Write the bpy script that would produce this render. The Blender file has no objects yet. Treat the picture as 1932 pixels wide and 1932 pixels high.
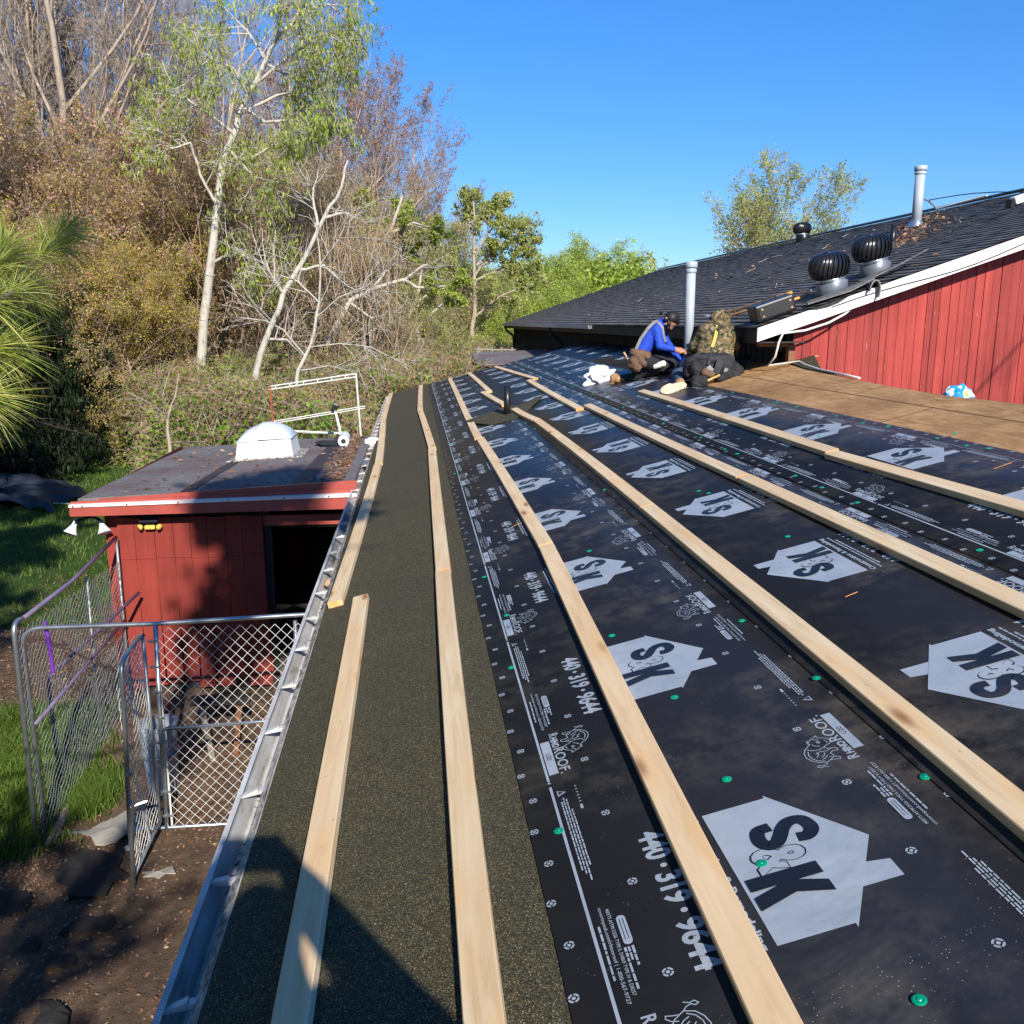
import bpy, bmesh, math, random
import numpy as np
from mathutils import Vector, Matrix

# ------------------------------------------------------------------ camera, world, sun
scene = bpy.context.scene
COL = scene.collection
PITCH, YAW = math.radians(11.811), math.radians(6.07)
cam_d = bpy.data.cameras.new('camera')
cam_d.sensor_width = 36.0
cam_d.lens = 36.0 * 1712 / 1932
cam_d.clip_start = 0.03
cam_d.clip_end = 2000
cam = bpy.data.objects.new('camera', cam_d)
COL.objects.link(cam)
cam.location = (0, 0, 0)
cam.rotation_euler = (math.pi / 2 - PITCH, 0, -YAW)
scene.camera = cam

SUN = Vector((0.1542, -0.8439, 0.5139)).normalized()      # towards the sun
world = bpy.data.worlds.new("World")
scene.world = world
world.use_nodes = True
wn = world.node_tree
bgn = wn.nodes['Background']
sky = wn.nodes.new('ShaderNodeTexSky')
sky.sky_type = 'NISHITA'
sky.sun_disc = False
sky.sun_elevation = math.radians(31)
sky.sun_rotation = math.atan2(SUN.x, SUN.y)
sky.altitude = 200
sky.air_density = 1.0
sky.dust_density = 0.05
sky.ozone_density = 3.5
hs = wn.nodes.new('ShaderNodeHueSaturation')
hs.inputs['Saturation'].default_value = 1.25
wn.links.new(sky.outputs[0], hs.inputs['Color'])
tcw = wn.nodes.new('ShaderNodeTexCoord'); spz = wn.nodes.new('ShaderNodeSeparateXYZ'); rpz = wn.nodes.new('ShaderNodeValToRGB'); mxs = wn.nodes.new('ShaderNodeMix')
mxs.data_type = 'RGBA'; mxs.blend_type = 'MULTIPLY'; mxs.inputs[0].default_value = 1.0
for _i, (_p, _c) in enumerate(((0.0, (0.50, 0.62, 0.82)), (0.10, (0.56, 0.72, 0.98)), (0.42, (0.74, 1.02, 1.27)))):
    _e = rpz.color_ramp.elements[_i] if _i < 2 else rpz.color_ramp.elements.new(_p)
    _e.position = _p; _e.color = (*_c, 1)
wn.links.new(tcw.outputs['Generated'], spz.inputs[0]); wn.links.new(spz.outputs[2], rpz.inputs[0])
wn.links.new(hs.outputs[0], mxs.inputs[6]); wn.links.new(rpz.outputs[0], mxs.inputs[7])
wn.links.new(mxs.outputs[2], bgn.inputs[0])
bgn.inputs[1].default_value = 0.10
sun_d = bpy.data.lights.new('sun', 'SUN')
sun_d.energy = 4.6
sun_d.angle = math.radians(0.53)
sun_d.color = (1.0, 0.94, 0.85)
sun_o = bpy.data.objects.new('sun', sun_d)
COL.objects.link(sun_o)
sun_o.rotation_euler = SUN.to_track_quat('Z', 'Y').to_euler()
sun_o.location = (4, -14, 12)
scene.view_settings.view_transform = 'Standard'
scene.view_settings.look = 'None'
scene.view_settings.exposure = 0.6
scene.view_settings.gamma = 1.0
try:
    scene.view_settings.use_curve_mapping = False
except Exception:
    pass

# ------------------------------------------------------------------ frames of reference
ZG = -4.25                                   # ground level, the camera is the origin
AL = math.radians(14.0)                      # pitch of the low roof
RD = np.array([math.cos(AL), 0, math.sin(AL)])
RN = np.array([-math.sin(AL), 0, math.cos(AL)])
RH = 1.46                                    # camera above the roof, along its normal


def RP(u, y, h=0.0):
    """point on the low roof: u up the slope, y along it, h above it"""
    p = RD * u + RN * (h - RH)
    return Vector((p[0], y, p[2]))


_f = Vector((math.sin(YAW) * math.cos(PITCH), math.cos(YAW) * math.cos(PITCH), -math.sin(PITCH)))
_r = Vector((math.cos(YAW), -math.sin(YAW), 0))
_u = _r.cross(_f)


def at(x, y, Y):
    """a point of the vertical plane Y seen along a measured direction"""
    d = _f + _r * ((x - 966) / 1712) - _u * ((y - 966) / 1712)
    return d * (Y / d.y)


# ------------------------------------------------------------------ mesh helpers
def wloc(o):
    L = Vector((0, 0, 0))
    while o is not None:
        L = L + o.location; o = o.parent
    return L


class MB:
    def __init__(s):
        s.v = []; s.f = []; s.m = []

    def add(s, vs, fs, m=0):
        o = len(s.v)
        s.v += [tuple(p) for p in vs]
        for f in fs:
            s.f.append([i + o for i in f]); s.m.append(m)
        return s

    def box(s, c, d, R=None, m=0):
        c = Vector(c); x, y, z = d[0] / 2, d[1] / 2, d[2] / 2
        pts = [Vector(p) for p in ((-x, -y, -z), (x, -y, -z), (x, y, -z), (-x, y, -z), (-x, -y, z), (x, -y, z), (x, y, z), (-x, y, z))]
        if R is not None:
            pts = [R @ p for p in pts]
        return s.add([c + p for p in pts], [(0, 3, 2, 1), (4, 5, 6, 7), (0, 1, 5, 4), (1, 2, 6, 5), (2, 3, 7, 6), (3, 0, 4, 7)], m)

    def hexa(s, p, m=0):
        """8 points: bottom ring then top ring"""
        return s.add(p, [(0, 3, 2, 1), (4, 5, 6, 7), (0, 1, 5, 4), (1, 2, 6, 5), (2, 3, 7, 6), (3, 0, 4, 7)], m)

    def tube(s, pts, r, n=8, m=0, cap=True):
        pts = [Vector(p) for p in pts]
        k = len(pts)
        rs = r if hasattr(r, '__len__') else [r] * k
        vs = []; fs = []
        t0 = (pts[1] - pts[0]).normalized()
        a = t0.cross(Vector((0, 0, 1)))
        if a.length < 1e-3:
            a = t0.cross(Vector((1, 0, 0)))
        a.normalize()
        for i in range(k):
            t = (pts[min(i + 1, k - 1)] - pts[max(i - 1, 0)])
            if t.length < 1e-9:
                t = t0
            t = t.normalized()
            a = (a - t * a.dot(t))
            if a.length < 1e-6:
                a = t.orthogonal()
            a.normalize()
            b = t.cross(a)
            for j in range(n):
                w = 2 * math.pi * j / n
                vs.append(pts[i] + (a * math.cos(w) + b * math.sin(w)) * rs[i])
        for i in range(k - 1):
            for j in range(n):
                j2 = (j + 1) % n
                fs.append((i * n + j, i * n + j2, (i + 1) * n + j2, (i + 1) * n + j))
        if cap:
            fs.append(tuple(range(n - 1, -1, -1)))
            fs.append(tuple((k - 1) * n + j for j in range(n)))
        return s.add(vs, fs, m)

    def lathe(s, prof, c, n=24, m=0, axis=(0, 0, 1)):
        """prof: (radius, height) list"""
        z = Vector(axis).normalized(); x = z.orthogonal().normalized(); y = z.cross(x); c = Vector(c)
        vs = []; fs = []
        for r, h in prof:
            for j in range(n):
                w = 2 * math.pi * j / n
                vs.append(c + z * h + (x * math.cos(w) + y * math.sin(w)) * r)
        for i in range(len(prof) - 1):
            for j in range(n):
                j2 = (j + 1) % n
                fs.append((i * n + j, i * n + j2, (i + 1) * n + j2, (i + 1) * n + j))
        fs.append(tuple(range(n - 1, -1, -1)))
        fs.append(tuple((len(prof) - 1) * n + j for j in range(n)))
        return s.add(vs, fs, m)

    def sweep(s, prof, frames, m=0, closed=True):
        """prof (a,b) pairs swept through frames (origin, va, vb)"""
        n = len(prof); vs = []; fs = []
        for o, va, vb in frames:
            for a, b in prof:
                vs.append(Vector(o) + Vector(va) * a + Vector(vb) * b)
        for i in range(len(frames) - 1):
            for j in range(n if closed else n - 1):
                j2 = (j + 1) % n
                fs.append((i * n + j, i * n + j2, (i + 1) * n + j2, (i + 1) * n + j))
        if closed:
            fs.append(tuple(range(n - 1, -1, -1)))
            fs.append(tuple((len(frames) - 1) * n + j for j in range(n)))
        return s.add(vs, fs, m)

    def build(s, name, mats, parent=None, smooth=False, bevel=0, loc=None):
        me = bpy.data.meshes.new(name)
        v = s.v
        if loc is not None:
            L = Vector(loc); v = [Vector(p) - L for p in v]
        elif parent is not None:
            L = wloc(parent)
            if L.length > 0:
                v = [Vector(p) - L for p in v]
        me.from_pydata([tuple(p) for p in v], [], s.f)
        for m in (mats if isinstance(mats, (list, tuple)) else [mats]):
            me.materials.append(m)
        if any(s.m):
            me.polygons.foreach_set('material_index', s.m)
        if smooth:
            me.polygons.foreach_set('use_smooth', [True] * len(me.polygons))
        me.update()
        o = bpy.data.objects.new(name, me)
        COL.objects.link(o)
        if loc is not None:
            o.location = loc
        if parent is not None:
            o.parent = parent
        if bevel:
            b = o.modifiers.new('bevel', 'BEVEL'); b.width = bevel; b.segments = 2; b.limit_method = 'ANGLE'
        return o


def np_mesh(name, V, F, mats, mi=None, parent=None, smooth=False):
    """V (N,3), F (M,k) -> one object, quickly"""
    me = bpy.data.meshes.new(name)
    if parent is not None:
        V = np.asarray(V) - np.array(wloc(parent))
    V = np.ascontiguousarray(V, dtype=np.float32); F = np.ascontiguousarray(F, dtype=np.int32)
    me.vertices.add(len(V)); me.vertices.foreach_set('co', V.ravel())
    k = F.shape[1]
    me.loops.add(F.size); me.loops.foreach_set('vertex_index', F.ravel())
    me.polygons.add(len(F))
    me.polygons.foreach_set('loop_start', np.arange(0, F.size, k, dtype=np.int32))
    if mi is not None:
        me.polygons.foreach_set('material_index', np.asarray(mi, dtype=np.int32))
    for m in (mats if isinstance(mats, (list, tuple)) else [mats]):
        me.materials.append(m)
    if smooth:
        me.polygons.foreach_set('use_smooth', np.ones(len(F), dtype=bool))
    me.update(calc_edges=True)
    o = bpy.data.objects.new(name, me)
    COL.objects.link(o)
    if parent is not None:
        o.parent = parent
    return o


def tag(o, label=None, cat=None, group=None, kind=None):
    if label: o['label'] = label
    if cat: o['category'] = cat
    if group: o['group'] = group
    if kind: o['kind'] = kind
    return o


def thing(name, label, cat, loc=(0, 0, 0), group=None):
    o = bpy.data.objects.new(name, None)
    COL.objects.link(o)
    o.location = loc
    o.empty_display_size = 0.1
    return tag(o, label, cat, group)


def roof_rot(rz=0.0):
    """rotation whose x runs up the low roof, y along it, z off it"""
    M = Matrix(((RD[0], 0, RN[0]), (0, 1, 0), (RD[2], 0, RN[2])))
    return M @ Matrix.Rotation(rz, 3, 'Z')


# ------------------------------------------------------------------ materials
MATS = {}


class NT:
    def __init__(s, name, rough=0.6, spec=0.5, metal=0.0):
        s.mat = bpy.data.materials.new(name); s.mat.use_nodes = True
        s.t = s.mat.node_tree; s.b = s.t.nodes['Principled BSDF']
        s.b.inputs['Roughness'].default_value = rough
        s.b.inputs['Specular IOR Level'].default_value = spec
        s.b.inputs['Metallic'].default_value = metal
        s._c = {}

    def n(s, ty, **kw):
        nd = s.t.nodes.new(ty)
        for k, v in kw.items():
            if k in nd.inputs:
                nd.inputs[k].default_value = v
            else:
                setattr(nd, k, v)
        return nd

    def l(s, a, b):
        s.t.links.new(a, b)

    def coord(s, kind='Object', scale=(1, 1, 1), rot=(0, 0, 0), rand=0.0):
        tc = s.n('ShaderNodeTexCoord'); mp = s.n('ShaderNodeMapping')
        mp.inputs['Scale'].default_value = scale; mp.inputs['Rotation'].default_value = rot
        s.l(tc.outputs[kind], mp.inputs['Vector'])
        if rand:
            oi = s.n('ShaderNodeObjectInfo')
            mu = s.n('ShaderNodeMath', operation='MULTIPLY'); mu.inputs[1].default_value = rand
            s.l(oi.outputs['Random'], mu.inputs[0])
            s.l(mu.outputs[0], mp.inputs['Location'])
        return mp.outputs[0]

    def noise(s, vec, scale=5, detail=4, rough=0.5, dist=0.0):
        nd = s.n('ShaderNodeTexNoise'); nd.inputs['Scale'].default_value = scale
        nd.inputs['Detail'].default_value = detail; nd.inputs['Roughness'].default_value = rough
        nd.inputs['Distortion'].default_value = dist
        s.l(vec, nd.inputs['Vector'])
        return nd.outputs['Fac']

    def vor(s, vec, scale=5, feature='F1', out='Distance', rnd=1.0):
        nd = s.n('ShaderNodeTexVoronoi'); nd.feature = feature
        nd.inputs['Scale'].default_value = scale; nd.inputs['Randomness'].default_value = rnd
        s.l(vec, nd.inputs['Vector'])
        return nd.outputs[out]

    def ramp(s, fac, stops, interp='LINEAR'):
        nd = s.n('ShaderNodeValToRGB'); cr = nd.color_ramp; cr.interpolation = interp
        while len(cr.elements) < len(stops):
            cr.elements.new(0.5)
        for e, (p, c) in zip(cr.elements, stops):
            e.position = p
            e.color = (c, c, c, 1) if not hasattr(c, '__len__') else (*c[:3], 1)
        s.l(fac, nd.inputs[0])
        return nd.outputs[0]

    def mix(s, fac, a, b, mode='MIX'):
        nd = s.n('ShaderNodeMix'); nd.data_type = 'RGBA'; nd.blend_type = mode
        for i, x in ((0, fac), (6, a), (7, b)):
            if hasattr(x, 'is_linked'):
                s.l(x, nd.inputs[i])
            elif i == 0:
                nd.inputs[0].default_value = x
            else:
                nd.inputs[i].default_value = (*x[:3], 1)
        return nd.outputs[2]

    def math(s, op, a, b=0.0):
        nd = s.n('ShaderNodeMath', operation=op)
        for i, x in ((0, a), (1, b)):
            if hasattr(x, 'is_linked'):
                s.l(x, nd.inputs[i])
            else:
                nd.inputs[i].default_value = x
        return nd.outputs[0]

    def col(s, c):
        if hasattr(c, 'is_linked'):
            s.l(c, s.b.inputs['Base Color'])
        else:
            s.b.inputs['Base Color'].default_value = (*c[:3], 1)
        return s

    def rough(s, x):
        s.l(x, s.b.inputs['Roughness']); return s

    def bump(s, h, strength=0.3, dist=0.01):
        nd = s.n('ShaderNodeBump'); nd.inputs['Strength'].default_value = strength
        nd.inputs['Distance'].default_value = dist
        s.l(h, nd.inputs['Height']); s.l(nd.outputs[0], s.b.inputs['Normal']); return s

    def reg(s, key):
        MATS[key] = s.mat; return s.mat


def simple(key, c, rough=0.6, metal=0.0, var=0.18, scale=12.0, bump=0.0, spec=0.5):
    m = NT(key, rough, spec, metal)
    v = m.coord('Object', rand=7.0)
    f = m.noise(v, scale, 5, 0.6)
    lo = tuple(x * (1 - var) for x in c); hi = tuple(min(1, x * (1 + var)) for x in c)
    m.col(m.ramp(f, [(0.3, lo), (0.7, hi)]))
    if bump:
        m.bump(f, bump, 0.01)
    return m.reg(key)


def leafmat(key, cols, trans=0.45, rough=0.55):
    """foliage, each leaf island its own tint"""
    m = NT(key, rough, 0.3)
    g = m.n('ShaderNodeNewGeometry')
    stops = [((i + 0.0) / (len(cols)), c) for i, c in enumerate(cols)]
    c = m.ramp(g.outputs['Random Per Island'], stops, 'CONSTANT')
    v = m.coord('Object')
    f = m.noise(v, 0.35, 2)
    c = m.mix(m.ramp(f, [(0.35, 0.0), (0.7, 1.0)]), c, m.mix(1.0, c, (0.62, 0.66, 0.6), 'MULTIPLY'))
    m.col(c)
    tr = m.n('ShaderNodeBsdfTranslucent'); m.l(c, tr.inputs[0])
    mx = m.n('ShaderNodeMixShader'); mx.inputs[0].default_value = trans
    m.l(m.b.outputs[0], mx.inputs[1]); m.l(tr.outputs[0], mx.inputs[2])
    m.l(mx.outputs[0], m.t.nodes['Material Output'].inputs[0])
    return m.reg(key)


# wood of the battens: pale spruce, grain along the board, a few knots
m = NT('pine_lumber', 0.62, 0.35)
v = m.coord('Object', (14, 0.9, 14), rand=31.0)
g1 = m.noise(v, 2.2, 6, 0.62, 0.4)
v2 = m.coord('Object', (3.0, 0.5, 3.0), rand=17.0)
g2 = m.noise(v2, 1.6, 3)
c = m.ramp(g1, [(0.30, (0.64, 0.45, 0.26)), (0.5, (0.79, 0.61, 0.385)), (0.72, (0.84, 0.69, 0.48))])
c = m.mix(m.ramp(g2, [(0.42, 0.0), (0.68, 0.5)]), c, (0.68, 0.43, 0.22))
v3 = m.coord('Object', (8, 2.2, 8), (.4, .0, .9), rand=53.0)
kn = m.vor(v3, 0.9)
c = m.mix(m.ramp(kn, [(0.045, 1.0), (0.09, 0.75), (0.20, 0.0)]), c, (0.34, 0.15, 0.05))
c = m.mix(m.ramp(kn, [(0.10, 0.0), (0.22, 0.45), (0.42, 0.0)]), c, (0.80, 0.50, 0.22))
st_ = m.noise(m.coord('Object', (26, 26, 26), rand=11.0), 1.4, 3, .6)
c = m.mix(m.ramp(st_, [(0.70, 0.0), (0.76, 0.65)]), c, (0.16, 0.11, 0.08))
oi = m.n('ShaderNodeObjectInfo')
c = m.mix(0.8, c, m.ramp(oi.outputs['Random'], [(0.0, (0.90, 0.90, 0.86)), (0.5, (1.0, 1.0, 0.96)), (1.0, (1.0, 0.95, 0.86))]), 'MULTIPLY')
m.col(c).bump(g1, 0.12, 0.004)
m.reg('lumber')
m = NT('pine_end_grain', 0.75, 0.2)
v = m.coord('Object', (1, 1, 1))
w = m.n('ShaderNodeTexWave'); w.wave_type = 'RINGS'; w.inputs['Scale'].default_value = 24; w.inputs['Distortion'].default_value = 3
m.l(v, w.inputs['Vector'])
m.col(m.ramp(w.outputs['Fac'], [(0.0, (0.60, 0.30, 0.11)), (1.0, (0.74, 0.45, 0.2))]))
m.reg('endgrain')

# black underlayment
m = NT('black_underlayment', 0.42, 0.34)
v = m.coord('Object')
d1 = m.noise(v, 1.1, 6, 0.62)
d2 = m.noise(v, 7.0, 6, 0.7)
dust = m.math('MULTIPLY', m.ramp(d1, [(0.42, 0.0), (0.66, 1.0)]), m.ramp(d2, [(0.42, 0.0), (0.74, 1.0)]))
c = m.mix(dust, (0.0110, 0.0115, 0.0150), (0.082, 0.072, 0.060))
sp = m.vor(v, 95.0)
spk = m.noise(v, 3.1, 2)
c = m.mix(m.math('MULTIPLY', m.ramp(sp, [(0.07, 1.0), (0.11, 0.0)]), m.ramp(spk, [(0.6, 0.0), (0.66, 1.0)])), c, (0.34, 0.31, 0.25))
m.col(c)
m.rough(m.ramp(d2, [(0.3, 0.36), (0.7, 0.52)]))
wv = m.coord('Object', (0.8, 0.6, 0.8))
m.bump(m.math('ADD', m.noise(wv, 2.2, 4, 0.55, 0.8), m.math('MULTIPLY', m.noise(m.coord('Object', (1.0, 1.6, 1.0)), 5.0, 3), 0.12)), 0.45, 0.035)
m.reg('membrane')
m = NT('pale_print', 0.5, 0.4)
v = m.coord('Object')
f = m.noise(v, 6.0, 6, 0.65)
c = m.ramp(f, [(0.3, (0.29, 0.335, 0.38)), (0.7, (0.39, 0.43, 0.475))])
sc_ = m.noise(m.coord('Object', (1, 1, 1), (0, 0, .7)), 38.0, 5, 0.8)
c = m.mix(m.math('MULTIPLY', m.ramp(sc_, [(0.58, 0.0), (0.66, 0.8)]), m.ramp(m.noise(v, 2.3, 3), [(0.45, 0.0), (0.62, 1.0)])), c, (0.13, 0.14, 0.155))
m.col(c)
m.bump(m.noise(m.coord('Object', (0.8, 0.6, 0.8)), 2.2, 4, 0.55, 0.8), 0.45, 0.035)
m.reg('print')

# granule sheet along the eave
m = NT('granule_sheet', 0.85, 0.25)
v = m.coord('Object')
a = m.vor(v, 420.0, out='Color')
sep = m.n('ShaderNodeSeparateColor'); m.l(a, sep.inputs[0])
c = m.ramp(sep.outputs[0], [(0.0, (0.024, 0.022, 0.014)), (0.42, (0.060, 0.053, 0.032)), (0.68, (0.110, 0.096, 0.050)), (0.88, (0.20, 0.165, 0.070)), (0.965, (0.38, 0.33, 0.19))], 'CONSTANT')
c = m.mix(m.ramp(m.noise(v, 1.3, 4), [(0.4, 0.0), (0.7, 0.35)]), c, (0.05, 0.05, 0.035))
m.col(c)
m.bump(sep.outputs[1], 0.6, 0.003)
m.reg('granules')

# plywood / strand board deck
m = NT('deck_board', 0.8, 0.2)
v = m.coord('Object', (9, 2.2, 9))
f = m.noise(v, 2.0, 7, 0.7, 0.5)
v2 = m.coord('Object', (1, 1, 1))
f2 = m.noise(v2, 1.2, 5, 0.6)
c = m.ramp(f, [(0.28, (0.22, 0.11, 0.042)), (0.5, (0.46, 0.26, 0.11)), (0.72, (0.60, 0.38, 0.19))])
c = m.mix(m.ramp(f2, [(0.40, 0.0), (0.66, 0.75)]), c, (0.24, 0.125, 0.05))
br = m.n('ShaderNodeTexBrick'); br.offset = 0.5
br.inputs['Scale'].default_value = 1.0; br.inputs['Mortar Size'].default_value = 0.007
br.inputs['Brick Width'].default_value = 2.44; br.inputs['Row Height'].default_value = 1.22
v4 = m.coord('Object', (1, 1, 1), (0, 0, math.pi / 2)); m.l(v4, br.inputs['Vector'])
c = m.mix(br.outputs['Fac'], c, (0.05, 0.03, 0.015))
m.col(c).bump(f, 0.25, 0.004)
m.reg('plywood')


def red_boards(key, base, dark, wear, scale_x, wear_amt, groove=0.06):
    m = NT(key, 0.6, 0.3)
    v = m.coord('Object', (8, 8, 0.7))
    f = m.noise(v, 1.6, 7, 0.7, 0.3)
    v2 = m.coord('Object')
    f2 = m.noise(v2, 0.9, 5, 0.6)
    c = m.mix(m.ramp(f, [(0.35, 0.0), (0.65, 1.0)]), dark, base)
    c = m.mix(m.ramp(f2, [(0.4, 0.0), (0.7, 0.5)]), c, tuple(x * 1.25 for x in base))
    if wear_amt:
        pe = m.noise(m.coord('Object', (16, 16, 2.0)), 2.2, 6, 0.75)
        lo = 0.70 - wear_amt
        c = m.mix(m.ramp(pe, [(lo, 0.0), (lo + 0.03, 1.0)]), c, wear)
    # each board a little different
    vs = m.coord('Object', (scale_x, 0.0, 0.0))
    wn_ = m.n('ShaderNodeTexWhiteNoise'); wn_.noise_dimensions = '1D'
    sx = m.n('ShaderNodeSeparateXYZ'); m.l(vs, sx.inputs[0])
    fl = m.math('FLOOR', sx.outputs[0])
    m.l(fl, wn_.inputs['W'])
    c = m.mix(1.0, c, m.ramp(wn_.outputs['Value'], [(0.0, (0.80, 0.80, 0.80)), (1.0, (1.15, 1.12, 1.1))]), 'MULTIPLY')
    m.col(c).bump(f, 0.3, 0.004)
    return m.reg(key)


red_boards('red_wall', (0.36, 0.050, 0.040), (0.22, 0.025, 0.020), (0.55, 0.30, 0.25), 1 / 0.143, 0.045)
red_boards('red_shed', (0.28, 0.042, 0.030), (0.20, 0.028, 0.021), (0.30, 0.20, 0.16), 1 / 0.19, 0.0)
simple('red_trim', (0.36, 0.070, 0.052), 0.45, var=0.12, scale=5)
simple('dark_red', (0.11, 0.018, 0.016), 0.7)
m = NT('flaking_white', 0.65, 0.3)
v = m.coord('Object', (3, 3, 3))
f = m.noise(v, 4.0, 7, 0.75)
c = m.ramp(f, [(0.30, (0.30, 0.26, 0.22)), (0.40, (0.76, 0.72, 0.68)), (0.7, (0.84, 0.81, 0.78))])
c = m.mix(m.ramp(m.noise(v, 0.6, 3), [(0.5, 0.0), (0.75, 0.45)]), c, (0.78, 0.38, 0.34))
m.col(c).reg('white_trim')
m = NT('dirty_white_metal', 0.5, 0.5)
v = m.coord('Object', (3, 1, 3))
f = m.noise(v, 9.0, 7, 0.8)
m.col(m.ramp(f, [(0.40, (0.03, 0.026, 0.022)), (0.50, (0.30, 0.27, 0.23)), (0.60, (0.62, 0.60, 0.56))])).reg('dirty_white')
m = NT('gutter_aluminium', 0.38, 0.5, 0.0)
v = m.coord('Object', (4, 1, 4))
f = m.noise(v, 3.0, 6, 0.7)
m.col(m.ramp(f, [(0.30, (0.16, 0.14, 0.12)), (0.42, (0.46, 0.44, 0.41)), (0.62, (0.64, 0.64, 0.63))])).reg('gutter')
simple('debris', (0.055, 0.035, 0.022), 0.95, var=0.6, scale=60, bump=0.5)
simple('galvanised', (0.50, 0.53, 0.55), 0.32, 0.85, 0.2, 8)
simple('galvanised_dull', (0.42, 0.45, 0.46), 0.45, 0.7, 0.25, 8)
simple('turbine_neck', (0.17, 0.195, 0.22), 0.45, 0.3, 0.2, 8)
simple('purple_paint', (0.19, 0.15, 0.24), 0.4, 0.2, 0.3, 6)
simple('purple', (0.14, 0.03, 0.35), 0.5)
simple('pvc_grey', (0.40, 0.45, 0.49), 0.42, 0, 0.10, 5)
simple('black_plastic', (0.012, 0.012, 0.014), 0.35, 0, 0.1)
simple('black_rubber', (0.018, 0.018, 0.018), 0.7)
simple('old_felt', (0.016, 0.014, 0.013), 0.9, 0, .4, 9)
simple('green_plastic', (0.0, 0.30, 0.16), 0.35, 0, 0.1)
simple('white_plastic', (0.80, 0.82, 0.84), 0.45, 0, 0.05)
simple('white_paint', (0.76, 0.75, 0.72), 0.5, 0, 0.1, 6)
simple('hickory', (0.72, 0.36, 0.10), 0.4, 0, 0.12)
simple('yellow_plastic', (0.85, 0.45, 0.03), 0.4)
simple('steel_blue', (0.25, 0.30, 0.36), 0.35, 0.6)
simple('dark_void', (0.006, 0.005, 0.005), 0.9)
simple('brown_wood', (0.20, 0.085, 0.035), 0.7, 0, 0.3, 20)
simple('weathered_wood', (0.27, 0.24, 0.20), 0.8, 0, 0.3, 18)
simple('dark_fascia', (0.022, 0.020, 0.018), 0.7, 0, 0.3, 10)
simple('rope_white', (0.72, 0.68, 0.60), 0.6, 0, 0.1)
simple('glass_amber', (0.75, 0.55, 0.12), 0.2, 0, 0.1)
simple('solar_cell', (0.03, 0.03, 0.05), 0.15, 0, 0.1)
simple('tarp_blue', (0.022, 0.029, 0.042), 0.5, 0, 0.2, 3)
simple('orange_rock', (0.62, 0.36, 0.18), 0.8, 0, 0.3, 6)
simple('bin_grey', (0.38, 0.42, 0.46), 0.4, 0, 0.15, 4)
simple('beige_cloth', (0.30, 0.28, 0.24), 0.85, 0, 0.3, 7)
simple('sky_dome', (0.62, 0.68, 0.76), 0.18, 0, 0.06, 3)
m = NT('turbine_black', 0.28, 0.6); m.col((0.016, 0.016, 0.018)); m.reg('turbine')
m = NT('foil', 0.25, 0.8, 0.3)
m.col((0.03, 0.03, 0.035)); m.bump(m.noise(m.coord('Object', (6, 2, 6)), 5, 4), 0.9, 0.02); m.reg('black_film')

# barn roof shingles: rows of tabs along y
m = NT('worn_shingles', 0.95, 0.08)
v = m.coord('Object')
br = m.n('ShaderNodeTexBrick'); br.offset = 0.5
br.inputs['Scale'].default_value = 1.0; br.inputs['Mortar Size'].default_value = 0.006
br.inputs['Brick Width'].default_value = 0.33; br.inputs['Row Height'].default_value = 0.142
br.inputs['Color1'].default_value = (0.0, 0.0, 0.0, 1); br.inputs['Color2'].default_value = (1, 1, 1, 1)
m.l(m.coord('Object', (1, 1, 1), (0, 0, math.pi / 2)), br.inputs['Vector'])
f = m.noise(v, 11, 7, 0.75)
c = m.ramp(f, [(0.3, (0.09, 0.086, 0.084)), (0.55, (0.22, 0.208, 0.198)), (0.75, (0.36, 0.335, 0.31))])
c = m.mix(0.35, c, m.mix(br.outputs['Color'], (0.07, 0.068, 0.068), (0.29, 0.275, 0.26)))
lit = m.noise(v, 0.55, 6, 0.7)
c = m.mix(m.math('MULTIPLY', m.ramp(lit, [(0.58, 0.0), (0.70, 0.9)]), m.ramp(f, [(0.45, 0.0), (0.6, 1.0)])), c, (0.16, 0.10, 0.06))
m.col(c).bump(f, 0.4, 0.01)
m.reg('shingles')
m = NT('shed_roll_roofing', 0.85, 0.25)
v = m.coord('Object')
f = m.noise(v, 26, 6, 0.7)
f2 = m.noise(v, 1.3, 5, 0.6)
c = m.ramp(f, [(0.3, (0.10, 0.094, 0.094)), (0.7, (0.25, 0.24, 0.24))])
c = m.mix(m.ramp(f2, [(0.4, 0.0), (0.62, 0.55)]), c, (0.13, 0.065, 0.065))
m.col(c).bump(f, 0.3, 0.004)
m.reg('shed_roof')

# ground: bare trodden soil, leaf litter, grass
m = NT('ground_soil', 0.95, 0.15)
v = m.coord('Object')
a = m.noise(v, 0.55, 6, 0.6); b_ = m.noise(v, 9.0, 8, 0.75); b2 = m.noise(v, 55.0, 4, 0.7)
soil = m.ramp(b_, [(0.3, (0.040, 0.026, 0.018)), (0.5, (0.095, 0.060, 0.040)), (0.7, (0.19, 0.115, 0.070))])
soil = m.mix(m.ramp(b2, [(0.35, 0.0), (0.7, 0.6)]), soil, (0.16, 0.12, 0.085))
grass = m.ramp(b_, [(0.3, (0.020, 0.045, 0.010)), (0.7, (0.060, 0.105, 0.022))])
sx = m.n('ShaderNodeSeparateXYZ'); m.l(v, sx.inputs[0])
# lawn lies left of x=-4.6 and beyond y=11.5
mx_ = m.math('LESS_THAN', m.math('ADD', sx.outputs[0], m.math('MULTIPLY', a, 3.0)), -2.8)
my_ = m.math('GREATER_THAN', m.math('ADD', sx.outputs[1], m.math('MULTIPLY', a, 5.0)), 14.3)
msk = m.math('MULTIPLY', mx_, my_)
m.col(m.mix(msk, soil, grass)).bump(b_, 0.7, 0.03)
m.reg('ground')

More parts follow.
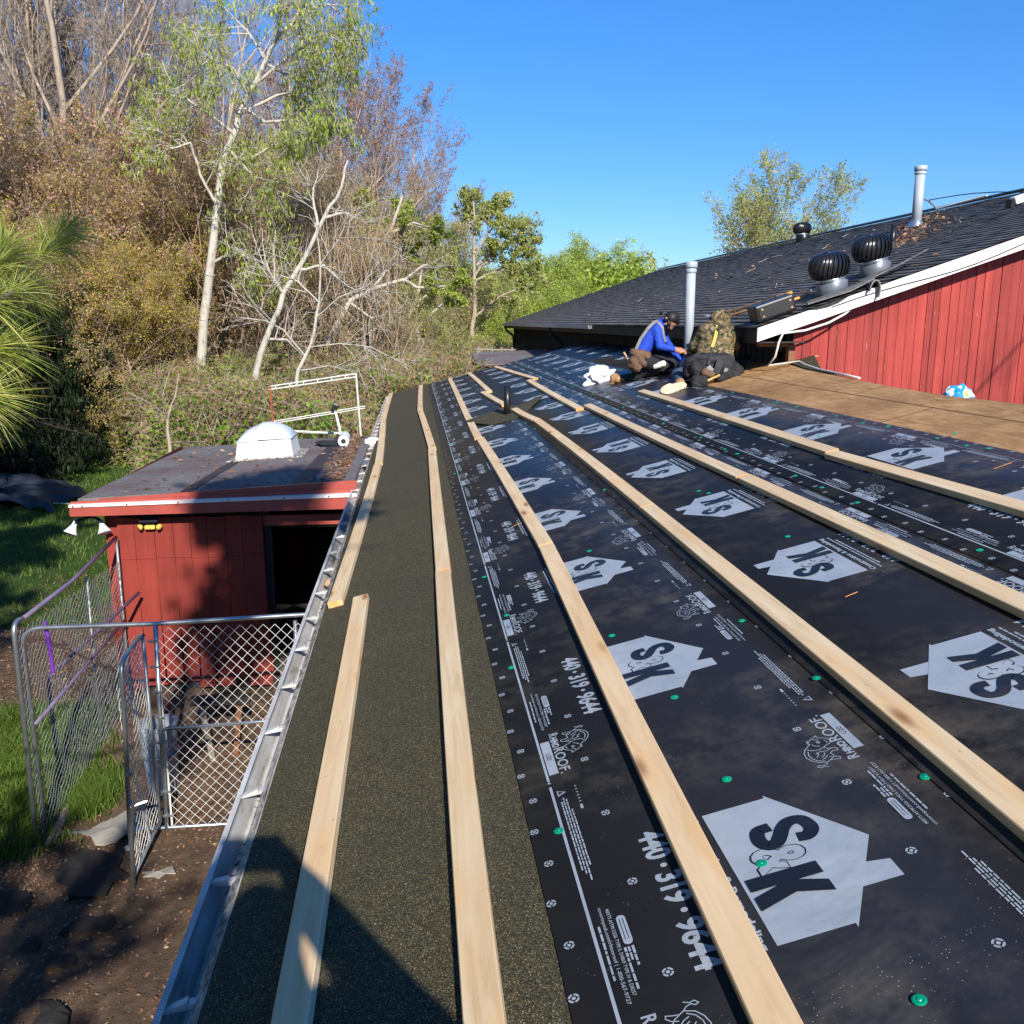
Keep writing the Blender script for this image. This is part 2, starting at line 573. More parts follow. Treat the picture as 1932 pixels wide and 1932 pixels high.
simple('grass', (0.085, 0.17, 0.022), 0.6, 0, 0.35, 2)
for key, c in (('bark_grey', (0.40, 0.325, 0.255)), ('bark_pale', (0.47, 0.43, 0.36)), ('bark_brown', (0.17, 0.125, 0.095)), ('bark_dark', (0.045, 0.035, 0.03)), ('bark_twig', (0.34, 0.25, 0.185)), ('bark_tan', (0.40, 0.32, 0.24))):
    m = NT(key, 0.85, 0.2)
    v = m.coord('Object', (1, 1, 0.35))
    f = m.noise(v, 5.0, 7, 0.75)
    m.col(m.ramp(f, [(0.34, tuple(x * (0.22 if key == 'bark_pale' else 0.45) for x in c)), (0.46, c), (0.75, tuple(min(1, x * 1.25) for x in c))])).reg(key)
leafmat('leaf_pink', [(0.78, 0.44, 0.34), (0.64, 0.50, 0.14), (0.42, 0.42, 0.08), (0.85, 0.58, 0.46), (0.50, 0.27, 0.15)])
leafmat('leaf_olive', [(0.72, 0.60, 0.10), (0.80, 0.46, 0.18), (0.42, 0.46, 0.06), (0.85, 0.58, 0.30), (0.34, 0.30, 0.05)])
leafmat('leaf_rust', [(0.66, 0.48, 0.20), (0.72, 0.52, 0.22), (0.50, 0.46, 0.12), (0.60, 0.34, 0.17), (0.80, 0.64, 0.38)])
leafmat('leaf_bud', [(0.420, 0.225, 0.195), (0.510, 0.270, 0.225), (0.330, 0.210, 0.180)])
leafmat('leaf_green', [(0.36, 0.45, 0.06), (0.46, 0.52, 0.09), (0.27, 0.36, 0.05), (0.56, 0.60, 0.16)])
leafmat('leaf_bright', [(0.44, 0.56, 0.07), (0.56, 0.64, 0.10), (0.34, 0.46, 0.06), (0.66, 0.70, 0.20)])
leafmat('leaf_pale', [(0.48, 0.52, 0.13), (0.58, 0.58, 0.18), (0.38, 0.44, 0.09), (0.66, 0.64, 0.28)])
leafmat('leaf_yellow', [(0.429, 0.403, 0.078), (0.520, 0.468, 0.117), (0.312, 0.325, 0.065)])
leafmat('bramble', [(0.50, 0.31, 0.17), (0.58, 0.40, 0.22), (0.33, 0.42, 0.05), (0.42, 0.25, 0.15), (0.36, 0.22, 0.12), (0.28, 0.38, 0.04)])
leafmat('bramble_green', [(0.224, 0.380, 0.044), (0.293, 0.448, 0.061), (0.155, 0.276, 0.034), (0.380, 0.483, 0.103), (0.345, 0.259, 0.103)])
leafmat('spruce', [(0.018, 0.035, 0.012), (0.028, 0.050, 0.016), (0.012, 0.025, 0.01)])  # dark greens, also painting in the shade under the canopy
leafmat('pine_needle', [(0.42, 0.46, 0.07), (0.52, 0.54, 0.10), (0.66, 0.62, 0.20), (0.24, 0.33, 0.05)], 0.2, 0.35)
leafmat('dead_leaf', [(0.32, 0.20, 0.12), (0.22, 0.12, 0.07), (0.40, 0.27, 0.18), (0.14, 0.08, 0.05), (0.30, 0.13, 0.06)], 0.1)
# ================================================================== the ground
def sstep(a, b, x):
    t = np.clip((np.asarray(x, float) - a) / (b - a), 0, 1); return t * t * (3 - 2 * t)


def GZ(x, y):
    """ground height: flat yard, rising a little at the shed"""
    return ZG + 0.31 * sstep(7.3, 9.6, y) + 0.018 * np.sin(2.1 * np.asarray(x) + 1.3 * np.asarray(y)) + 0.012 * np.sin(4.7 * np.asarray(x) - 3.1 * np.asarray(y))


gx = np.concatenate([[-500, -120, -60], np.arange(-30, -8, 1.0), np.arange(-8, 0.01, 0.16), np.arange(1, 40, 3.0), [80, 500]])
gy = np.concatenate([[-200, -40], np.arange(-12, 0, 1.5), np.arange(0, 12, 0.16), np.arange(12, 60, 1.0), [80, 150, 900]])
GX, GY = np.meshgrid(gx, gy)
gv = np.stack([GX.ravel(), GY.ravel(), GZ(GX, GY).ravel()], 1)
ii, jj = np.meshgrid(np.arange(len(gx) - 1), np.arange(len(gy) - 1))
a_ = (jj * len(gx) + ii).ravel()
tag(np_mesh('ground', gv, np.stack([a_, a_ + 1, a_ + 1 + len(gx), a_ + len(gx)], 1), MATS['ground'], smooth=True), kind='structure')

# ================================================================== the low building under the underlayment
Y0, Y1 = -3.2, 21.6
low = thing('low_building', 'low pitched building under repair, half covered with black printed underlayment, in the foreground', 'building', (0, 0, ZG))


def slab(mb, poly, h0, h1, m=0):
    """poly (u,y) on the low roof between heights h0 and h1"""
    n = len(poly)
    vs = [RP(u, y, h0) for u, y in poly] + [RP(u, y, h1) for u, y in poly]
    fs = [tuple(range(n - 1, -1, -1)), tuple(range(n, 2 * n))] + [(i, (i + 1) % n, n + (i + 1) % n, n + i) for i in range(n)]
    mb.add(vs, fs, m)


# deck with the hand-cut upper edge that runs in to the corner of the barn
deckp = [(-0.915, Y0), (3.72, Y0), (3.70, 5.5), (3.665, 6.43), (3.70, 7.33), (3.77, 8.19), (4.04, 10.04), (4.36, 10.07), (4.36, 21.6), (-0.955, 21.6)]
mb = MB(); slab(mb, deckp, -0.02, -0.002)
deck = mb.build('roof_deck', MATS['plywood'], low)
deck['label'] = 'bare brown plywood roof deck'
# the side of the roof that falls away behind its top edge
mb = MB()
a, b, c_, d = RP(3.70, Y0, -0.025), RP(3.70, 9.9, -0.025), None, None
mb.hexa([a + Vector((0, 0, -.03)), Vector((a.x + 3.4, Y0, a.z - 1.0)), Vector((a.x + 3.4, 9.9, a.z - 1.0)), b + Vector((0, 0, -.03)),
         a, Vector((a.x + 3.4, Y0, a.z - .97)), Vector((a.x + 3.4, 9.9, a.z - .97)), b])
mb.build('back_slope', MATS['shingles'], low)
mb = MB()
mb.box((-0.46, (Y0 + Y1) / 2, (-1.84 + ZG) / 2), (0.12, Y1 - Y0 - 0.3, -1.84 - ZG))
mb.box((3.3, Y0 + 0.2, (-1.2 + ZG) / 2 - 0.3), (7.4, 0.12, -1.2 - ZG - 0.6))
mb.box((1.6, Y1 - 0.2, (-1.75 + ZG) / 2), (4.0, 0.12, -1.75 - ZG))
mb.build('wall', MATS['dark_red'], low)
mb = MB()
mb.box((-0.542, (Y0 + Y1) / 2, -1.745), (0.022, Y1 - Y0, 0.15))
mb.build('fascia', MATS['dirty_white'], low)
mb = MB()
slab(mb, [(-0.920, Y0), (0.02, Y0), (0.02, 21.45), (-0.955, 21.45)], 0.0, 0.003)
slab(mb, [(-0.97, 21.1), (-0.11, 21.1), (-0.11, 21.5), (-0.97, 21.5)], 0.0035, 0.007)
st = mb.build('granule_strip', MATS['granules'], low)

# gutter with strap hangers
gut = MB()
prof = [(-0.676, -1.688), (-0.676, -1.700), (-0.670, -1.735), (-0.648, -1.775), (-0.640, -1.800), (-0.560, -1.800), (-0.5575, -1.662), (-0.560, -1.662), (-0.564, -1.794), (-0.637, -1.794),
        (-0.644, -1.772), (-0.664, -1.733), (-0.670, -1.702), (-0.668, -1.694), (-0.658, -1.694), (-0.658, -1.688)]
gut.sweep(prof, [((0, y, 0.004 * math.sin(y * 0.5)), (1, 0, 0), (0, 0, 1)) for y in np.linspace(0.2, 21.45, 60)])
gutter = gut.build('gutter', MATS['gutter'], low)
gutter['label'] = 'long white metal eaves gutter full of grit'
mb = MB()
mb.box((-0.615, 21.455, -1.745), (0.10, 0.004, 0.10))
mb.build('end_cap', MATS['gutter'], gutter)
R = random.Random(5)
y = 0.98
while y < 21.3:
    hb = MB()
    j = R.uniform(-.02, .02)
    hb.hexa([(-.672, y - .012, -1.703), (-.605, y - .012 + j, -1.698), (-.605, y + .012 + j, -1.698), (-.672, y + .012, -1.703),
             (-.672, y - .012, -1.700), (-.605, y - .012 + j, -1.676), (-.605, y + .012 + j, -1.676), (-.672, y + .012, -1.700)])
    hb.hexa([(-.604, y - .012 + j, -1.698), (-.561, y - .010 + j, -1.690), (-.561, y + .014 + j, -1.690), (-.604, y + .012 + j, -1.698),
             (-.604, y - .012 + j, -1.684), (-.561, y - .010 + j, -1.679), (-.561, y + .014 + j, -1.679), (-.604, y + .012 + j, -1.684)])
    hb.build('gutter_hanger', MATS['gutter'], gutter)
    y += 0.52 + R.uniform(-.03, .03)
# chalky strip above the back of the gutter, black grit lying in it
mb = MB()
rr = R
ys = np.linspace(0.3, 21.3, 190)
vs = []; fs = []
for i, yy in enumerate(ys):
    w = 0.016 + 0.040 * rr.random() * abs(math.sin(i * .37) * math.cos(i * .11))
    vs += [(-0.585 - w, yy, -1.7925), (-0.580, yy, -1.7925 + 0.008), (-0.566, yy, -1.7925 + 0.03 * rr.random())]
for i in range(len(ys) - 1):
    for k in (0, 1):
        fs.append((3 * i + k, 3 * i + k + 1, 3 * i + k + 4, 3 * i + k + 3))
mb.add(vs, fs)
tag(mb.build('roof_grit', MATS['debris']), 'black roof grit washed into the gutter', kind='stuff')
mb = MB()
mb.hexa([(-.588, 0.2, -1.690), (-.530, 0.2, -1.652), (-.545, 21.4, -1.656), (-.590, 21.4, -1.690),
         (-.590, 0.2, -1.687), (-.530, 0.2, -1.6470), (-.545, 21.4, -1.6510), (-.592, 21.4, -1.687)])
mb.build('drip_edge', MATS['dirty_white'], low)

# ================================================================== printed underlayment
_textcache = {}


def text2d(s, bold=0.0):
    """unit text outline: vertices scaled to 0..1 x 0..1, triangles/quads"""
    if (s, bold) in _textcache:
        return _textcache[(s, bold)]
    cu = bpy.data.curves.new('lettering', 'FONT'); cu.body = s; cu.offset = bold; cu.fill_mode = 'BOTH'
    cu.resolution_u = 3
    ob = bpy.data.objects.new('lettering', cu); COL.objects.link(ob)
    dg = bpy.context.evaluated_depsgraph_get()
    me = bpy.data.meshes.new_from_object(ob.evaluated_get(dg))
    v = np.zeros(len(me.vertices) * 3); me.vertices.foreach_get('co', v); v = v.reshape(-1, 3)[:, :2]
    me.calc_loop_triangles()
    t = np.zeros(len(me.loop_triangles) * 3, dtype=np.int32); me.loop_triangles.foreach_get('vertices', t); t = t.reshape(-1, 3)
    # wind every triangle the same way
    e1 = v[t[:, 1]] - v[t[:, 0]]; e2 = v[t[:, 2]] - v[t[:, 0]]
    neg = (e1[:, 0] * e2[:, 1] - e1[:, 1] * e2[:, 0]) < 0
    t[neg] = t[neg][:, ::-1]
    v = (v - v.min(0)) / (v.max(0) - v.min(0))
    bpy.data.objects.remove(ob); bpy.data.curves.remove(cu); bpy.data.meshes.remove(me)
    _textcache[(s, bold)] = (v, t)
    return v, t


class Print:
    """flat artwork in (s,t): s reads along the text, t is up; h layers, m material"""
    def __init__(s):
        s.V = []; s.T = []; s.M = []; s.n = 0

    def tris(s, v, t, h=0.0015, m=1):
        v = np.asarray(v, float); t = np.asarray(t, int)
        s.V.append(np.c_[v, np.full(len(v), h)]); s.T.append(t + s.n); s.M.append(np.full(len(t), m)); s.n += len(v)

    def poly(s, p, h=0.0015, m=1):
        """fan from the centroid: fine for the convex and near convex shapes used here"""
        p = np.asarray(p, float)
        a = 0.5 * np.sum(p[:, 0] * np.roll(p[:, 1], -1) - np.roll(p[:, 0], -1) * p[:, 1])
        if a < 0: p = p[::-1]
        c = p.mean(0); n = len(p)
        s.q = (getattr(s, 'q', 0) + 1) % 8; h = h + s.q * 0.0001
        s.tris(np.vstack([p, c]), [(i, (i + 1) % n, n) for i in range(n)], h, m)

    def rect(s, s0, t0, s1, t1, h=0.0015, m=1):
        s.poly([(s0, t0), (s1, t0), (s1, t1), (s0, t1)], h, m)

    def text(s, body, s0, t0, s1, t1, bold=0.0, h=0.0015, m=1):
        v, t = text2d(body, bold)
        s.tris(np.c_[s0 + v[:, 0] * (s1 - s0), t0 + v[:, 1] * (t1 - t0)], t, h, m)

    def stroke(s, pts, w=0.003, h=0.0015, m=1):
        pts = [np.array(p, float) for p in pts]
        for a, b in zip(pts[:-1], pts[1:]):
            d = b - a; L = np.linalg.norm(d)
            if L < 1e-6: continue
            d /= L; nrm = np.array([-d[1], d[0]]) * w / 2
            s.poly([a - nrm - d * w * .3, b - nrm + d * w * .3, b + nrm + d * w * .3, a + nrm - d * w * .3], h, m)

    def band(s, pts, w, h=0.0015, m=1, sub=5):
        """smooth continuous stroke through pts"""
        P = [np.array(p, float) for p in pts]; P = [2 * P[0] - P[1]] + P + [2 * P[-1] - P[-2]]; C = []
        for i in range(1, len(P) - 2):
            for k in range(sub):
                t = k / sub
                C.append(.5 * ((2 * P[i]) + (P[i + 1] - P[i - 1]) * t + (2 * P[i - 1] - 5 * P[i] + 4 * P[i + 1] - P[i + 2]) * t * t + (3 * P[i] - P[i - 1] - 3 * P[i + 1] + P[i + 2]) * t ** 3))
        C.append(P[-2]); C = np.array(C); D = np.gradient(C, axis=0); D /= np.linalg.norm(D, axis=1)[:, None]
        N = np.stack([-D[:, 1], D[:, 0]], 1) * w / 2; n = len(C)
        s.tris(np.vstack([C - N, C + N]), [q for i in range(n - 1) for q in ((i, i + 1, n + i + 1), (i, n + i + 1, n + i))], h, m)

    def ring(s, c, r0, r1, a0, a1, k=5, h=0.0015, m=1):
        A = np.linspace(a0, a1, k)
        pi = [(c[0] + r0 * math.cos(a), c[1] + r0 * math.sin(a)) for a in A]
        po = [(c[0] + r1 * math.cos(a), c[1] + r1 * math.sin(a)) for a in A]
        s.tris(pi + po, [x for i in range(k - 1) for x in ((i, k + i + 1, i + 1), (i, k + i, k + i + 1))], h, m)

    def get(s):
        return np.vstack(s.V), np.vstack(s.T), np.concatenate(s.M)


def rhino(P, ox, oy, k):
    def q(*pts):
        return [(ox + k * x, oy + k * y) for x, y in pts]
    W = 0.0026
    L = [q((0, 62), (6, 74), (3, 84), (12, 92), (16, 84), (10, 76), (14, 64), (22, 56)),                       # tail
         q((22, 56), (30, 78), (48, 92), (70, 99), (94, 95), (112, 84), (124, 70), (132, 60)),                   # back
         q((30, 60), (40, 76), (58, 86), (78, 88), (96, 82)),
         q((132, 60), (140, 66), (143, 58), (150, 64), (151, 54), (158, 46), (164, 34), (170, 26), (158, 28), (152, 22), (142, 8), (130, 2), (118, 4), (110, 12), (106, 24), (98, 34)),  # head
         q((144, 30), (149, 39), (155, 42)), q((126, 36), (134, 40), (138, 34), (130, 31), (126, 36)),
         q((116, 14), (126, 12), (134, 16)), q((110, 40), (118, 52), (128, 56)), q((98, 34), (92, 50), (96, 68), (108, 80)),
         q((84, 18), (78, 34), (82, 52), (76, 68)), q((98, 34), (88, 26), (84, 10), (74, 2), (66, 6), (70, 20), (62, 30)),
         q((62, 30), (48, 26), (38, 32), (30, 44), (22, 56)), q((44, 40), (40, 26), (30, 16), (22, 18), (26, 32), (28, 44)),
         q((52, 60), (60, 48), (72, 44)), q((58, 72), (68, 62), (80, 62)), q((40, 62), (46, 50), (54, 42))]
    for s_ in L:
        P.stroke(s_, W)


def microtext(P, s0, s1, t0, hgt, seed):
    r = random.Random(seed); x = s0
    while x < s1 - 0.006:
        w = r.uniform(0.010, 0.030)
        P.rect(x, t0, min(s1, x + w), t0 + hgt * r.uniform(.8, 1.0)); x += w + 0.004


def target(P, s, t):
    for q in range(4):
        P.ring((s, t), 0.0082, 0.0132, q * math.pi / 2 + 0.16, (q + 1) * math.pi / 2 - 0.16, 5)
    P.ring((s, t), 0.0, 0.0048, 0, 2 * math.pi, 9)


# the three parts of one repeat, in (s,t) with s = -(y-1.905) and t = u+0.055, both in metres
PER = 1.302
lo = Print()                                     # edge band: rule, logo, small print, nailing marks
def S(y): return -(y - 1.905)
def T(u): return u + 0.055
for k in (0,):
    pass
lo.rect(S(2.82), T(0.045), S(2.597), T(0.076))
lo.text('U20', S(2.735), T(0.053), S(2.69), T(0.069), 0.0, 0.0028, 0)
lo.text('R', S(2.866), T(0.081), S(2.842), T(0.113), 0.02)
lo.text('HINO', S(2.838), T(0.081), S(2.765), T(0.106), 0.05)
lo.text('ROOF', S(2.758), T(0.081), S(2.604), T(0.116), 0.012)
lo.ring((S(2.594), T(0.085)), 0.0, 0.004, 0, 2 * math.pi, 7)
rhino(lo, S(2.872), T(0.112), 0.00100)
lo.poly([(S(2.496), T(0.052)), (S(2.462), T(0.052)), (S(2.479), T(0.079))])
lo.poly([(S(2.489), T(0.056)), (S(2.469), T(0.056)), (S(2.479), T(0.071))], 0.0026, 0)
for i in range(6):
    lo.rect(S(2.50) + i * .018, T(0.108), S(2.50) + i * .018 + .005, T(0.114))
lo.rect(S(2.50) + .108, T(0.106), S(2.50) + .132, T(0.114))
microtext(lo, S(2.45), S(2.06), T(0.063), 0.0045, 1)
microtext(lo, S(2.43), S(2.08), T(0.055), 0.0045, 2)
microtext(lo, S(2.44), S(2.03), T(0.071), 0.0045, 3)
microtext(lo, S(2.38), S(2.10), T(0.079), 0.0045, 4)
lo.text('covertopeak.com/rhinoroof | 1-800-567-9727', S(1.925), T(0.061), S(1.605), T(0.073), 0.008)
lo.text('MEETS ASTM D226 TYPE II, D4869 TYPE IV & D8257', S(1.912), T(0.079), S(1.625), T(0.089), 0.008)
microtext(lo, S(1.86), S(1.68), T(0.051), 0.0055, 5)
lo.rect(S(1.877) + .009, T(0.098), S(1.779) - .009, T(0.120))
lo.ring((S(1.868), T(0.109)), 0.0, 0.011, math.pi / 2, 1.5 * math.pi, 7); lo.ring((S(1.788), T(0.109)), 0.0, 0.011, -math.pi / 2, math.pi / 2, 7)
for dt in (-.004, .004):
    lo.stroke([(S(1.864), T(.109 + dt)), (S(1.792), T(.109 + dt))], 0.0012, 0.0028, 0)
microtext(lo, S(1.770), S(1.700), T(0.112), 0.006, 6)
microtext(lo, S(1.770), S(1.725), T(0.103), 0.006, 7)
microtext(lo, S(1.770), S(1.64), T(0.094), 0.006, 8)
for k in range(8):
    target(lo, S(1.666 + k * PER / 8), T(-0.030 if k % 2 else -0.048) + 0.006)
for k in range(4):
    target(lo, S(1.662 + k * PER / 4), T(0.168))

mid = Print()                                    # telephone number, firm, house emblem
mid.text('440', S(2.17), T(0.222), S(2.045), T(0.292), 0.034)
mid.text('319', S(1.985), T(0.222), S(1.865), T(0.292), 0.034)
mid.text('9644', S(1.805), T(0.222), S(1.635), T(0.292), 0.034)
for yy in (2.015, 1.835):
    mid.ring((S(yy), T(0.257)), 0.0, 0.009, 0, 2 * math.pi, 9)
microtext(mid, S(2.165), S(1.650), T(0.344), 0.008, 21)
microtext(mid, S(2.120), S(1.700), T(0.328), 0.008, 22)
mid.text('Construction & Remodeling', S(2.172), T(0.364), S(1.640), T(0.393), 0.035)
yc, hb, he, hp = 1.905, 0.408, 0.588, 0.751
mid.rect(S(2.168), T(hb), S(1.643), T(he))
mid.poly([(S(2.182), T(he - .003)), (S(1.629), T(he - .003)), (S(yc), T(hp))])
mid.poly([(S(1.830), T(0.640)), (S(1.742), T(0.600)), (S(1.742), T(0.752)), (S(1.806), T(0.752))])
mid.text('&', S(1.966), T(0.456), S(1.860), T(0.596), 0.050, 0.0026, 0)
mid.text('&', S(1.962), T(0.461), S(1.864), T(0.591), 0.032, 0.0036, 1)
mid.band([(S(y), T(u)) for y, u in ((1.968, .596), (1.966, .622), (1.985, .640), (2.010, .641), (2.034, .630), (2.038, .602), (2.020, .578), (1.992, .560), (1.970, .542), (1.966, .520), (1.985, .507), (2.010, .507), (2.034, .518), (2.038, .550))], .037, 0.0046, 0)
KS = lambda *q: [(S(y), T(u)) for u, y in q]
mid.poly(KS((.418, 1.866), (.418, 1.821), (.596, 1.821), (.596, 1.866)), .0048, 0)
mid.poly(KS((.530, 1.822), (.493, 1.822), (.417, 1.798), (.417, 1.752), (.512, 1.782)), .0050, 0)
mid.poly(KS((.530, 1.822), (.512, 1.782), (.595, 1.752), (.596, 1.793)), .0050, 0)

rule = Print()
rule.rect(S(3.842) + 0.012, T(0.033), S(2.551) - 0.012, T(0.041)); rule.rect(S(2.551) - 0.006, T(0.033), S(2.551) + 0.004, T(0.041))
thin = Print(); thin.rect(S(3.842) + 0.002, T(0.036), S(2.551) - 0.002, T(0.039))
LO, MID, RULE, THIN = lo.get(), mid.get(), rule.get(), thin.get()


def sheet(name_label, h, u_low, u_high, u_mid, flip, y_house, ya, yb, lower=True, upper=True, poly=None, curl=0.0):
    """one roll rolled out along the roof; h height of its top face"""
    V = []; Tt = []; M = []; n = 0
    pl = poly or [(u_low, ya), (u_high, ya), (u_high, yb), (u_low, yb)]
    vs = [RP(u, y, h - 0.005) for u, y in pl] + [RP(u, y, h) for u, y in pl]
    k = len(pl)
    mbq = MB()
    mbq.add(vs, [tuple(range(k, 2 * k))] + [(i, (i + 1) % k, k + (i + 1) % k, k + i) for i in range(k)])
    body = [list(map(tuple, mbq.v)), mbq.f]
    # triangulate the body into the same mesh
    bv = np.array(body[0]); bt = []
    for f in body[1]:
        for i in range(1, len(f) - 1):
            bt.append((f[0], f[i], f[i + 1]))
    V.append(bv); Tt.append(np.array(bt)); M.append(np.zeros(len(bt), int)); n = len(bv)
    i0 = int((ya - y_house) / PER) - 2; i1 = int((yb - y_house) / PER) + 2
    for i in range(i0, i1 + 1):
        yh = y_house + i * PER
        grp = [(MID, 'm')]
        if lower: grp += [(LO, 'l'), (RULE, 'l')]
        if upper: grp += [(LO, 'u')]
        if upper == 2: grp += [(THIN, 'u')]
        for (v, t, m_), w in grp:
            s_, t_, hh = v[:, 0], v[:, 1], v[:, 2]
            if w == 'm':
                if flip: y = yh + s_; u = u_mid + (0.463 - t_)
                else: y = yh - s_; u = u_mid + (t_ - 0.463)
            elif w == 'l':
                y = yh - s_ + (0.012 if flip else 0.0); u = u_low + t_
            else:
                y = yh + s_ - (0.0 if flip else 0.012); u = u_high - t_
            ok = (y.min() > ya + 0.003) & (y.max() < yb - 0.003)
            tt = t
            P3 = RD[None, :] * u[:, None] + RN[None, :] * (h + hh - RH)[:, None]
            P3[:, 1] = y
            if not ok:
                keep = ((y[t] > ya + .002) & (y[t] < yb - .002)).all(1)
                if not keep.any(): continue
                tt = t[keep]; mm = m_[keep]
            else:
                mm = m_
            V.append(P3); Tt.append(tt + n); M.append(mm); n += len(P3)
    o = np_mesh('underlayment', np.vstack(V), np.vstack(Tt), [MATS['membrane'], MATS['print']], np.concatenate(M))
    return tag(o, name_label, 'roofing felt', 'printed black underlayment strips on the roof')


sheet('lowest strip of black printed underlayment, next to the speckled eave sheet', 0.008, -0.055, 1.03, 0.408, False, 1.905, -2.9, 21.5)
sheet('second strip of black printed underlayment up the slope, its houses pointing to the gutter', 0.014, 0.995, 2.03, 1.576, True, 2.465, -2.9, 21.5, lower=False)
sheet('third strip of black printed underlayment, bordering the bare plywood', 0.020, 1.945, 2.955, 2.462, False, 4.975 - 3 * PER, -2.9, 21.5, upper=2)
sheet('highest strip of black printed underlayment, running in behind the two kneeling workers', 0.026, 2.93, 3.95, 3.50, True, 12.7, 10.75, 21.5, lower=False,
      poly=[(2.93, 11.2), (3.3, 10.9), (3.8, 11.3), (4.34, 11.6), (4.34, 21.5), (2.93, 21.5)])

# green cap nails
cap = MB()
cap.lathe([(0.0145, 0.0), (0.0145, 0.0018), (0.011, 0.0034), (0.006, 0.0030), (0.0045, 0.0048), (0.001, 0.0050)], (0, 0, 0), 18)
cap0 = cap.build('cap_nail', MATS['green_plastic'])
cap_me = cap0.data
bpy.data.objects.remove(cap0)
nails = [(0.069, 4.178), (0.022, 3.529), (0.466, 3.574), (0.539, 2.879), (0.527, 2.304), (0.963, 3.36), (0.025, 2.287), (0.478, 1.913), (0.596, 1.409), (0.988, 2.061),
         (1.509, 4.191), (1.979, 4.401), (1.993, 3.378), (0.99, 2.724), (1.466, 5.492), (1.995, 5.224), (3.018, 5.208), (2.900, 5.208), (2.914, 4.721), (2.908, 5.815),
         (2.897, 6.552), (2.901, 7.298), (2.893, 7.739), (1.98, 6.193)]
rn = random.Random(9)
for yy in np.arange(5.2, 20, 1.1):
    for uu in (0.02, 0.985, 0.5, 1.98, 1.5, 2.9, 2.45):
        if rn.random() < (0.75 if uu in (0.02, 0.985, 1.98, 2.9) else 0.4):
            nails.append((uu + rn.uniform(-.02, .02) + (rn.uniform(-.15, .15) if uu in (.5, 1.5, 2.45) else 0), yy + rn.uniform(-.4, .4)))
for u, y in nails:
    h = 0.0095 if u < 0.99 else (0.0155 if u < 1.94 else 0.0215)
    o = bpy.data.objects.new('cap_nail', cap_me); COL.objects.link(o)
    o.location = RP(u, y, h + 0.001); o.rotation_euler = roof_rot(rn.uniform(0, 6)).to_euler()
    tag(o, 'small round green plastic nail cap on the black underlayment', 'nail cap', 'green nail caps scattered over the underlayment')

# battens -----------------------------------------------------------
def base_h(u):
    return 0.003 if u < -0.1 else (0.008 if u < 0.995 else (0.014 if u < 1.945 else 0.020))


def batten(p, q, label, w=0.089, t=0.036, bow=0.0, lift=0.0):
    (u0, y0), (u1, y1) = p, q
    hb_ = max(base_h(u0), base_h(u1)) + 0.0015 + lift
    L = math.hypot(u1 - u0, y1 - y0); n = 14
    du, dy = (u1 - u0) / L, (y1 - y0) / L
    mb_ = MB(); vs = []; fs = []
    c = 0.003
    ring = [(-w / 2, c), (-w / 2 + c, 0), (w / 2 - c, 0), (w / 2, c), (w / 2, t - c), (w / 2 - c, t), (-w / 2 + c, t), (-w / 2, t - c)]
    base = RP((u0 + u1) / 2, (y0 + y1) / 2, hb_)
    for i in range(n + 1):
        k = i / n; off = bow * 4 * k * (1 - k)
        u = u0 + du * L * k + dy * off; y = y0 + dy * L * k - du * off
        for a, h in ring:
            vs.append(RP(u + dy * a, y - du * a, hb_ + h))
    m8 = len(ring)
    for i in range(n):
        for j in range(m8):
            fs.append((i * m8 + j, i * m8 + (j + 1) % m8, (i + 1) * m8 + (j + 1) % m8, (i + 1) * m8 + j))
    mb_.add(vs, fs, 0)
    mb_.add([vs[j] for j in range(m8)], [tuple(range(m8 - 1, -1, -1))], 1)
    mb_.add([vs[n * m8 + j] for j in range(m8)], [tuple(range(m8))], 1)
    # turn faces outward
    o = mb_.build('wood_batten', [MATS['lumber'], MATS['endgrain']], loc=base)
    bm = bmesh.new(); bm.from_mesh(o.data); bmesh.ops.remove_doubles(bm, verts=bm.verts, dist=1e-5); bmesh.ops.recalc_face_normals(bm, faces=bm.faces); bm.to_mesh(o.data); bm.free()
    return tag(o, label, 'batten', 'pale wood battens laid along the roof')


ORD = ['nearest', 'second', 'third', 'farthest']
ROWS = {
    'on the speckled sheet right beside the gutter': [((-0.668, -0.1), (-0.704, 5.11)), ((-0.86, 5.135), (-0.81, 10.30)), ((-0.80, 10.335), (-0.917, 15.54)), ((-0.917, 15.56), (-0.928, 21.3))],
    'along the upper side of the speckled sheet': [((-0.237, 0.0), (-0.212, 5.175)), ((-0.209, 5.195), (-0.172, 10.40)), ((-0.165, 10.43), (-0.276, 15.45)), ((-0.272, 15.47), (-0.215, 21.35))],
    'in the first row up on the black underlayment': [((0.29, -0.1), (0.413, 5.11)), ((0.413, 5.13), (0.390, 10.22)), ((0.372, 10.25), (0.42, 15.6)), ((0.42, 15.62), (0.47, 21.1))],
    'in the second row up on the black underlayment': [((1.06, 0.1), (1.098, 5.345)), ((1.098, 5.36), (1.09, 10.47)), ((1.085, 10.49), (1.003, 12.1)), ((0.955, 12.95), (0.845, 15.73)), ((0.946, 15.50), (0.94, 21.3))],
    'in the third row up on the black underlayment': [((1.78, 0.3), (1.754, 5.44)), ((1.752, 5.46), (1.732, 10.62)), ((1.611, 10.46), (1.655, 15.62)), ((1.773, 15.60), (1.556, 21.1))],
    'in the top row, below the bare plywood': [((2.46, 0.2), (2.326, 5.43)), ((2.350, 5.46), (2.385, 10.56))],
}
N5 = ['nearest', 'second', 'short third', 'fourth', 'farthest']
for row, bs in ROWS.items():
    names = N5 if len(bs) == 5 else (ORD if len(bs) == 4 else ['nearest', 'farther'])
    for nm, (p, q) in zip(names, bs):
        batten(p, q, nm + ' pale wood batten ' + row, bow=rn.uniform(-.012, .012), lift=0.0)
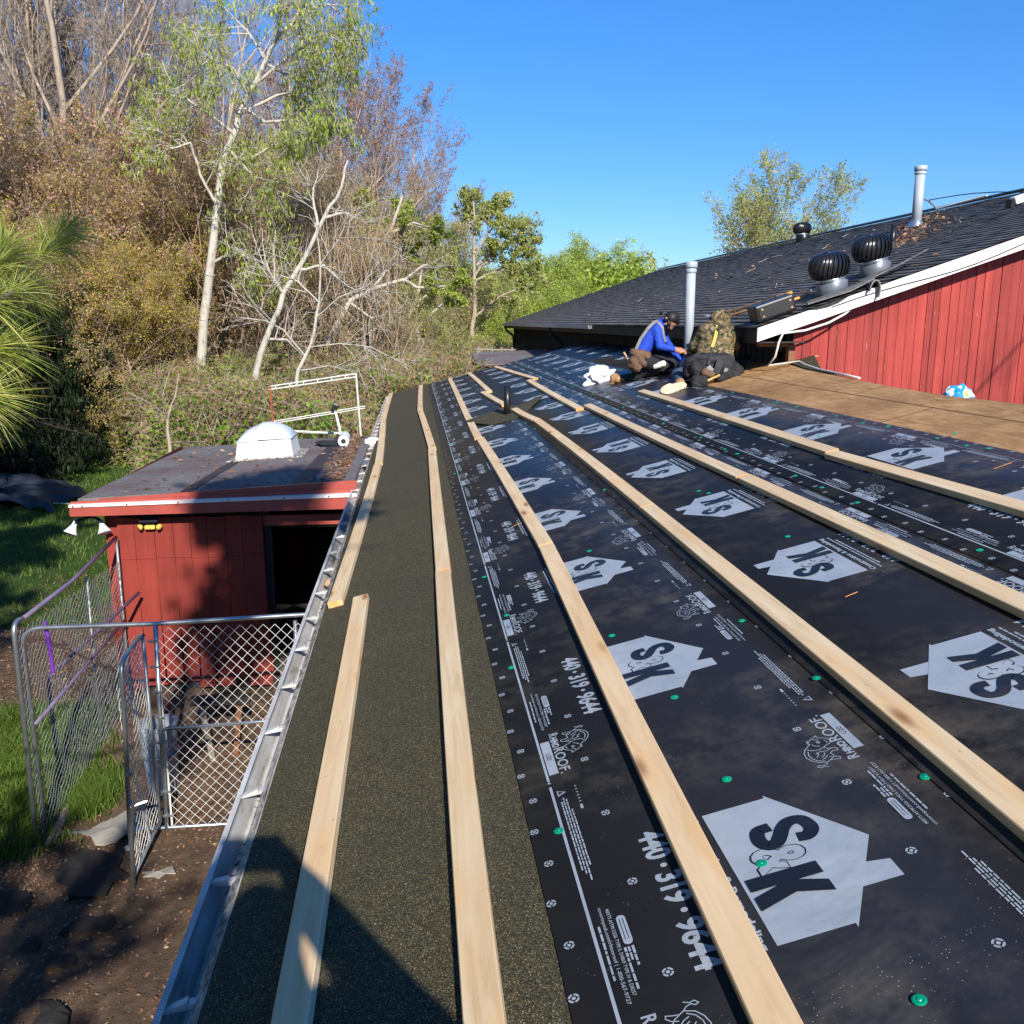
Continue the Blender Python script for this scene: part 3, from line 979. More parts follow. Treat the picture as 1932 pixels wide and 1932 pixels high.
# ================================================================== the barn behind
BX, BZ, BSL = 3.77, -0.05, math.radians(18.5)
BY0, BY1, RX = 9.8, 38.6, 10.4
def BP(x, y, h=0.0):
    """point on the near slope of the barn roof"""
    return Vector((x - h * math.sin(BSL), y, BZ + (x - BX) * math.tan(BSL) + h * math.cos(BSL)))


barn = thing('barn', 'long red board barn with a worn dark shingle roof, right of the workers', 'barn', (10, 24, ZG))
R = random.Random(2)
# shingles: courses that step, edges slightly uneven
nc = 49; ny = 150
ysn = np.linspace(BY0 - 0.02, BY1, ny)
V = []; F = []
for k in range(nc):
    xa = BX - 0.03 + (RX - BX + 0.03) * k / nc; xb = BX - 0.03 + (RX - BX + 0.03) * (k + 1) / nc
    jit = [R.gauss(0, 0.006) for _ in range(ny)]
    lift = [max(0, R.gauss(0.0, 0.005)) for _ in range(ny)]
    o = len(V)
    for j, y in enumerate(ysn):
        p0 = BP(xa + jit[j], y, 0.002); p1 = BP(xa + jit[j], y, 0.017 + lift[j]); p2 = BP(xb + 0.012, y, 0.003)
        V += [p0, p1, p2]
    for j in range(ny - 1):
        a = o + 3 * j
        F += [(a, a + 1, a + 4, a + 3), (a + 1, a + 2, a + 5, a + 4)]
br_ = np_mesh('roof', np.array([tuple(p) for p in V]), np.array(F)[:, ::-1], MATS['shingles'], parent=barn)
mb = MB()
zr = BP(RX, 0).z
mb.hexa([BP(BX, BY0, -.06), BP(RX, BY0, -.06), BP(RX, BY1, -.06), BP(BX, BY1, -.06), BP(BX, BY0, -.001), BP(RX, BY0, -.001), BP(RX, BY1, -.001), BP(BX, BY1, -.001)])
mb.hexa([(RX + .01, BY0, zr - .06), (17.0, BY0, zr - 2.26), (17.0, BY1, zr - 2.26), (RX + .01, BY1, zr - .06), (RX + .01, BY0, zr), (17.0, BY0, zr - 2.2), (17.0, BY1, zr - 2.2), (RX + .01, BY1, zr)])
mb.build('roof_slope', MATS['dark_fascia'], barn)
mb = MB()
mb.hexa([(RX - .13, BY0 - .03, zr - .012), (RX, BY0 - .03, zr + .03), (RX, BY1 + .02, zr + .03), (RX - .13, BY1 + .02, zr - .012),
         (RX - .13, BY0 - .03, zr + .03), (RX, BY0 - .03, zr + .075), (RX, BY1 + .02, zr + .075), (RX - .13, BY1 + .02, zr + .03)])
mb.build('ridge_cap', MATS['black_plastic'], barn)
# gable wall of vertical boards, with open joints
mb = MB(); x = 4.28; R = random.Random(12)
WY = 10.09
while x < 16.3:
    w = R.choice([0.078, 0.095, 0.10, 0.11, 0.12])
    g_ = R.choice([0.004, 0.006, 0.009]); dy = R.uniform(0.0, 0.006)
    x2 = min(x + w, 16.4)
    def zt(xx): return BP(xx, 0).z - 0.06 if xx < RX else zr - (xx - RX) / 3.0 - 0.06
    mb.hexa([(x, WY - .02 + dy, ZG), (x2 - g_, WY - .02 + dy, ZG), (x2 - g_, WY, ZG), (x, WY, ZG),
             (x, WY - .02 + dy, zt(x)), (x2 - g_, WY - .02 + dy, zt(x2)), (x2 - g_, WY, zt(x2)), (x, WY, zt(x))])
    x = x2
    if x2 >= 16.4: break
mb.build('gable_wall', MATS['red_wall'], barn, bevel=0)['label'] = 'sunlit red wall of vertical boards with flaking paint'
mb = MB()
mb.add([(4.20, WY + .01, ZG), (16.5, WY + .01, ZG), (16.5, WY + .01, zr - 2.1), (RX, WY + .01, zr - .07), (4.20, WY + .01, BP(4.2, 0).z - .06),
        (4.20, WY + .1, ZG), (16.5, WY + .1, ZG), (16.5, WY + .1, zr - 2.1), (RX, WY + .1, zr - .07), (4.20, WY + .1, BP(4.2, 0).z - .06)],
       [(0, 1, 2, 3, 4), (9, 8, 7, 6, 5), (0, 5, 6, 1), (1, 6, 7, 2), (2, 7, 8, 3), (3, 8, 9, 4), (4, 9, 5, 0)])
mb.build('wall_backing', MATS['dark_void'], barn)
# long wall below the eave: ribbed brown metal above, dark red boards below
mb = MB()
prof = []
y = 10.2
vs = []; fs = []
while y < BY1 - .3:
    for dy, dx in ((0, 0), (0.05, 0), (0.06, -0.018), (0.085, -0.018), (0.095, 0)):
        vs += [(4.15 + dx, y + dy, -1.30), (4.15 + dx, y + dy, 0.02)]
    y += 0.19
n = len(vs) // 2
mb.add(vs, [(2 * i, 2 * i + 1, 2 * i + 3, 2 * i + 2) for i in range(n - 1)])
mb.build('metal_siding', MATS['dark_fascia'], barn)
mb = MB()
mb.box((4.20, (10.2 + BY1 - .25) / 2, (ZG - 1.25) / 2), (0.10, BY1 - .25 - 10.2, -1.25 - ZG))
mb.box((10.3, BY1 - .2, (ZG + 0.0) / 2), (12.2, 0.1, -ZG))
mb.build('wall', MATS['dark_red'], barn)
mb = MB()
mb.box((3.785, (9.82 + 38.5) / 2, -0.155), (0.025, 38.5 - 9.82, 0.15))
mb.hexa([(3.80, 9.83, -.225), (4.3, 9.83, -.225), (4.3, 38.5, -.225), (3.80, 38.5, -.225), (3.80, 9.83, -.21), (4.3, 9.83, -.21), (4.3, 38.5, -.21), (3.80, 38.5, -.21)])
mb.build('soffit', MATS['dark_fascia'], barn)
# white rake boards, slightly ragged at the broken foot
mb = MB(); R = random.Random(3)
xs = np.linspace(3.74, RX, 60)
vs = []
for i, x in enumerate(xs):
    t0 = BP(x, BY0 - .024, -0.004); ch = 0.0
    if 4.35 < x < 4.75: ch = R.uniform(0.02, 0.06)
    vs += [t0 + Vector((0, 0, -ch)), t0 + Vector((0, 0, -0.148)), t0 + Vector((0, .022, -0.148)), t0 + Vector((0, .022, -ch))]
fs = []
for i in range(len(xs) - 1):
    for k in range(4):
        fs.append((4 * i + k, 4 * i + 4 + k, 4 * i + 4 + (k + 1) % 4, 4 * i + (k + 1) % 4))
fs += [(0, 1, 2, 3), tuple(4 * (len(xs) - 1) + k for k in (3, 2, 1, 0))]
mb.add(vs, fs)
mb.hexa([(RX, BY0 - .024, zr - .15), (17, BY0 - .024, zr - 2.35), (17, BY0 - .002, zr - 2.35), (RX, BY0 - .002, zr - .15), (RX, BY0 - .024, zr - .004), (17, BY0 - .024, zr - 2.2), (17, BY0 - .002, zr - 2.2), (RX, BY0 - .002, zr - .004)])
mb.build('rake_board', MATS['white_trim'], barn)
# gutter on the far part of the eave, with two downpipes
mb = MB()
prof = [(-.10, 0), (-.10, -.03), (-.075, -.085), (-.01, -.085), (-.01, 0), (-.014, 0), (-.014, -.08), (-.072, -.08), (-.096, -.03), (-.096, 0)]
mb.sweep(prof, [((3.772, y, -.055), (1, 0, 0), (0, 0, 1)) for y in (19.3, 26, 32, 38.6)])
bg = mb.build('gutter', MATS['white_trim'], barn)
for yy in (25.2, 37.6):
    mb = MB()
    mb.tube([(3.715, yy, -.13), (3.715, yy, -.22), (3.80, yy, -.34), (4.02, yy, -.52), (4.06, yy, -.62), (4.06, yy, ZG + .1)], 0.04, 8)
    mb.build('downpipe', MATS['dark_fascia'], barn)
# brown post and beam at the near corner, short flashing
mb = MB()
mb.box((4.23, 10.02, -0.40), (0.075, 0.09, 0.30)); mb.build('corner_post', MATS['brown_wood'], barn)
mb = MB()
mb.box((4.05, 10.02, -0.245), (0.42, 0.06, 0.05)); mb.build('beam', MATS['brown_wood'], barn)


def turbine(name_label, x, y, tilt, s=1.0, metal='turbine_neck'):
    b = BP(x, y)
    mbb = MB()
    mbb.lathe([(0.175 * s, -0.10), (0.175 * s, 0.165 * s), (0.165 * s, 0.175 * s)], b, 28)
    tb = mbb.build('turbine_vent', MATS[metal], barn, smooth=False)
    for p in tb.data.polygons: p.use_smooth = len(p.vertices) == 4
    tb['label'] = name_label
    fl = MB()
    fl.hexa([BP(x - .26, y - .26, .012), BP(x + .26, y - .26, .012), BP(x + .26, y + .26, .012), BP(x - .26, y + .26, .012),
             BP(x - .26, y - .26, .022), BP(x + .26, y - .26, .022), BP(x + .26, y + .26, .022), BP(x - .26, y + .26, .022)])
    fl.build('flashing', MATS['black_rubber'], tb)
    ax = Vector((math.sin(tilt[0]), math.sin(tilt[1]), 1)).normalized()
    X = ax.orthogonal().normalized(); Y = ax.cross(X)
    c = b + Vector((-.03, 0, 0.18 * s))
    hd = MB(); nb = 26
    prof = [(0.165, 0.0), (0.205, 0.035), (0.23, 0.09), (0.236, 0.15), (0.225, 0.21), (0.19, 0.26), (0.13, 0.29), (0.05, 0.30)]
    for j in range(nb):
        vs = []
        for r, h in prof:
            for q, rr_ in ((-0.15, 1.0), (0.45, 0.985), (0.98, 0.87)):
                w = 2 * math.pi * (j + q) / nb + h * 1.1
                vs.append(c + ax * h * s + (X * math.cos(w) + Y * math.sin(w)) * r * s * rr_)
        fs = []
        for i in range(len(prof) - 1):
            for k in range(2):
                a = 3 * i + k; fs.append((a, a + 1, a + 4, a + 3))
        hd.add(vs, fs)
    hd.lathe([(0.06 * s, 0.292 * s), (0.055 * s, 0.305 * s), (0.02 * s, 0.31 * s)], c, 20, axis=ax)
    hd.lathe([(0.14 * s, 0.02 * s), (0.19 * s, 0.10 * s), (0.19 * s, 0.19 * s), (0.12 * s, 0.27 * s)], c, 20, axis=ax)
    hd.build('turbine_head', MATS['turbine'], tb, smooth=True)
    col = MB(); col.lathe([(0.168 * s, -.03 * s), (0.172 * s, -.01 * s), (0.172 * s, 0.012 * s), (0.16 * s, 0.02 * s)], c, 24, axis=ax)
    col.build('collar', MATS['galvanised'], tb, smooth=True)


turbine('black ribbed turbine vent on a grey neck, the lower of the pair by the white rake board', 4.86, 10.44, (-0.20, -0.08))
turbine('black ribbed turbine vent on a rust-stained neck, the upper of the pair', 5.58, 10.85, (-0.26, -0.05))
turbine('small distant black turbine vent below the barn ridge', 10.0, 23.35, (0.0, 0.0), 0.98, 'black_plastic')


def pipe(parent, name, base, top, r, mat, capped=True, label=None, cone=True, n=24):
    m_ = MB(); base = Vector(base); H = top - base.z
    m_.lathe([(r, -0.05), (r, H)], base, n)
    p = m_.build(name, MATS[mat], parent)
    for q in p.data.polygons: q.use_smooth = len(q.vertices) == 4
    if capped:
        c = MB()
        c.lathe([(r * 1.12, H - .10), (r * 1.16, H - .095), (r * 1.16, H - .055), (r * 1.1, H - .05)], base, n)
        c.lathe([(r * 1.25, H - .035), (r * 1.3, H - .03), (r * 1.3, H + .035), (r * 1.1, H + .045)], base, n)
        c.build('vent_cap', MATS[mat], p, smooth=True)
    if cone:
        c = MB(); c.lathe([(r * 1.9, -.04), (r * 1.75, 0.02), (r * 1.12, 0.10), (r * 1.05, 0.115)], base, n)
        c.build('flashing_collar', MATS['galvanised' if mat == 'pvc_grey' else 'black_rubber'], p, smooth=True)
    if label: p['label'] = label
    return p


pipe(barn, 'flue_pipe', BP(8.81, 15.78), at(1740, 318, 15.78).z, 0.083, 'pvc_grey', label='tall grey flue pipe near the barn ridge')
pipe(barn, 'vent_pipe', BP(7.08, 13.3), at(1683, 424, 13.3).z, 0.043, 'black_plastic', False, label='thin black vent pipe above the turbines')
pipe(low, 'flue_pipe', RP(3.42, 12.09), at(1302, 500, 12.09).z, 0.062, 'pvc_grey', label='tall grey flue pipe between the two kneeling workers')
vp = pipe(low, 'vent_pipe', RP(0.871, 11.86), at(957, 727, 11.86).z, 0.046, 'black_plastic', False, cone=False, label='short black vent pipe standing among the battens')
mb = MB()
pp = [(0.30, 12.05, .055), (0.60, 11.25, .024), (0.93, 11.25, .022), (1.15, 11.75, .022), (1.52, 12.75, .06), (1.10, 12.5, .028), (0.92, 12.6, .05), (0.62, 12.3, .05)]
vs = [RP(u, y, h) for u, y, h in pp] + [RP(0.86, 11.9, .03)] + [RP(u, y, h - .006) for u, y, h in pp] + [RP(0.86, 11.9, .024)]
fs = [(i, (i + 1) % 8, 8) for i in range(8)] + [(9 + (i + 1) % 8, 9 + i, 17) for i in range(8)] + [(i, 9 + i, 9 + (i + 1) % 8, (i + 1) % 8) for i in range(8)]
mb.add(vs, fs)
mb.build('flashing_sheet', MATS['granules'], vp)

# loose lamp, bracket and cable on the barn roof
lt = thing('floodlight', 'white floodlight lying on the barn roof near the ridge', 'floodlight', BP(8.95, 13.25))
mb = MB(); Rb = Matrix.Rotation(-BSL, 3, 'Y')
mb.box(BP(9.05, 13.25, .09), (0.32, 0.16, 0.12), Rb); mb.build('lamp_body', MATS['white_plastic'], lt, bevel=.03)
mb = MB(); mb.box(BP(8.86, 13.25, .07), (0.05, 0.14, 0.11), Rb @ Matrix.Rotation(.3, 3, 'Y')); mb.build('lamp_glass', MATS['black_plastic'], lt)
br2 = thing('cable_bracket', 'small metal cable bracket with bent struts beside the far flue pipe', 'bracket', BP(9.9, 17.0))
mb = MB(); mb.tube([BP(9.9, 17, 0), BP(9.9, 17, .12), BP(9.8, 17.0, .28), BP(9.7, 16.95, .34)], 0.02, 6); mb.build('post', MATS['galvanised_dull'], br2)
mb = MB(); mb.tube([BP(9.9, 17, .10), BP(10.25, 16.0, .10)], 0.018, 6); mb.build('strut', MATS['rope_white'], br2)
mb = MB()
pts = [BP(9.8, 17.0, .3)] + [Vector((9.8 - .25 * t, 17 - 3.6 * t, BP(9.8 - .25 * t, 0).z + .30 + .07 * math.sin(math.pi * t) - .29 * t)) for t in (.1, .25, .4, .6, .8, 1.0)]
mb.tube(pts, 0.009, 6)
tag(mb.build('cable', MATS['black_rubber']), 'thin black cable looping over the barn roof to the floodlight', 'cable')
mb = MB()
for a_, b_2 in (((3.95, 9.77), (7.2, 9.77)), ):
    pts = [BP(4.55 + 2.9 * t, 9.765, -.05 - .05 * math.sin(t * 3.0) + 0.02 * math.sin(9 * t)) for t in np.linspace(0, 1, 12)]
    mb.tube(pts, 0.005, 5)
tag(mb.build('cable', MATS['black_rubber']), 'thin dark cable stapled along the white rake board', 'cable')
# white hose-like cable hanging from the rake board down onto the deck
def c5(x, y, Y): return at((1900 + x / 2.927) * .75469, (440 + y / 2.927) * .75469, Y)
def c7(x, y): return ((1700 + x / 2.2465) * .75469, (860 + y / 2.2465) * .75469)
pts = [c5(700, 945, 9.85), c5(620, 1010, 9.80), c5(500, 1075, 9.74), c5(330, 1130, 9.72), c5(170, 1150, 9.72), c5(138, 1215, 9.72),
       at(*c7(548, 20), 9.72), at(*c7(535, 70), 9.75), at(*c7(492, 122), 9.85)]
end = [RP(4.02, 9.80, .02), RP(3.95, 9.5, .012), RP(3.86, 8.95, .012), RP(3.80, 8.3, .012), RP(3.76, 7.9, .012)]
mb = MB(); mb.tube(pts + end, 0.0125, 8)
tag(mb.build('cable', MATS['rope_white'], smooth=True), 'white flexible cable drooping from the white rake board onto the deck', 'cable')
# overhead line whose shadow crosses the red wall
A_ = at(1932, 640, 10.07) + SUN * 6.5; B_ = at(1840, 742, 10.07) + SUN * 6.5; d_ = (A_ - B_).normalized()
mb = MB(); mb.tube([B_ - d_ * 0.7, A_ + d_ * 9], 0.011, 6)
tag(mb.build('overhead_cable', MATS['black_rubber']), 'black overhead cable running up to the right past the red gable wall', 'cable')

# torn shingles by the turbines
def scrap(name, label, pts, mat='black_rubber', th=0.012):
    m_ = MB(); k = len(pts)
    c = sum((Vector(p) for p in pts), Vector()) / k
    up = Vector((0, 0, th))
    vs = [Vector(p) for p in pts] + [c] + [Vector(p) - up for p in pts] + [c - up]
    fs = [(i, (i + 1) % k, k) for i in range(k)] + [(k + 1 + (i + 1) % k, k + 1 + i, 2 * k + 1) for i in range(k)] + [(i, k + 1 + i, k + 1 + (i + 1) % k, (i + 1) % k) for i in range(k)]
    m_.add(vs, fs)
    return tag(m_.build(name, MATS[mat]), label, 'shingle scrap', 'torn shingle pieces by the turbine vents')


scrap('shingle_scrap', 'ragged black shingle piece curling off the roof under the lower turbine vent', [BP(4.35, 9.86, .06), BP(4.8, 9.80, .05), BP(5.1, 9.84, .09), BP(5.2, 10.1, .07), BP(4.8, 10.2, .05), BP(4.45, 10.15, .05)], 'shingles')
scrap('shingle_scrap', 'long black shingle strip lifted beside the upper turbine vent', [BP(5.15, 10.25, .05), BP(5.5, 10.15, .10), BP(5.95, 10.25, .16), BP(6.0, 10.4, .14), BP(5.6, 10.42, .07), BP(5.2, 10.45, .05)], 'shingles')
mb = MB()
c0 = BP(5.02, 9.74, 0.0); prof = []
for i in range(15):
    w = math.radians(-40 + i * 16); prof.append((0.055 * math.cos(w) * (1 + .02 * i), 0.055 * math.sin(w) * 1.9))
vs = []
for k, yy in enumerate((9.70, 9.80, 9.92)):
    for a, b in prof: vs.append((c0.x + a * .8 + .02 * k, yy, c0.z - .03 + b))
fs = [(k * 15 + i, k * 15 + i + 1, (k + 1) * 15 + i + 1, (k + 1) * 15 + i) for k in range(2) for i in range(14)]
mb.add(vs, fs)
o = mb.build('shingle_scrap', MATS['shingles']); so = o.modifiers.new('s', 'SOLIDIFY'); so.thickness = 0.014
tag(o, 'curled black shingle loop hanging over the white rake board', 'shingle scrap', 'torn shingle pieces by the turbine vents')

# black tool case on the barn eave
tc = thing('tool_case', 'black ribbed plastic tool case lying on the barn roof edge', 'tool case', BP(4.05, 10.0))
cc = BP(4.02, 10.02, .12)
mb = MB(); mb.box(cc, (0.47, 0.26, 0.19), Rb); cs = mb.build('case_shell', MATS['black_plastic'], tc, bevel=.025)
mb = MB(); mb.box(cc + Rb @ Vector((0, -.134, 0)), (0.40, 0.012, 0.13), Rb); mb.build('case_panel', MATS['black_rubber'], tc, bevel=.01)
for sx_, sz_ in ((-.16, -.04), (-.16, .04), (.17, -.04), (.17, .04)):
    mb = MB(); mb.lathe([(.011, 0), (.011, .008), (.003, .010)], cc + Rb @ Vector((sx_, -.140, sz_)), 10, axis=(0, -1, 0)); mb.build('rivet', MATS['orange_rock'], tc)
mb = MB(); mb.tube([cc + Rb @ Vector((-.08, .0, .095)), cc + Rb @ Vector((-.07, 0, .13)), cc + Rb @ Vector((.07, 0, .13)), cc + Rb @ Vector((.08, 0, .095))], .012, 8); mb.build('case_handle', MATS['black_rubber'], tc)


def hammer(label, tail, head, hl=0.14):
    t_, h_ = Vector(tail), Vector(head); o = thing('hammer', label, 'hammer', t_, 'hickory handled tools on the barn roof')
    m_ = MB(); L = [t_.lerp(h_, k) for k in (0, .05, .25, .5, .8, 1.0)]
    m_.tube(L, [.016, .021, .019, .015, .016, .014], 8); m_.build('handle', MATS['hickory'], o, smooth=True)
    d = (h_ - t_).normalized(); s_ = d.cross(Vector((0, 0, 1))).normalized()
    m_ = MB(); m_.tube([h_ - s_ * hl * .5, h_ - s_ * hl * .2, h_ + s_ * hl * .1, h_ + s_ * hl * .6 + d * .03], [.024, .02, .018, .004], 8)
    m_.build('hammer_head', MATS['steel_blue'], o)


hammer('wooden handled tool behind the tool case, upper one', BP(4.34, 10.20, .20), BP(3.98, 11.9, .06), 0.30)
hammer('wooden handled tool just behind the tool case, lower one', BP(4.30, 10.35, .12), BP(3.88, 11.5, .06), 0.26)
hammer('wooden handled tool poking out above the tool case towards the turbine', BP(4.75, 10.75, .06), BP(4.25, 10.55, .07), 0.12)

# twigs and leaf litter on the barn roof
rs = np.random.RandomState(4)
def quads(C, size, rs_, flat=None, asp=1.6):
    """little leaf-shaped quads at centres C"""
    n = len(C)
    a = rs_.normal(size=(n, 3)); 
    if flat is not None: a = a - flat * (a @ flat)[:, None] * 0.85
    a /= np.linalg.norm(a, axis=1)[:, None]
    b = rs_.normal(size=(n, 3))
    if flat is not None: b = b - flat * (b @ flat)[:, None] * 0.85
    b -= a * (a * b).sum(1)[:, None]; b /= np.linalg.norm(b, axis=1)[:, None]
    s = (size * rs_.uniform(.6, 1.35, n))[:, None]
    P = np.stack([C - a * s * asp * .5, C + b * s * .45 - a * s * .05, C + a * s * asp * .5, C - b * s * .45 - a * s * .05], 1).reshape(-1, 3)
    F = np.arange(4 * n).reshape(-1, 4)
    return P, F


bn = np.array((-math.sin(BSL), 0, math.cos(BSL)))
def on_barn(x, y, h=.03):
    return np.stack([x, y, BZ + (x - BX) * math.tan(BSL) + h], 1)
k = 900
t = rs.uniform(0, 1, k)
C1 = on_barn(7.2 + 2.6 * t + rs.normal(0, .22, k), 13.1 + 4.2 * t + rs.normal(0, .35, k))
C2 = on_barn(rs.uniform(4, 10, 130), rs.uniform(10, 24, 130), .022)
P_, F_ = quads(np.vstack([C1, C2]), 0.045, rs, bn)
tag(np_mesh('leaf_litter', P_, F_, MATS['dead_leaf']), 'dry leaves caught on the barn shingles', kind='stuff')
mb = MB(); R = random.Random(31)
for i in range(26):
    x, y = R.uniform(4.2, 9.5), R.uniform(10.6, 22); a = R.uniform(-.6, 1.2); L = R.uniform(.3, 1.1)
    mb.tube([BP(x + L * k * math.sin(a) * .5 + R.uniform(-.04, .04), y + L * k * math.cos(a), .035 + R.uniform(0, .03)) for k in (0, .35, .7, 1)], [.009, .007, .006, .003], 5)
tag(mb.build('twig_litter', MATS['bark_tan']), 'pale fallen twigs strewn over the barn shingles', kind='stuff')

# ================================================================== the shed with the skylight
shed = thing('shed', 'small red shed with a flat grey roof and board door beyond the gutter', 'shed', (-2, 11.6, ZG))
SX0, SX1, SY0, SY1 = -3.42, -0.66, 9.36, 13.9
def SZ(x, y): return -1.735 + (x + 3.4) * 0.036 - (y - 9.36) * (0.020 if x < -2 else 0.012)
mb = MB()
nx_, ny_ = 12, 16
vs = [(x, y, SZ(x, y) + .004 * math.sin(5 * x + 3 * y)) for y in np.linspace(SY0 + .02, SY1, ny_) for x in np.linspace(SX0 + .02, SX1, nx_)]
fs = [(j * nx_ + i, j * nx_ + i + 1, (j + 1) * nx_ + i + 1, (j + 1) * nx_ + i) for j in range(ny_ - 1) for i in range(nx_ - 1)]
mb.add(vs, fs)
sr = mb.build('roof', MATS['shed_roof'], shed)
so = sr.modifiers.new('s', 'SOLIDIFY'); so.thickness = 0.05; so.offset = -1
mb = MB()
def seam(x0, x1, w, y0=SY0 + .05, y1=SY1 - .05):
    vs = []
    for y in np.linspace(y0, y1, 9):
        xx = x0 + (x1 - x0) * (y - y0) / (y1 - y0)
        vs += [(xx - w, y, SZ(xx - w, y) + .008), (xx + w, y, SZ(xx + w, y) + .008)]
    mb.add(vs, [(2 * i, 2 * i + 1, 2 * i + 3, 2 * i + 2) for i in range(8)])
seam(-2.35, -2.25, .06); seam(-1.22, -1.1, .10)
simple('tar', (0.045, 0.032, 0.038), .7)
mb.build('tar_seam', MATS['tar'], sr)
# front trim: curb, chalky edge, deep fascia
mb = MB()
def bar(x0, x1, y, dy, z0a, z1a, z0b, z1b):
    mb.hexa([(x0, y, z0a), (x1, y, z0b), (x1, y + dy, z0b), (x0, y + dy, z0a), (x0, y, z1a), (x1, y, z1b), (x1, y + dy, z1b), (x0, y + dy, z1a)])
bar(-3.46, -0.62, 9.30, .03, -1.905, -1.815, -1.885, -1.76)
mb.build('fascia', MATS['red_trim'], shed)
mb = MB(); bar(-3.46, -0.62, 9.285, .06, -1.812, -1.785, -1.757, -1.722); mb.build('metal_edge', MATS['white_trim'], shed)
mb = MB(); bar(-3.46, -0.62, 9.345, .02, -1.786, -1.765, -1.725, -1.675)
bar(-3.20, -0.62, 9.37, .04, -1.764, -1.742, -1.675, -1.60)
mb.build('roof_curb', MATS['red_trim'], shed)
for xx in (-3.42, -3.33, -2.9, -2.4, -1.9, -1.35, -0.9):
    z = -1.80 + (xx + 3.46) * .021
    mb = MB(); mb.lathe([(.008, 0), (.008, .006), (.002, .008)], (xx, 9.283, z), 8, axis=(0, -1, 0)); mb.build('screw', MATS['brown_wood'], shed)
mb = MB()
mb.box((-3.46, 11.6, -1.86), (0.02, 4.5, 0.12)); mb.build('side_fascia', MATS['dark_red'], shed)
# walls round a dark room, front opening right of the door
mb = MB()
mb.box((-3.22, 11.7, (ZG - 1.93) / 2), (0.06, 4.1, -1.93 - ZG)); mb.box((-1.9, 13.75, (ZG - 1.93) / 2), (2.7, 0.06, -1.93 - ZG))
mb.box((-3.14, 9.64, (ZG - 1.93) / 2), (0.16, 0.05, -1.93 - ZG)); mb.box((-0.60, 11.7, (ZG - 1.93) / 2), (0.05, 4.1, -1.93 - ZG))
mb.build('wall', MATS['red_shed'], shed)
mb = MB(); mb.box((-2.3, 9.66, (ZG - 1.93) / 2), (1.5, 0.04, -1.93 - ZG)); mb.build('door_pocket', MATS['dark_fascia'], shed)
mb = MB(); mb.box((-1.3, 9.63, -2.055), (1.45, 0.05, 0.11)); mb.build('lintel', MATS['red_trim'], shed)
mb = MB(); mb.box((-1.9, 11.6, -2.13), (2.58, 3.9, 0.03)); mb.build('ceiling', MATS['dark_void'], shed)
mb = MB(); mb.box((-1.9, 11.7, -3.92), (2.58, 4.06, 0.06)); mb.build('floor', MATS['weathered_wood'], shed)
mb = MB()
for xx, w, h in ((-1.40, .30, .9), (-1.0, .25, 1.2)):
    mb.box((xx, 13.2, -3.89 + h / 2), (w, .3, h))
mb.build('shelf_unit', MATS['dark_fascia'], shed)
# door: boards of uneven width, rotten foot
door = thing('door_holder', '', '', (0, 0, 0)) if False else None
mb = MB(); R = random.Random(8)
xs_ = [-3.10, -2.93, -2.73, -2.54, -2.37, -2.20, -2.01, -1.84, -1.625]
for i in range(len(xs_) - 1):
    a, b = xs_[i], xs_[i + 1] - .005
    zb = -3.86 + R.uniform(-.03, .05)
    if i in (3, ): zb = -3.80
    if i in (6,): zb = -3.79
    zt_ = -1.985 + R.uniform(-.004, .004)
    zm = -2.42 + R.uniform(-.01, .01)
    sk = 0.02
    mb.hexa([(a - sk * .4, 9.555, zb), (b + sk * .8, 9.555, zb), (b + sk * .8, 9.58, zb), (a - sk * .4, 9.58, zb), (a, 9.555, zm - .004), (b, 9.555, zm - .004), (b, 9.58, zm - .004), (a, 9.58, zm - .004)])
    mb.hexa([(a, 9.553, zm), (b, 9.553, zm), (b, 9.58, zm), (a, 9.58, zm), (a, 9.553, zt_), (b, 9.553, zt_), (b, 9.58, zt_), (a, 9.58, zt_)])
mb.hexa([(-3.10, 9.581, -3.78), (-1.60, 9.581, -3.78), (-1.60, 9.60, -3.78), (-3.10, 9.60, -3.78), (-3.10, 9.581, -1.99), (-1.63, 9.581, -1.99), (-1.63, 9.60, -1.99), (-3.10, 9.60, -1.99)])
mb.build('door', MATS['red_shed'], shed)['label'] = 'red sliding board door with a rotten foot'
# two white lamp cones and their arms
for xx, dx in ((-3.50, -.10), (-3.24, .10)):
    b = Vector((xx, 9.52, -2.02))
    ax = Vector((dx * 3.0, -.35, -.75)).normalized()
    mb = MB(); mb.lathe([(.022, -.02), (.028, .03), (.062, .10), (.070, .115), (.066, .118)], b, 20, axis=ax)
    lp = mb.build('flood_lamp', MATS['white_plastic'], shed, smooth=True)
    mb = MB(); mb.tube([b, b + Vector((-dx * .4, .04, .03)), Vector((-3.36, 9.6, -1.97))], .016, 8); mb.build('lamp_arm', MATS['black_plastic'], lp)
# solar light over the door
sl = thing('solar_light', 'small solar security light with amber lamps on top of the red shed door', 'light', (-2.76, 9.55, -2.04))
mb = MB(); mb.box((-2.755, 9.48, -1.985), (.185, .10, .012), Matrix.Rotation(.45, 3, 'X')); mb.build('solar_panel', MATS['solar_cell'], sl, bevel=.003)
mb = MB(); mb.box((-2.755, 9.535, -2.03), (.09, .05, .05)); mb.build('lamp_base', MATS['black_plastic'], sl)
mb = MB(); mb.box((-2.755, 9.50, -2.075), (.105, .045, .045)); mb.build('lamp_lens', MATS['glass_amber'], sl, bevel=.012)
for sx_ in (-1, 1):
    mb = MB(); mb.lathe([(.014, 0), (.030, .02), (.034, .035), (.025, .045)], (-2.755 + sx_ * .075, 9.50, -2.06), 14, axis=(sx_ * .7, -.6, -.35)); mb.build('lamp_head', MATS['glass_amber'], sl, smooth=True)
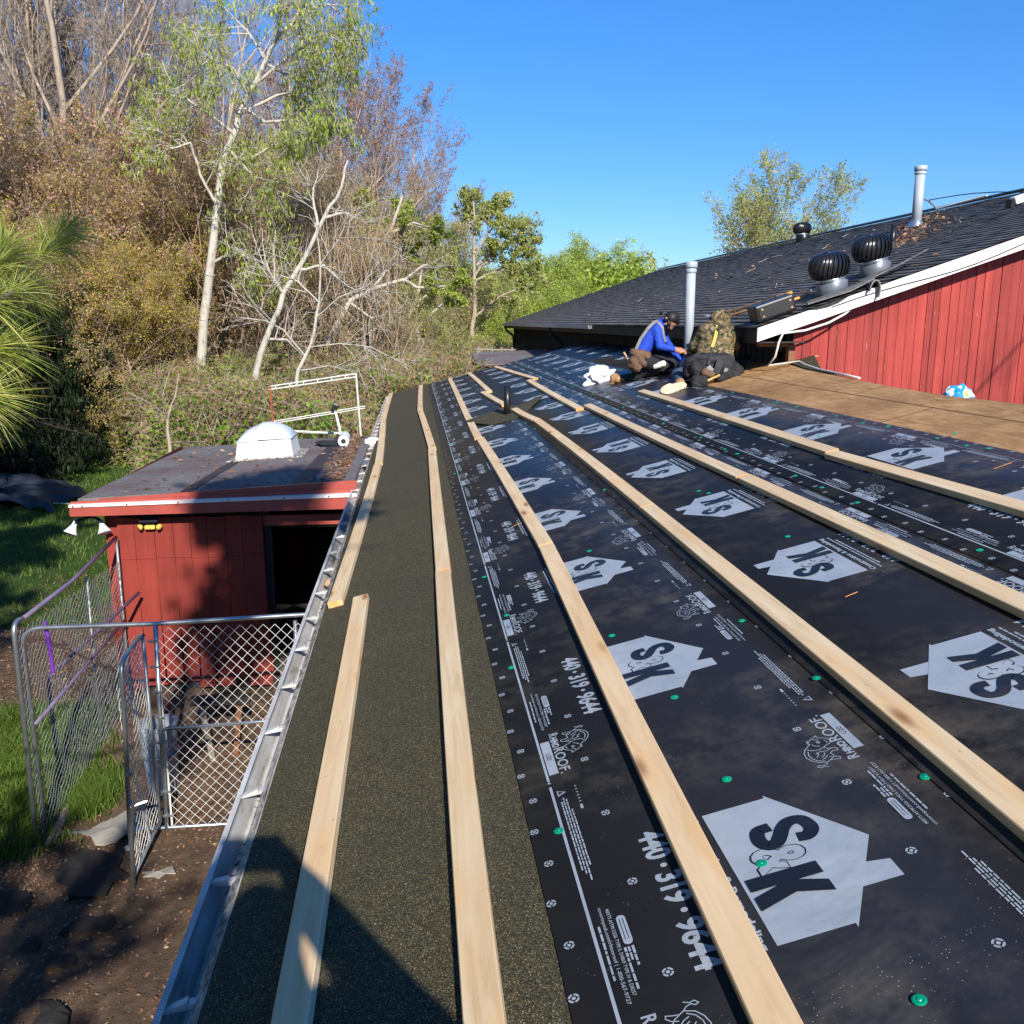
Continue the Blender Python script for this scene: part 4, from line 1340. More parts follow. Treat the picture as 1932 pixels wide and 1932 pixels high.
# skylight
sk = thing('skylight', '', None) if False else None
def SKB(x, y, h): return Vector((x, y, SZ(x, y) + h))
x0, x1, y0, y1 = -2.31, -1.57, 11.8, 12.55
mb = MB(); i_ = .035
mb.hexa([SKB(x0, y0, -.01), SKB(x1, y0, -.01), SKB(x1, y1, -.01), SKB(x0, y1, -.01), SKB(x0 + i_, y0 + i_, .235), SKB(x1 - i_, y0 + i_, .235), SKB(x1 - i_, y1 - i_, .235), SKB(x0 + i_, y1 - i_, .235)])
skl = mb.build('skylight', MATS['white_paint'], shed, bevel=.012); skl['label'] = 'white skylight box with a clouded plastic dome'
mb = MB()
mb.hexa([SKB(x0 - .10, y0 - .06, .004), SKB(x1 + .12, y0 - .06, .004), SKB(x1 + .12, y1 + .06, .004), SKB(x0 - .10, y1 + .06, .004), SKB(x0 - .08, y0 - .05, .016), SKB(x1 + .1, y0 - .05, .016), SKB(x1 + .1, y1 + .05, .016), SKB(x0 - .08, y1 + .05, .016)])
mb.build('skylight_flange', MATS['dirty_white'], skl)
mb = MB()
for i in range(30):
    xx = x0 + .03 + i * (x1 - x0 - .06) / 29
    mb.box((xx, y0 - .012, SZ(xx, y0) + .055), (.009, .02, .055))
mb.build('vent_slots', MATS['gutter'], skl)
mb = MB(); vs = []; n = 13
for j in range(n):
    for i in range(n):
        a, b = i / (n - 1), j / (n - 1)
        h = (max(0, math.sin(math.pi * a)) ** .5) * (max(0, math.sin(math.pi * b)) ** .5)
        vs.append(SKB(x0 + i_ * .6 + (x1 - x0 - 1.2 * i_) * a, y0 + i_ * .6 + (y1 - y0 - 1.2 * i_) * b, .24 + .20 * h))
mb.add(vs, [(j * n + i, j * n + i + 1, (j + 1) * n + i + 1, (j + 1) * n + i) for j in range(n - 1) for i in range(n - 1)])
mb.build('dome', MATS['sky_dome'], skl, smooth=True)
# needles and leaves on the shed roof
t = rs.uniform(0, 1, 900)
xx = -0.78 - np.abs(rs.normal(0, .13, 900)); yy = 9.6 + 4.2 * t
C_ = np.stack([xx, yy, -1.735 + (xx + 3.4) * .036 - (yy - 9.36) * .013 + .015], 1)
xx = rs.uniform(-3.2, -.8, 260); yy = rs.uniform(9.5, 13.8, 260)
C_ = np.vstack([C_, np.stack([xx, yy, -1.735 + (xx + 3.4) * .036 - (yy - 9.36) * .015 + .018], 1)])
P_, F_ = quads(C_, 0.03, rs, np.array((0, 0, 1.)), 2.4)
tag(np_mesh('needle_litter', P_, F_, MATS['dead_leaf']), 'rusty needles and leaves on the flat shed roof', kind='stuff')
# roll of underlayment on the shed roof
rl = thing('underlayment_roll', 'small white-backed roll of black underlayment on the shed roof, partly unrolled', 'roll', (-1.0, 12.9, SZ(-1, 12.9)))
mb = MB()
mb.tube([(-1.0, 12.68, SZ(-1, 12.7) + .075), (-1.02, 13.25, SZ(-1, 13.2) + .075)], .075, 20); mb.build('roll_body', MATS['white_plastic'], rl, smooth=False)
mb = MB(); mb.lathe([(.038, 0), (.036, .004)], (-1.0, 12.677, SZ(-1, 12.7) + .075), 6, axis=(0, -1, 0)); mb.build('roll_core', MATS['black_rubber'], rl)
mb = MB()
mb.add([(-1.0, 12.70, SZ(-1, 12.7) + .012), (-1.30, 12.72, SZ(-1.3, 12.7) + .03), (-1.42, 12.9, SZ(-1.4, 13) + .05), (-1.38, 13.28, SZ(-1.4, 13) + .03), (-1.02, 13.25, SZ(-1, 13) + .012)], [(0, 1, 2, 3, 4)])
o = mb.build('loose_end', MATS['black_rubber'], rl); so = o.modifiers.new('s', 'SOLIDIFY'); so.thickness = .006
mb = MB(); mb.tube([(-1.08, 13.35, SZ(-1, 13.3) + .05), (-1.12, 13.5, SZ(-1, 13.3) + .20), (-1.17, 13.55, SZ(-1, 13.3) + .42)], .018, 8)
bo = thing('caulk_gun', 'thin black applicator tool standing behind the underlayment roll', 'tool', (-1.1, 13.4, SZ(-1, 13.4)))
mb.build('barrel', MATS['white_plastic'], bo)
mb = MB(); mb.box((-1.18, 13.56, SZ(-1, 13.3) + .46), (.09, .05, .13), Matrix.Rotation(.4, 3, 'Y')); mb.build('handle', MATS['black_plastic'], bo, bevel=.01)
# crumpled white paper and a grey-green scrap in the gutter
def crumple(name, label, cat, c, r, mat, seed, sq=(1, 1, .7), lv=3, amp=.45, grp=None):
    bm = bmesh.new(); bmesh.ops.create_icosphere(bm, subdivisions=lv, radius=1.0)
    R_ = random.Random(seed); ds = [(Vector((R_.gauss(0, 1), R_.gauss(0, 1), R_.gauss(0, 1))).normalized(), R_.uniform(2, 6), R_.uniform(0, 6)) for _ in range(10)]
    for v in bm.verts:
        p = v.co.copy(); k_ = 1 + amp * sum(abs(math.sin(p.dot(d) * f + ph)) - .6 for d, f, ph in ds) / 5
        v.co = Vector((p.x * r * sq[0] * k_, p.y * r * sq[1] * k_, max(-.9, p.z) * r * sq[2] * k_))
    me = bpy.data.meshes.new(name); bm.to_mesh(me); bm.free(); me.materials.append(MATS[mat])
    o_ = bpy.data.objects.new(name, me); COL.objects.link(o_); o_.location = c
    return tag(o_, label, cat, grp)


crumple('paper_wad', 'crumpled white paper wad jammed in the far part of the gutter', 'litter', (-0.61, 13.0, -1.68), .11, 'white_plastic', 3)
crumple('leaf_clump', 'rust-brown dead leaf clump in the gutter near the first batten end', 'litter', (-0.60, 6.03, -1.735), .04, 'orange_rock', 7)
crumple('leaf_clump', 'brown leaf clump in the gutter just before the white paper wad', 'litter', (-0.61, 12.2, -1.73), .06, 'brown_wood', 8)
mb = MB(); mb.box((-0.62, 11.2, -1.70), (.10, .30, .015), Matrix.Rotation(.05, 3, 'X'))
tag(mb.build('metal_scrap', MATS['galvanised']), 'pale metal offcut lying across the gutter', 'metal scrap')

# tall pipe frame behind the shed
fr = thing('pipe_frame', 'rusty white pipe frame with two rails standing behind the shed', 'frame', (-1.6, 16, ZG))
for nm, a, b in (('post', at(509.5, 727, 16), (-2.40, 16, ZG)), ('post', at(671.5, 704, 16), (-0.86, 16, ZG))):
    mb = MB(); mb.tube([a, b], .015, 8); mb.build(nm, MATS['white_paint' if nm == 'post' and a.x > -2 else 'red_trim'], fr)
mb = MB()
for dz in (0, -.055):
    mb.tube([at(508, 729, 16) + Vector((0, 0, dz)), at(672, 705, 16) + Vector((0, 0, dz))], .010, 8)
for k in range(6):
    p = at(512, 729, 16).lerp(at(670, 705.5, 16), (k + .3) / 6); mb.tube([p, p - Vector((0, 0, .055))], .008, 6)
mb.build('top_rail', MATS['white_paint'], fr)
mb = MB()
for dz in (0, -.035):
    mb.tube([at(517, 795, 16) + Vector((0, 0, dz)), at(689, 766, 16) + Vector((0, 0, dz))], .008, 8)
mb.build('middle_rail', MATS['white_paint'], fr)
mb = MB(); mb.tube([at(545, 813, 14.5), at(600, 816, 14.4), at(650, 818, 14.2)], .02, 6)
tag(mb.build('white_rail', MATS['rope_white']), 'long white pipe lying along the back edge of the shed roof', 'pipe')

# bits of leaf and grit lying in the gutter
k = 2600; yy = rs.uniform(.4, 21.2, k); xx = -.605 + rs.normal(0, .018, k); m_ = (xx > -.642) & (xx < -.566) & (np.sin(yy * 2.3) + np.sin(yy * 5.1) + rs.normal(0, .7, k) > 0)
P_, F_ = quads(np.stack([xx, yy, np.full(k, -1.789)], 1)[m_], .014, rs, np.array((0, 0, 1.)), 1.6)
tag(np_mesh('gutter_litter', P_, F_, MATS['dead_leaf']), 'leaf bits and grit lying in the gutter', kind='stuff')
# nail heads and scuffs on the bare deck
mb = MB(); R = random.Random(14)
for y in np.arange(-2.5, 10.0, 0.61):
    for u in np.arange(3.02, 3.68, 0.15):
        p = RP(u + R.uniform(-.01, .01), y + R.uniform(-.01, .01), -.0015); mb.add([p + Vector((a * .004, b * .004, a * .001)) for a, b in ((-1, -1), (1, -1), (1, 1), (-1, 1))], [(0, 1, 2, 3)])
mb.build('nail_heads', MATS['galvanised_dull'], low)
# ================================================================== yard: kennel, litter, grass
def segs(P0, P1, r0, r1, sides=3):
    """many small tapered prisms at once"""
    P0 = np.asarray(P0, float); P1 = np.asarray(P1, float); n = len(P0)
    r0 = np.broadcast_to(r0, n).astype(float); r1 = np.broadcast_to(r1, n).astype(float)
    d = P1 - P0; L = np.linalg.norm(d, axis=1); L[L == 0] = 1e-6; d = d / L[:, None]
    ref = np.where(np.abs(d[:, 2:3]) > 0.9, np.array([[1., 0, 0]]), np.array([[0, 0, 1.]]))
    a = np.cross(d, ref); a /= np.linalg.norm(a, axis=1)[:, None]; b = np.cross(d, a)
    V = np.zeros((n, 2 * sides, 3))
    for k in range(sides):
        w = 2 * math.pi * k / sides; o = a * math.cos(w) + b * math.sin(w)
        V[:, k] = P0 + o * r0[:, None]; V[:, sides + k] = P1 + o * r1[:, None]
    base = np.arange(n)[:, None] * 2 * sides
    F = np.concatenate([base + np.array([[k, (k + 1) % sides, sides + (k + 1) % sides, sides + k]]) for k in range(sides)], 0)
    return V.reshape(-1, 3), F


def GP(px, py):
    """where a measured direction meets the flat yard"""
    d = _f + _r * ((px - 966) / 1712) - _u * ((py - 966) / 1712)
    return d * (ZG / d.z)


def chain(name, parent, O, U, W, H, cell=0.085, r=0.0021, wob=0.0, seed=1, mat='galvanised'):
    """woven diamond wire between O, O+U*W and up H"""
    O = np.array(O, float); U = np.array(U, float); U /= np.linalg.norm(U); Z = np.array([0, 0, 1.])
    nrm = np.cross(U, Z); rs_ = np.random.RandomState(seed)
    A, B = [], []
    hw, hh = cell / 2, cell / 2 * 1.05
    nx = int(W / hw); nz = int(H / hh)
    P = np.zeros((nx + 1, nz + 1, 3))
    for i in range(nx + 1):
        for j in range(nz + 1):
            w1 = wob * (math.sin(j * 1.9 + i) + math.sin(.37 * i * j)) if wob else 0
            P[i, j] = O + U * (i * hw + w1 * .4) + Z * (j * hh + w1 * .4) + nrm * (0.006 * math.sin(.3 * i + .21 * j) + (0.0015 if (i + j) % 4 < 2 else -.0015) + wob * math.sin(.8 * i + .3 * j))
    for i in range(nx):
        for j in range(nz):
            if (i + j) % 2 == 0: A.append(P[i, j]); B.append(P[i + 1, j + 1])
            else: A.append(P[i + 1, j]); B.append(P[i, j + 1])
    V, F = segs(A, B, r, r, 4)
    return np_mesh(name, V, F, MATS[mat], parent=parent)


def arc(a, c, b, n=5):
    a, c, b = Vector(a), Vector(c), Vector(b)
    return [a * (1 - t) ** 2 + c * 2 * t * (1 - t) + b * t * t for t in [k / n for k in range(n + 1)]]


R = random.Random(77)
FY = 7.3
kf = thing('chain_link_fence', 'galvanised chain-link kennel front with a doorway, between yard and gutter', 'fence panel', (-2, FY, ZG), 'chain-link kennel panels')
tl = at(42, 1190, FY); ztop = tl.z
path = [Vector((tl.x, FY, ZG + .03)), Vector((tl.x - .01, FY, ztop - .14))] + arc((tl.x - .01, FY, ztop - .12), (tl.x, FY, ztop + .015), (tl.x + .14, FY, ztop + .02)) + [at(290, 1177, FY), at(565, 1160, FY), Vector((-0.42, FY, ztop + .06))]
mb = MB(); mb.tube(path, .019, 10); mb.tube([(tl.x, FY, ZG + .03), (-2.25, FY, ZG + .03), (-0.42, FY, ZG + .04)], .017, 8); mb.build('frame', MATS['galvanised'], kf, smooth=True)
hx = -2.185
mb = MB(); mb.tube([(hx, FY, ZG + .03), at(293, 1180, FY)], .020, 10); mb.build('post', MATS['galvanised'], kf, smooth=True)
mb = MB(); mb.tube([(-2.14, FY, ZG + .05), (-2.14, FY, ztop - .03)], .008, 6); mb.build('tension_bar', MATS['white_paint'], kf)
mb = MB(); mb.tube([at(305, 1376, FY), at(497, 1361, FY), Vector((-.42, FY, at(497, 1361, FY).z + .03))], .017, 8); mb.build('middle_rail', MATS['galvanised'], kf, smooth=True)
mb = MB(); mb.tube([(-1.03, FY + .03, ZG), (-1.03, FY + .03, ztop)], .018, 8); mb.build('post', MATS['galvanised'], kf, smooth=True)
chain('wire_mesh', kf, (-2.13, FY, ZG + .04), (1, 0.0, 0), 1.66, ztop - ZG - .04, 0.094, .0021, mat='white_paint')
for k, zz in enumerate(np.linspace(ZG + .15, ztop - .12, 8)):
    mb = MB(); mb.box((-2.165, FY - .012, zz), (.075, .030, .016)); mb.build('tie_band', MATS['galvanised'], kf)

kg = thing('kennel_gate', 'narrow galvanised chain-link gate swung open towards the roof', 'gate', (-2.2, 6.9, ZG), 'chain-link kennel panels')
go = at(230, 1275, 6.5); gb = at(252, 1680, 6.5)
gz = go.z + .07
hinge_t = Vector((-2.215, 7.2, ztop - .04)); hinge_b = Vector((-2.21, 7.2, ZG + .12))
path = [gb, Vector((go.x, 6.5, go.z - .03))] + arc(go, (go.x, 6.5, gz + .03), (go.x - .005, 6.62, gz + .035)) + [hinge_t.lerp(go, .12) + Vector((0, 0, .03)), hinge_t]
mb = MB(); mb.tube(path, .019, 10); mb.build('frame', MATS['galvanised'], kg, smooth=True)
mb = MB(); mb.tube([hinge_t + Vector((0, 0, -.02)), hinge_b], .016, 8); mb.build('hinge_post', MATS['galvanised_dull'], kg, smooth=True)
mb = MB(); mb.tube([gb + Vector((0, .02, .10)), hinge_b + Vector((0, 0, .03))], .016, 8); mb.build('bottom_rail', MATS['galvanised_dull'], kg, smooth=True)
chain('wire_mesh', kg, (gb.x + .012, 6.52, ZG + .14), (0.0, 1, 0), .68, 1.66, 0.078, .0024, 0.010, mat='white_paint')
zl = at(247, 1520, 6.5).z
mb = MB(); mb.tube([(go.x - .01, 6.5, zl + .03), (go.x - .01, 6.5, zl - .02)], .030, 10); mb.tube([(go.x - .02, 6.48, zl), (go.x + .09, 6.52, zl + .02)], .011, 6); mb.build('latch', MATS['galvanised'], kg)
for py in (1330, 1460, 1600):
    p = at(242, py, 6.5); mb = MB(); mb.tube([p + Vector((0, 0, .012)), p - Vector((0, 0, .012))], .023, 8); mb.build('tie_band', MATS['galvanised'], kg)

ks = thing('chain_link_fence', 'long chain-link kennel side panel with a faded purple top rail, running back to the shed', 'fence panel', (-3.3, 8.3, ZG), 'chain-link kennel panels')
s0 = at(26, 1190, 7.2); s1 = at(219, 1014, 9.45)
path = [at(70, 1597, 7.2), Vector((s0.x, 7.2, s0.z - .05))] + arc(s0 + Vector((0, 0, -.03)), s0 + Vector((0, 0, .09)), s0.lerp(s1, .07) + Vector((0, 0, .03)))
mb = MB(); mb.tube(path, .020, 10); mb.build('post', MATS['galvanised'], ks, smooth=True)
mb = MB(); mb.tube([path[-1], s0.lerp(s1, .5) + Vector((0, 0, -.03)), s1], .019, 8); mb.build('top_rail', MATS['purple_paint'], ks, smooth=True)
mb = MB(); mb.tube([at(67, 1366, 7.2), at(236, 1170, 9.4)], .015, 8); mb.build('middle_rail', MATS['purple_paint'], ks, smooth=True)
pm = at(164, 1090, 8.75)
mb = MB(); mb.tube([pm, (pm.x - .02, 8.75, ZG + .22)], .013, 8); mb.build('post', MATS['galvanised_dull'], ks, smooth=True)
mb = MB(); mb.tube([s1, (s1.x, 9.45, ZG + .3)], .014, 8); mb.build('post', MATS['galvanised_dull'], ks, smooth=True)
U_ = Vector((s1.x - s0.x, 9.45 - 7.2, 0))
ch = chain('wire_mesh', ks, (s0.x + .01, 7.22, ZG + .05), U_, U_.length - .03, s0.z - ZG - .06, 0.074, .0018, 0.006, 4, 'galvanised_dull')
mb = MB(); mb.tube([at(84, 1172, 7.35), at(90, 1200, 7.35), at(96, 1235, 7.4), at(100, 1270, 7.4)], [.012, .018, .014, .016], 6); 
tag(mb.build('purple_strap', MATS['purple']), 'bright purple strap hanging on the kennel side panel', 'strap')

ki = thing('chain_link_fence', 'dull chain-link kennel panel leaning inside the run behind the side panel', 'fence panel', (-3.0, 8.6, ZG), 'chain-link kennel panels')
i0 = at(92, 1290, 8.0); i1 = at(262, 1118, 9.35)
mb = MB(); mb.tube([Vector((i0.x, 8.0, ZG + .06)), i0 + Vector((0, 0, -.04))] + arc(i0, i0 + Vector((0, 0, .12)), i0.lerp(i1, .12) + Vector((0, 0, .05))) + [i1], .017, 8)
mb.build('frame', MATS['purple_paint'], ki, smooth=True)
U_ = Vector((i1.x - i0.x, 1.35, 0))
chain('wire_mesh', ki, (i0.x, 8.02, ZG + .12), U_, U_.length, i0.z - ZG - .1, 0.078, .0016, 0.006, 6, 'galvanised_dull')

bn_ = thing('trash_bin', 'pale grey plastic bin standing behind the open kennel gate', 'bin', (-2.38, 7.95, ZG))
mb = MB(); mb.lathe([(.13, 0.0), (.165, .62), (.175, .63), (.175, .66), (.15, .66), (.12, .10), (.01, .10)], (-2.38, 7.95, float(GZ(-2.38, 7.95)) - .01), 24); mb.build('bin_body', MATS['bin_grey'], bn_, smooth=False)
mb = MB(); mb.lathe([(.172, .40), (.176, .41), (.176, .42), (.172, .43)], (-2.38, 7.95, ZG), 24); mb.build('bin_rim', MATS['galvanised_dull'], bn_)
st_ = thing('saw_horse', 'dark wooden trestle behind the chain-link front', 'trestle', (-1.95, 8.3, ZG))
for dx, dy in ((-.13, 0), (.13, .05)):
    mb = MB(); mb.box((-1.9 + dx, 8.3 + dy, ZG + .36), (.05, .04, .72), Matrix.Rotation(dx, 3, 'Y')); mb.build('leg', MATS['brown_wood'] if dx > 0 else MATS['weathered_wood'], st_)
mb = MB(); mb.box((-1.9, 8.32, ZG + .74), (.55, .10, .07)); mb.build('beam', MATS['dark_fascia'], st_)
mb = MB(); mb.box((-1.2, 8.8, ZG + .25), (.9, .06, .12)); tag(mb.build('timber', MATS['brown_wood']), 'dark timber lying on the ground below the shed doorway', 'timber')
mb = MB(); mb.box((-3.93, 7.35, ZG + .03), (.07, .55, .03), Matrix.Rotation(-.3, 3, 'Z')); tag(mb.build('metal_strip', MATS['bin_grey']), 'pale metal strip on the ground outside the kennel', 'metal strip')
mb = MB(); mb.tube([GP(95, 1600) + Vector((0, 0, .04)), GP(125, 1540) + Vector((0, .0, .05)), GP(205, 1440) + Vector((0, 0, .06))], [.04, .035, .02], 6)
tag(mb.build('old_log', MATS['bark_grey']), 'weathered grey branch lying at the foot of the kennel side', 'branch')


def flat_scrap(name, label, cat, px, mat, seed, th=0.02, grp=None):
    r_ = random.Random(seed); pts = [GP(*p) for p in px]
    pts = [Vector((p.x, p.y, float(GZ(p.x, p.y)) + th + r_.uniform(0, .02))) for p in pts]
    m_ = MB(); k = len(pts); c = sum(pts, Vector()) / k + Vector((0, 0, .015)); up = Vector((0, 0, .012))
    mids = []
    for i in range(k):
        q = pts[i].lerp(pts[(i + 1) % k], .5); mids += [pts[i], q + (q - c) * r_.uniform(-.30, .22) + Vector((0, 0, r_.uniform(-.008, .02)))]
    k = len(mids); vs = mids + [c] + [p - up for p in mids] + [c - up]
    fs = [(i, (i + 1) % k, k) for i in range(k)] + [(k + 1 + (i + 1) % k, k + 1 + i, 2 * k + 1) for i in range(k)] + [(i, k + 1 + i, k + 1 + (i + 1) % k, (i + 1) % k) for i in range(k)]
    m_.add(vs, fs)
    return tag(m_.build(name, MATS[mat]), label, cat, grp)


G_ = 'torn roofing felt scraps on the ground'
flat_scrap('felt_scrap', 'broad black felt scrap with a pointed corner, below the kennel gate', 'felt scrap', [(110, 1772), (160, 1738), (205, 1735), (219, 1748), (196, 1765), (150, 1775)], 'old_felt', 1, grp=G_)
flat_scrap('felt_scrap', 'arrow-shaped black felt scrap in the sunlit patch of soil', 'felt scrap', [(84, 1842), (100, 1818), (145, 1811), (146, 1826), (118, 1838)], 'old_felt', 2, grp=G_)
flat_scrap('felt_scrap', 'dark felt scrap cut off by the bottom edge of the photo', 'felt scrap', [(60, 1940), (75, 1900), (112, 1897), (134, 1920), (130, 1945)], 'old_felt', 3, grp=G_)
flat_scrap('felt_scrap', 'small dark felt scrap near the left edge of the yard', 'felt scrap', [(38, 1800), (50, 1778), (80, 1785), (70, 1806)], 'old_felt', 4, grp=G_)
flat_scrap('felt_scrap', 'large crumpled black felt sheet between the kennel posts', 'felt scrap', [(120, 1640), (150, 1610), (230, 1625), (245, 1660), (200, 1700), (130, 1700), (105, 1670)], 'old_felt', 5, .03, grp=G_)
flat_scrap('felt_scrap', 'black felt flap at the far left beside the yard path', 'felt scrap', [(0, 1700), (30, 1690), (62, 1695), (50, 1725), (0, 1732)], 'old_felt', 6, grp=G_)
flat_scrap('cloth_rag', 'torn grey canvas rag just inside the kennel doorway', 'rag', [(155, 1582), (190, 1562), (240, 1540), (262, 1545), (265, 1575), (220, 1592), (180, 1600)], 'beige_cloth', 7, .04)
flat_scrap('cloth_rag', 'small pale strip of rag right of the open gate', 'rag', [(268, 1650), (300, 1652), (328, 1640), (332, 1655), (300, 1662), (270, 1660)], 'beige_cloth', 8, .03)
# plank ends poking out below the gutter
mb = MB(); mb.box((-.93, 2.02, -2.10), (.10, .55, .035), Matrix.Rotation(.2, 3, 'X')); tag(mb.build('plank', MATS['lumber']), 'end of a pale plank poking out below the gutter', 'plank')
mb = MB(); mb.tube([(-.86, 2.12, -2.05), (-.86, 2.45, ZG)], .035, 6); tag(mb.build('prop_post', MATS['dark_fascia']), 'dark prop leaning below the near end of the gutter', 'post')

# grey tarpaulin on the lawn
n = 26; vs = []; rs2 = np.random.RandomState(8)
for j in range(n):
    for i in range(n):
        a, b = i / (n - 1) * 2 - 1, j / (n - 1) * 2 - 1
        x, y = -9.6 + 1.7 * a + .3 * math.sin(5 * b), 21.3 + 1.5 * b + .3 * math.sin(4 * a)
        h = 0.10 + .22 * abs(math.sin(3.1 * a + 2 * b)) * max(0, 1 - a * a) + .06 * abs(math.sin(9 * a - 7 * b)) + (0.35 * math.exp(-((a + .3) ** 2 + (b - .3) ** 2) * 6)) - .1 * (max(abs(a), abs(b)) > .93)
        vs.append((x, y, float(GZ(x, y)) + h))
mb = MB(); mb.add(vs, [(j * n + i, j * n + i + 1, (j + 1) * n + i + 1, (j + 1) * n + i) for j in range(n - 1) for i in range(n - 1)])
tag(mb.build('tarpaulin', MATS['tarp_blue']), 'crumpled blue-grey tarpaulin lying on the shaded lawn', 'tarpaulin')
mb = MB(); mb.tube([(x, y, float(GZ(x, y)) + .05) for x, y in ((-8.0, 20.6), (-7.4, 20.4), (-6.8, 20.3), (-6.0, 20.3))], .018, 6)
tag(mb.build('rope', MATS['rope_white']), 'white rope trailing over the lawn from the tarpaulin', 'rope')

# grass: blades over the lawn and a bright tuft by the kennel
def blades(C, h, w, rs_, name, mat, label):
    n = len(C); a = rs_.uniform(0, 2 * math.pi, n); d = np.stack([np.cos(a), np.sin(a), np.zeros(n)], 1)
    hh = h * rs_.uniform(.5, 1.3, n); lean = rs_.normal(0, .45, (n, 2)) * hh[:, None]
    tip = C + np.c_[lean, hh]; mid = C + np.c_[lean * .35, hh * .55]
    ww = (w * rs_.uniform(.6, 1.3, n))[:, None]
    V = np.stack([C - d * ww, C + d * ww, mid + d * ww * .7, tip, mid - d * ww * .7], 1).reshape(-1, 3)
    b = np.arange(n)[:, None] * 5
    F = np.concatenate([b + [[0, 1, 2, 4]], b + [[4, 2, 3, 3]]], 0)
    T = np.concatenate([b + [[0, 1, 2]], b + [[0, 2, 4]], b + [[4, 2, 3]]], 0)
    return tag(np_mesh(name, V, T, MATS[mat]), label, kind='stuff')


leafmat('grass_blade', [(0.10, 0.19, 0.02), (0.14, 0.24, 0.03), (0.08, 0.14, 0.02), (0.20, 0.24, 0.06)], .3)
k = 26000; x = rs2.uniform(-14, -4.2, k); y = 12.0 + 17 * rs2.uniform(0, 1, k)
m_ = x < -4.3 - .10 * (y - 12); x, y = x[m_], y[m_]
blades(np.stack([x, y, GZ(x, y)], 1), .09, .008, rs2, 'grass', 'grass_blade', 'short green lawn in the shade behind the kennel')
k = 15000; x = -3.75 + rs2.normal(0, .33, k); y = rs2.uniform(6.9, 9.3, k); m_ = (x > -4.9) & (x < -3.0 + .2 * np.sin(9 * y)); x, y = x[m_], y[m_]
k2 = 3500; x2 = -2.98 + rs2.normal(0, .10, k2); y2 = 7.9 + rs2.normal(0, .16, k2)
x = np.r_[x, x2]; y = np.r_[y, y2]
blades(np.stack([x, y, GZ(x, y)], 1), .13, .006, rs2, 'grass', 'grass_blade', 'bright sunlit grass growing along the kennel side')
# leaf litter over the yard
k = 16000
x = np.r_[rs2.uniform(-6.5, -.6, k), rs2.normal(-3.5, .5, 3500), rs2.uniform(-2.2, -.7, 3000), rs2.uniform(-5.8, -3.4, 9000)]
y = np.r_[rs2.uniform(2.2, 12, k), rs2.normal(6.9, .35, 3500), rs2.uniform(7.0, 9.4, 3000), rs2.uniform(8.2, 14.5, 9000)]
C_ = np.stack([x, y, GZ(x, y) + rs2.uniform(.004, .03, len(x))], 1)
P_, F_ = quads(C_, .017, rs2, np.array((0, 0, 1.)), 1.9)
tag(np_mesh('leaf_litter', P_, F_, MATS['dead_leaf']), 'fallen leaves, needles and chips over the bare yard soil', kind='stuff')

# a few needles and chips on the near underlayment
for i, (u, y, a, L) in enumerate(((1.09, 1.80, .75, .07), (1.40, 3.30, .25, .06), (.33, 5.9, .6, .10), (2.75, 4.35, .2, .12), (2.62, 3.95, .1, .09))):
    p = RP(u, y, base_h(u) + .006); d = Vector((RD[0], 0, RD[2])) * math.cos(a) + Vector((0, 1, 0)) * math.sin(a)
    mb = MB(); mb.tube([p - d * L / 2, p + d * L / 2], [.0012, .0014], 4)
    tag(mb.build('pine_needle', MATS['hickory']), 'dry orange pine needle lying on the black underlayment', 'pine needle', 'loose needles on the underlayment')

# bags and rolls on the roof
crumple('plastic_bag', 'crumpled white plastic bag lying behind the third row of battens', 'bag', RP(2.36, 12.8, .08), .135, 'white_plastic', 21, (1.5, .8, 1.05), 4, .85)
simple('coloured_bag', (0.05, 0.30, 0.60), .3)
m = NT('printed_bag', .25, .6); v = m.coord('Object'); f = m.noise(v, 9, 3)
m.col(m.ramp(f, [(0.0, (.75, .85, .9)), (.40, (.02, .28, .62)), (.55, (.65, .80, .85)), (.64, (.45, .75, .05)), (.7, (.7, .8, .85))], 'CONSTANT')).reg('printed_bag')
crumple('plastic_bag', 'blue, green and white plastic bag at the foot of the red gable wall', 'bag', at(1808, 740, 6.6) + Vector((0, 0, -.03)), .095, 'printed_bag', 22, (1.15, .8, .9), 4, .4)
fr_ = thing('film_roll', 'roll of shiny black plastic lying under the barn eave behind the camouflage worker', 'roll', RP(4.0, 11.4, .08))
mb = MB(); a_ = at(1375, 690, 11.15); b_ = at(1470, 665, 11.0)
mb.tube([a_, a_.lerp(b_, .3), a_.lerp(b_, .7) + Vector((0, 0, .01)), b_], [.05, .078, .085, .06], 14); mb.build('roll_body', MATS['black_film'], fr_, smooth=True)
for k, (pa, pb) in enumerate((((1395, 697), (1455, 685)), ((1398, 706), (1462, 695)))):
    pass
for k, (pa, pb, lab) in enumerate((((1415, 692), (1437, 684), 'upper yellow tool handle on the deck, right of the camouflage worker'), ((1415, 698), (1440, 694), 'lower yellow tool handle on the deck, right of the camouflage worker'))):
    mb = MB(); mb.tube([at(*pa, 10.75), at(*pb, 10.8)], [.014, .017], 8); tag(mb.build('pry_tool', MATS['yellow_plastic'], smooth=True), lab, 'tool')
# strip of granule felt and flashing where the deck meets the barn corner
mb = MB(); slab(mb, [(3.86, 9.3), (3.80, 8.5), (3.90, 9.0), (4.30, 10.04), (3.98, 10.04)], .002, .012)
tag(mb.build('felt_offcut', MATS['granules']), 'dark granule felt offcut at the foot of the barn corner post', 'felt offcut')
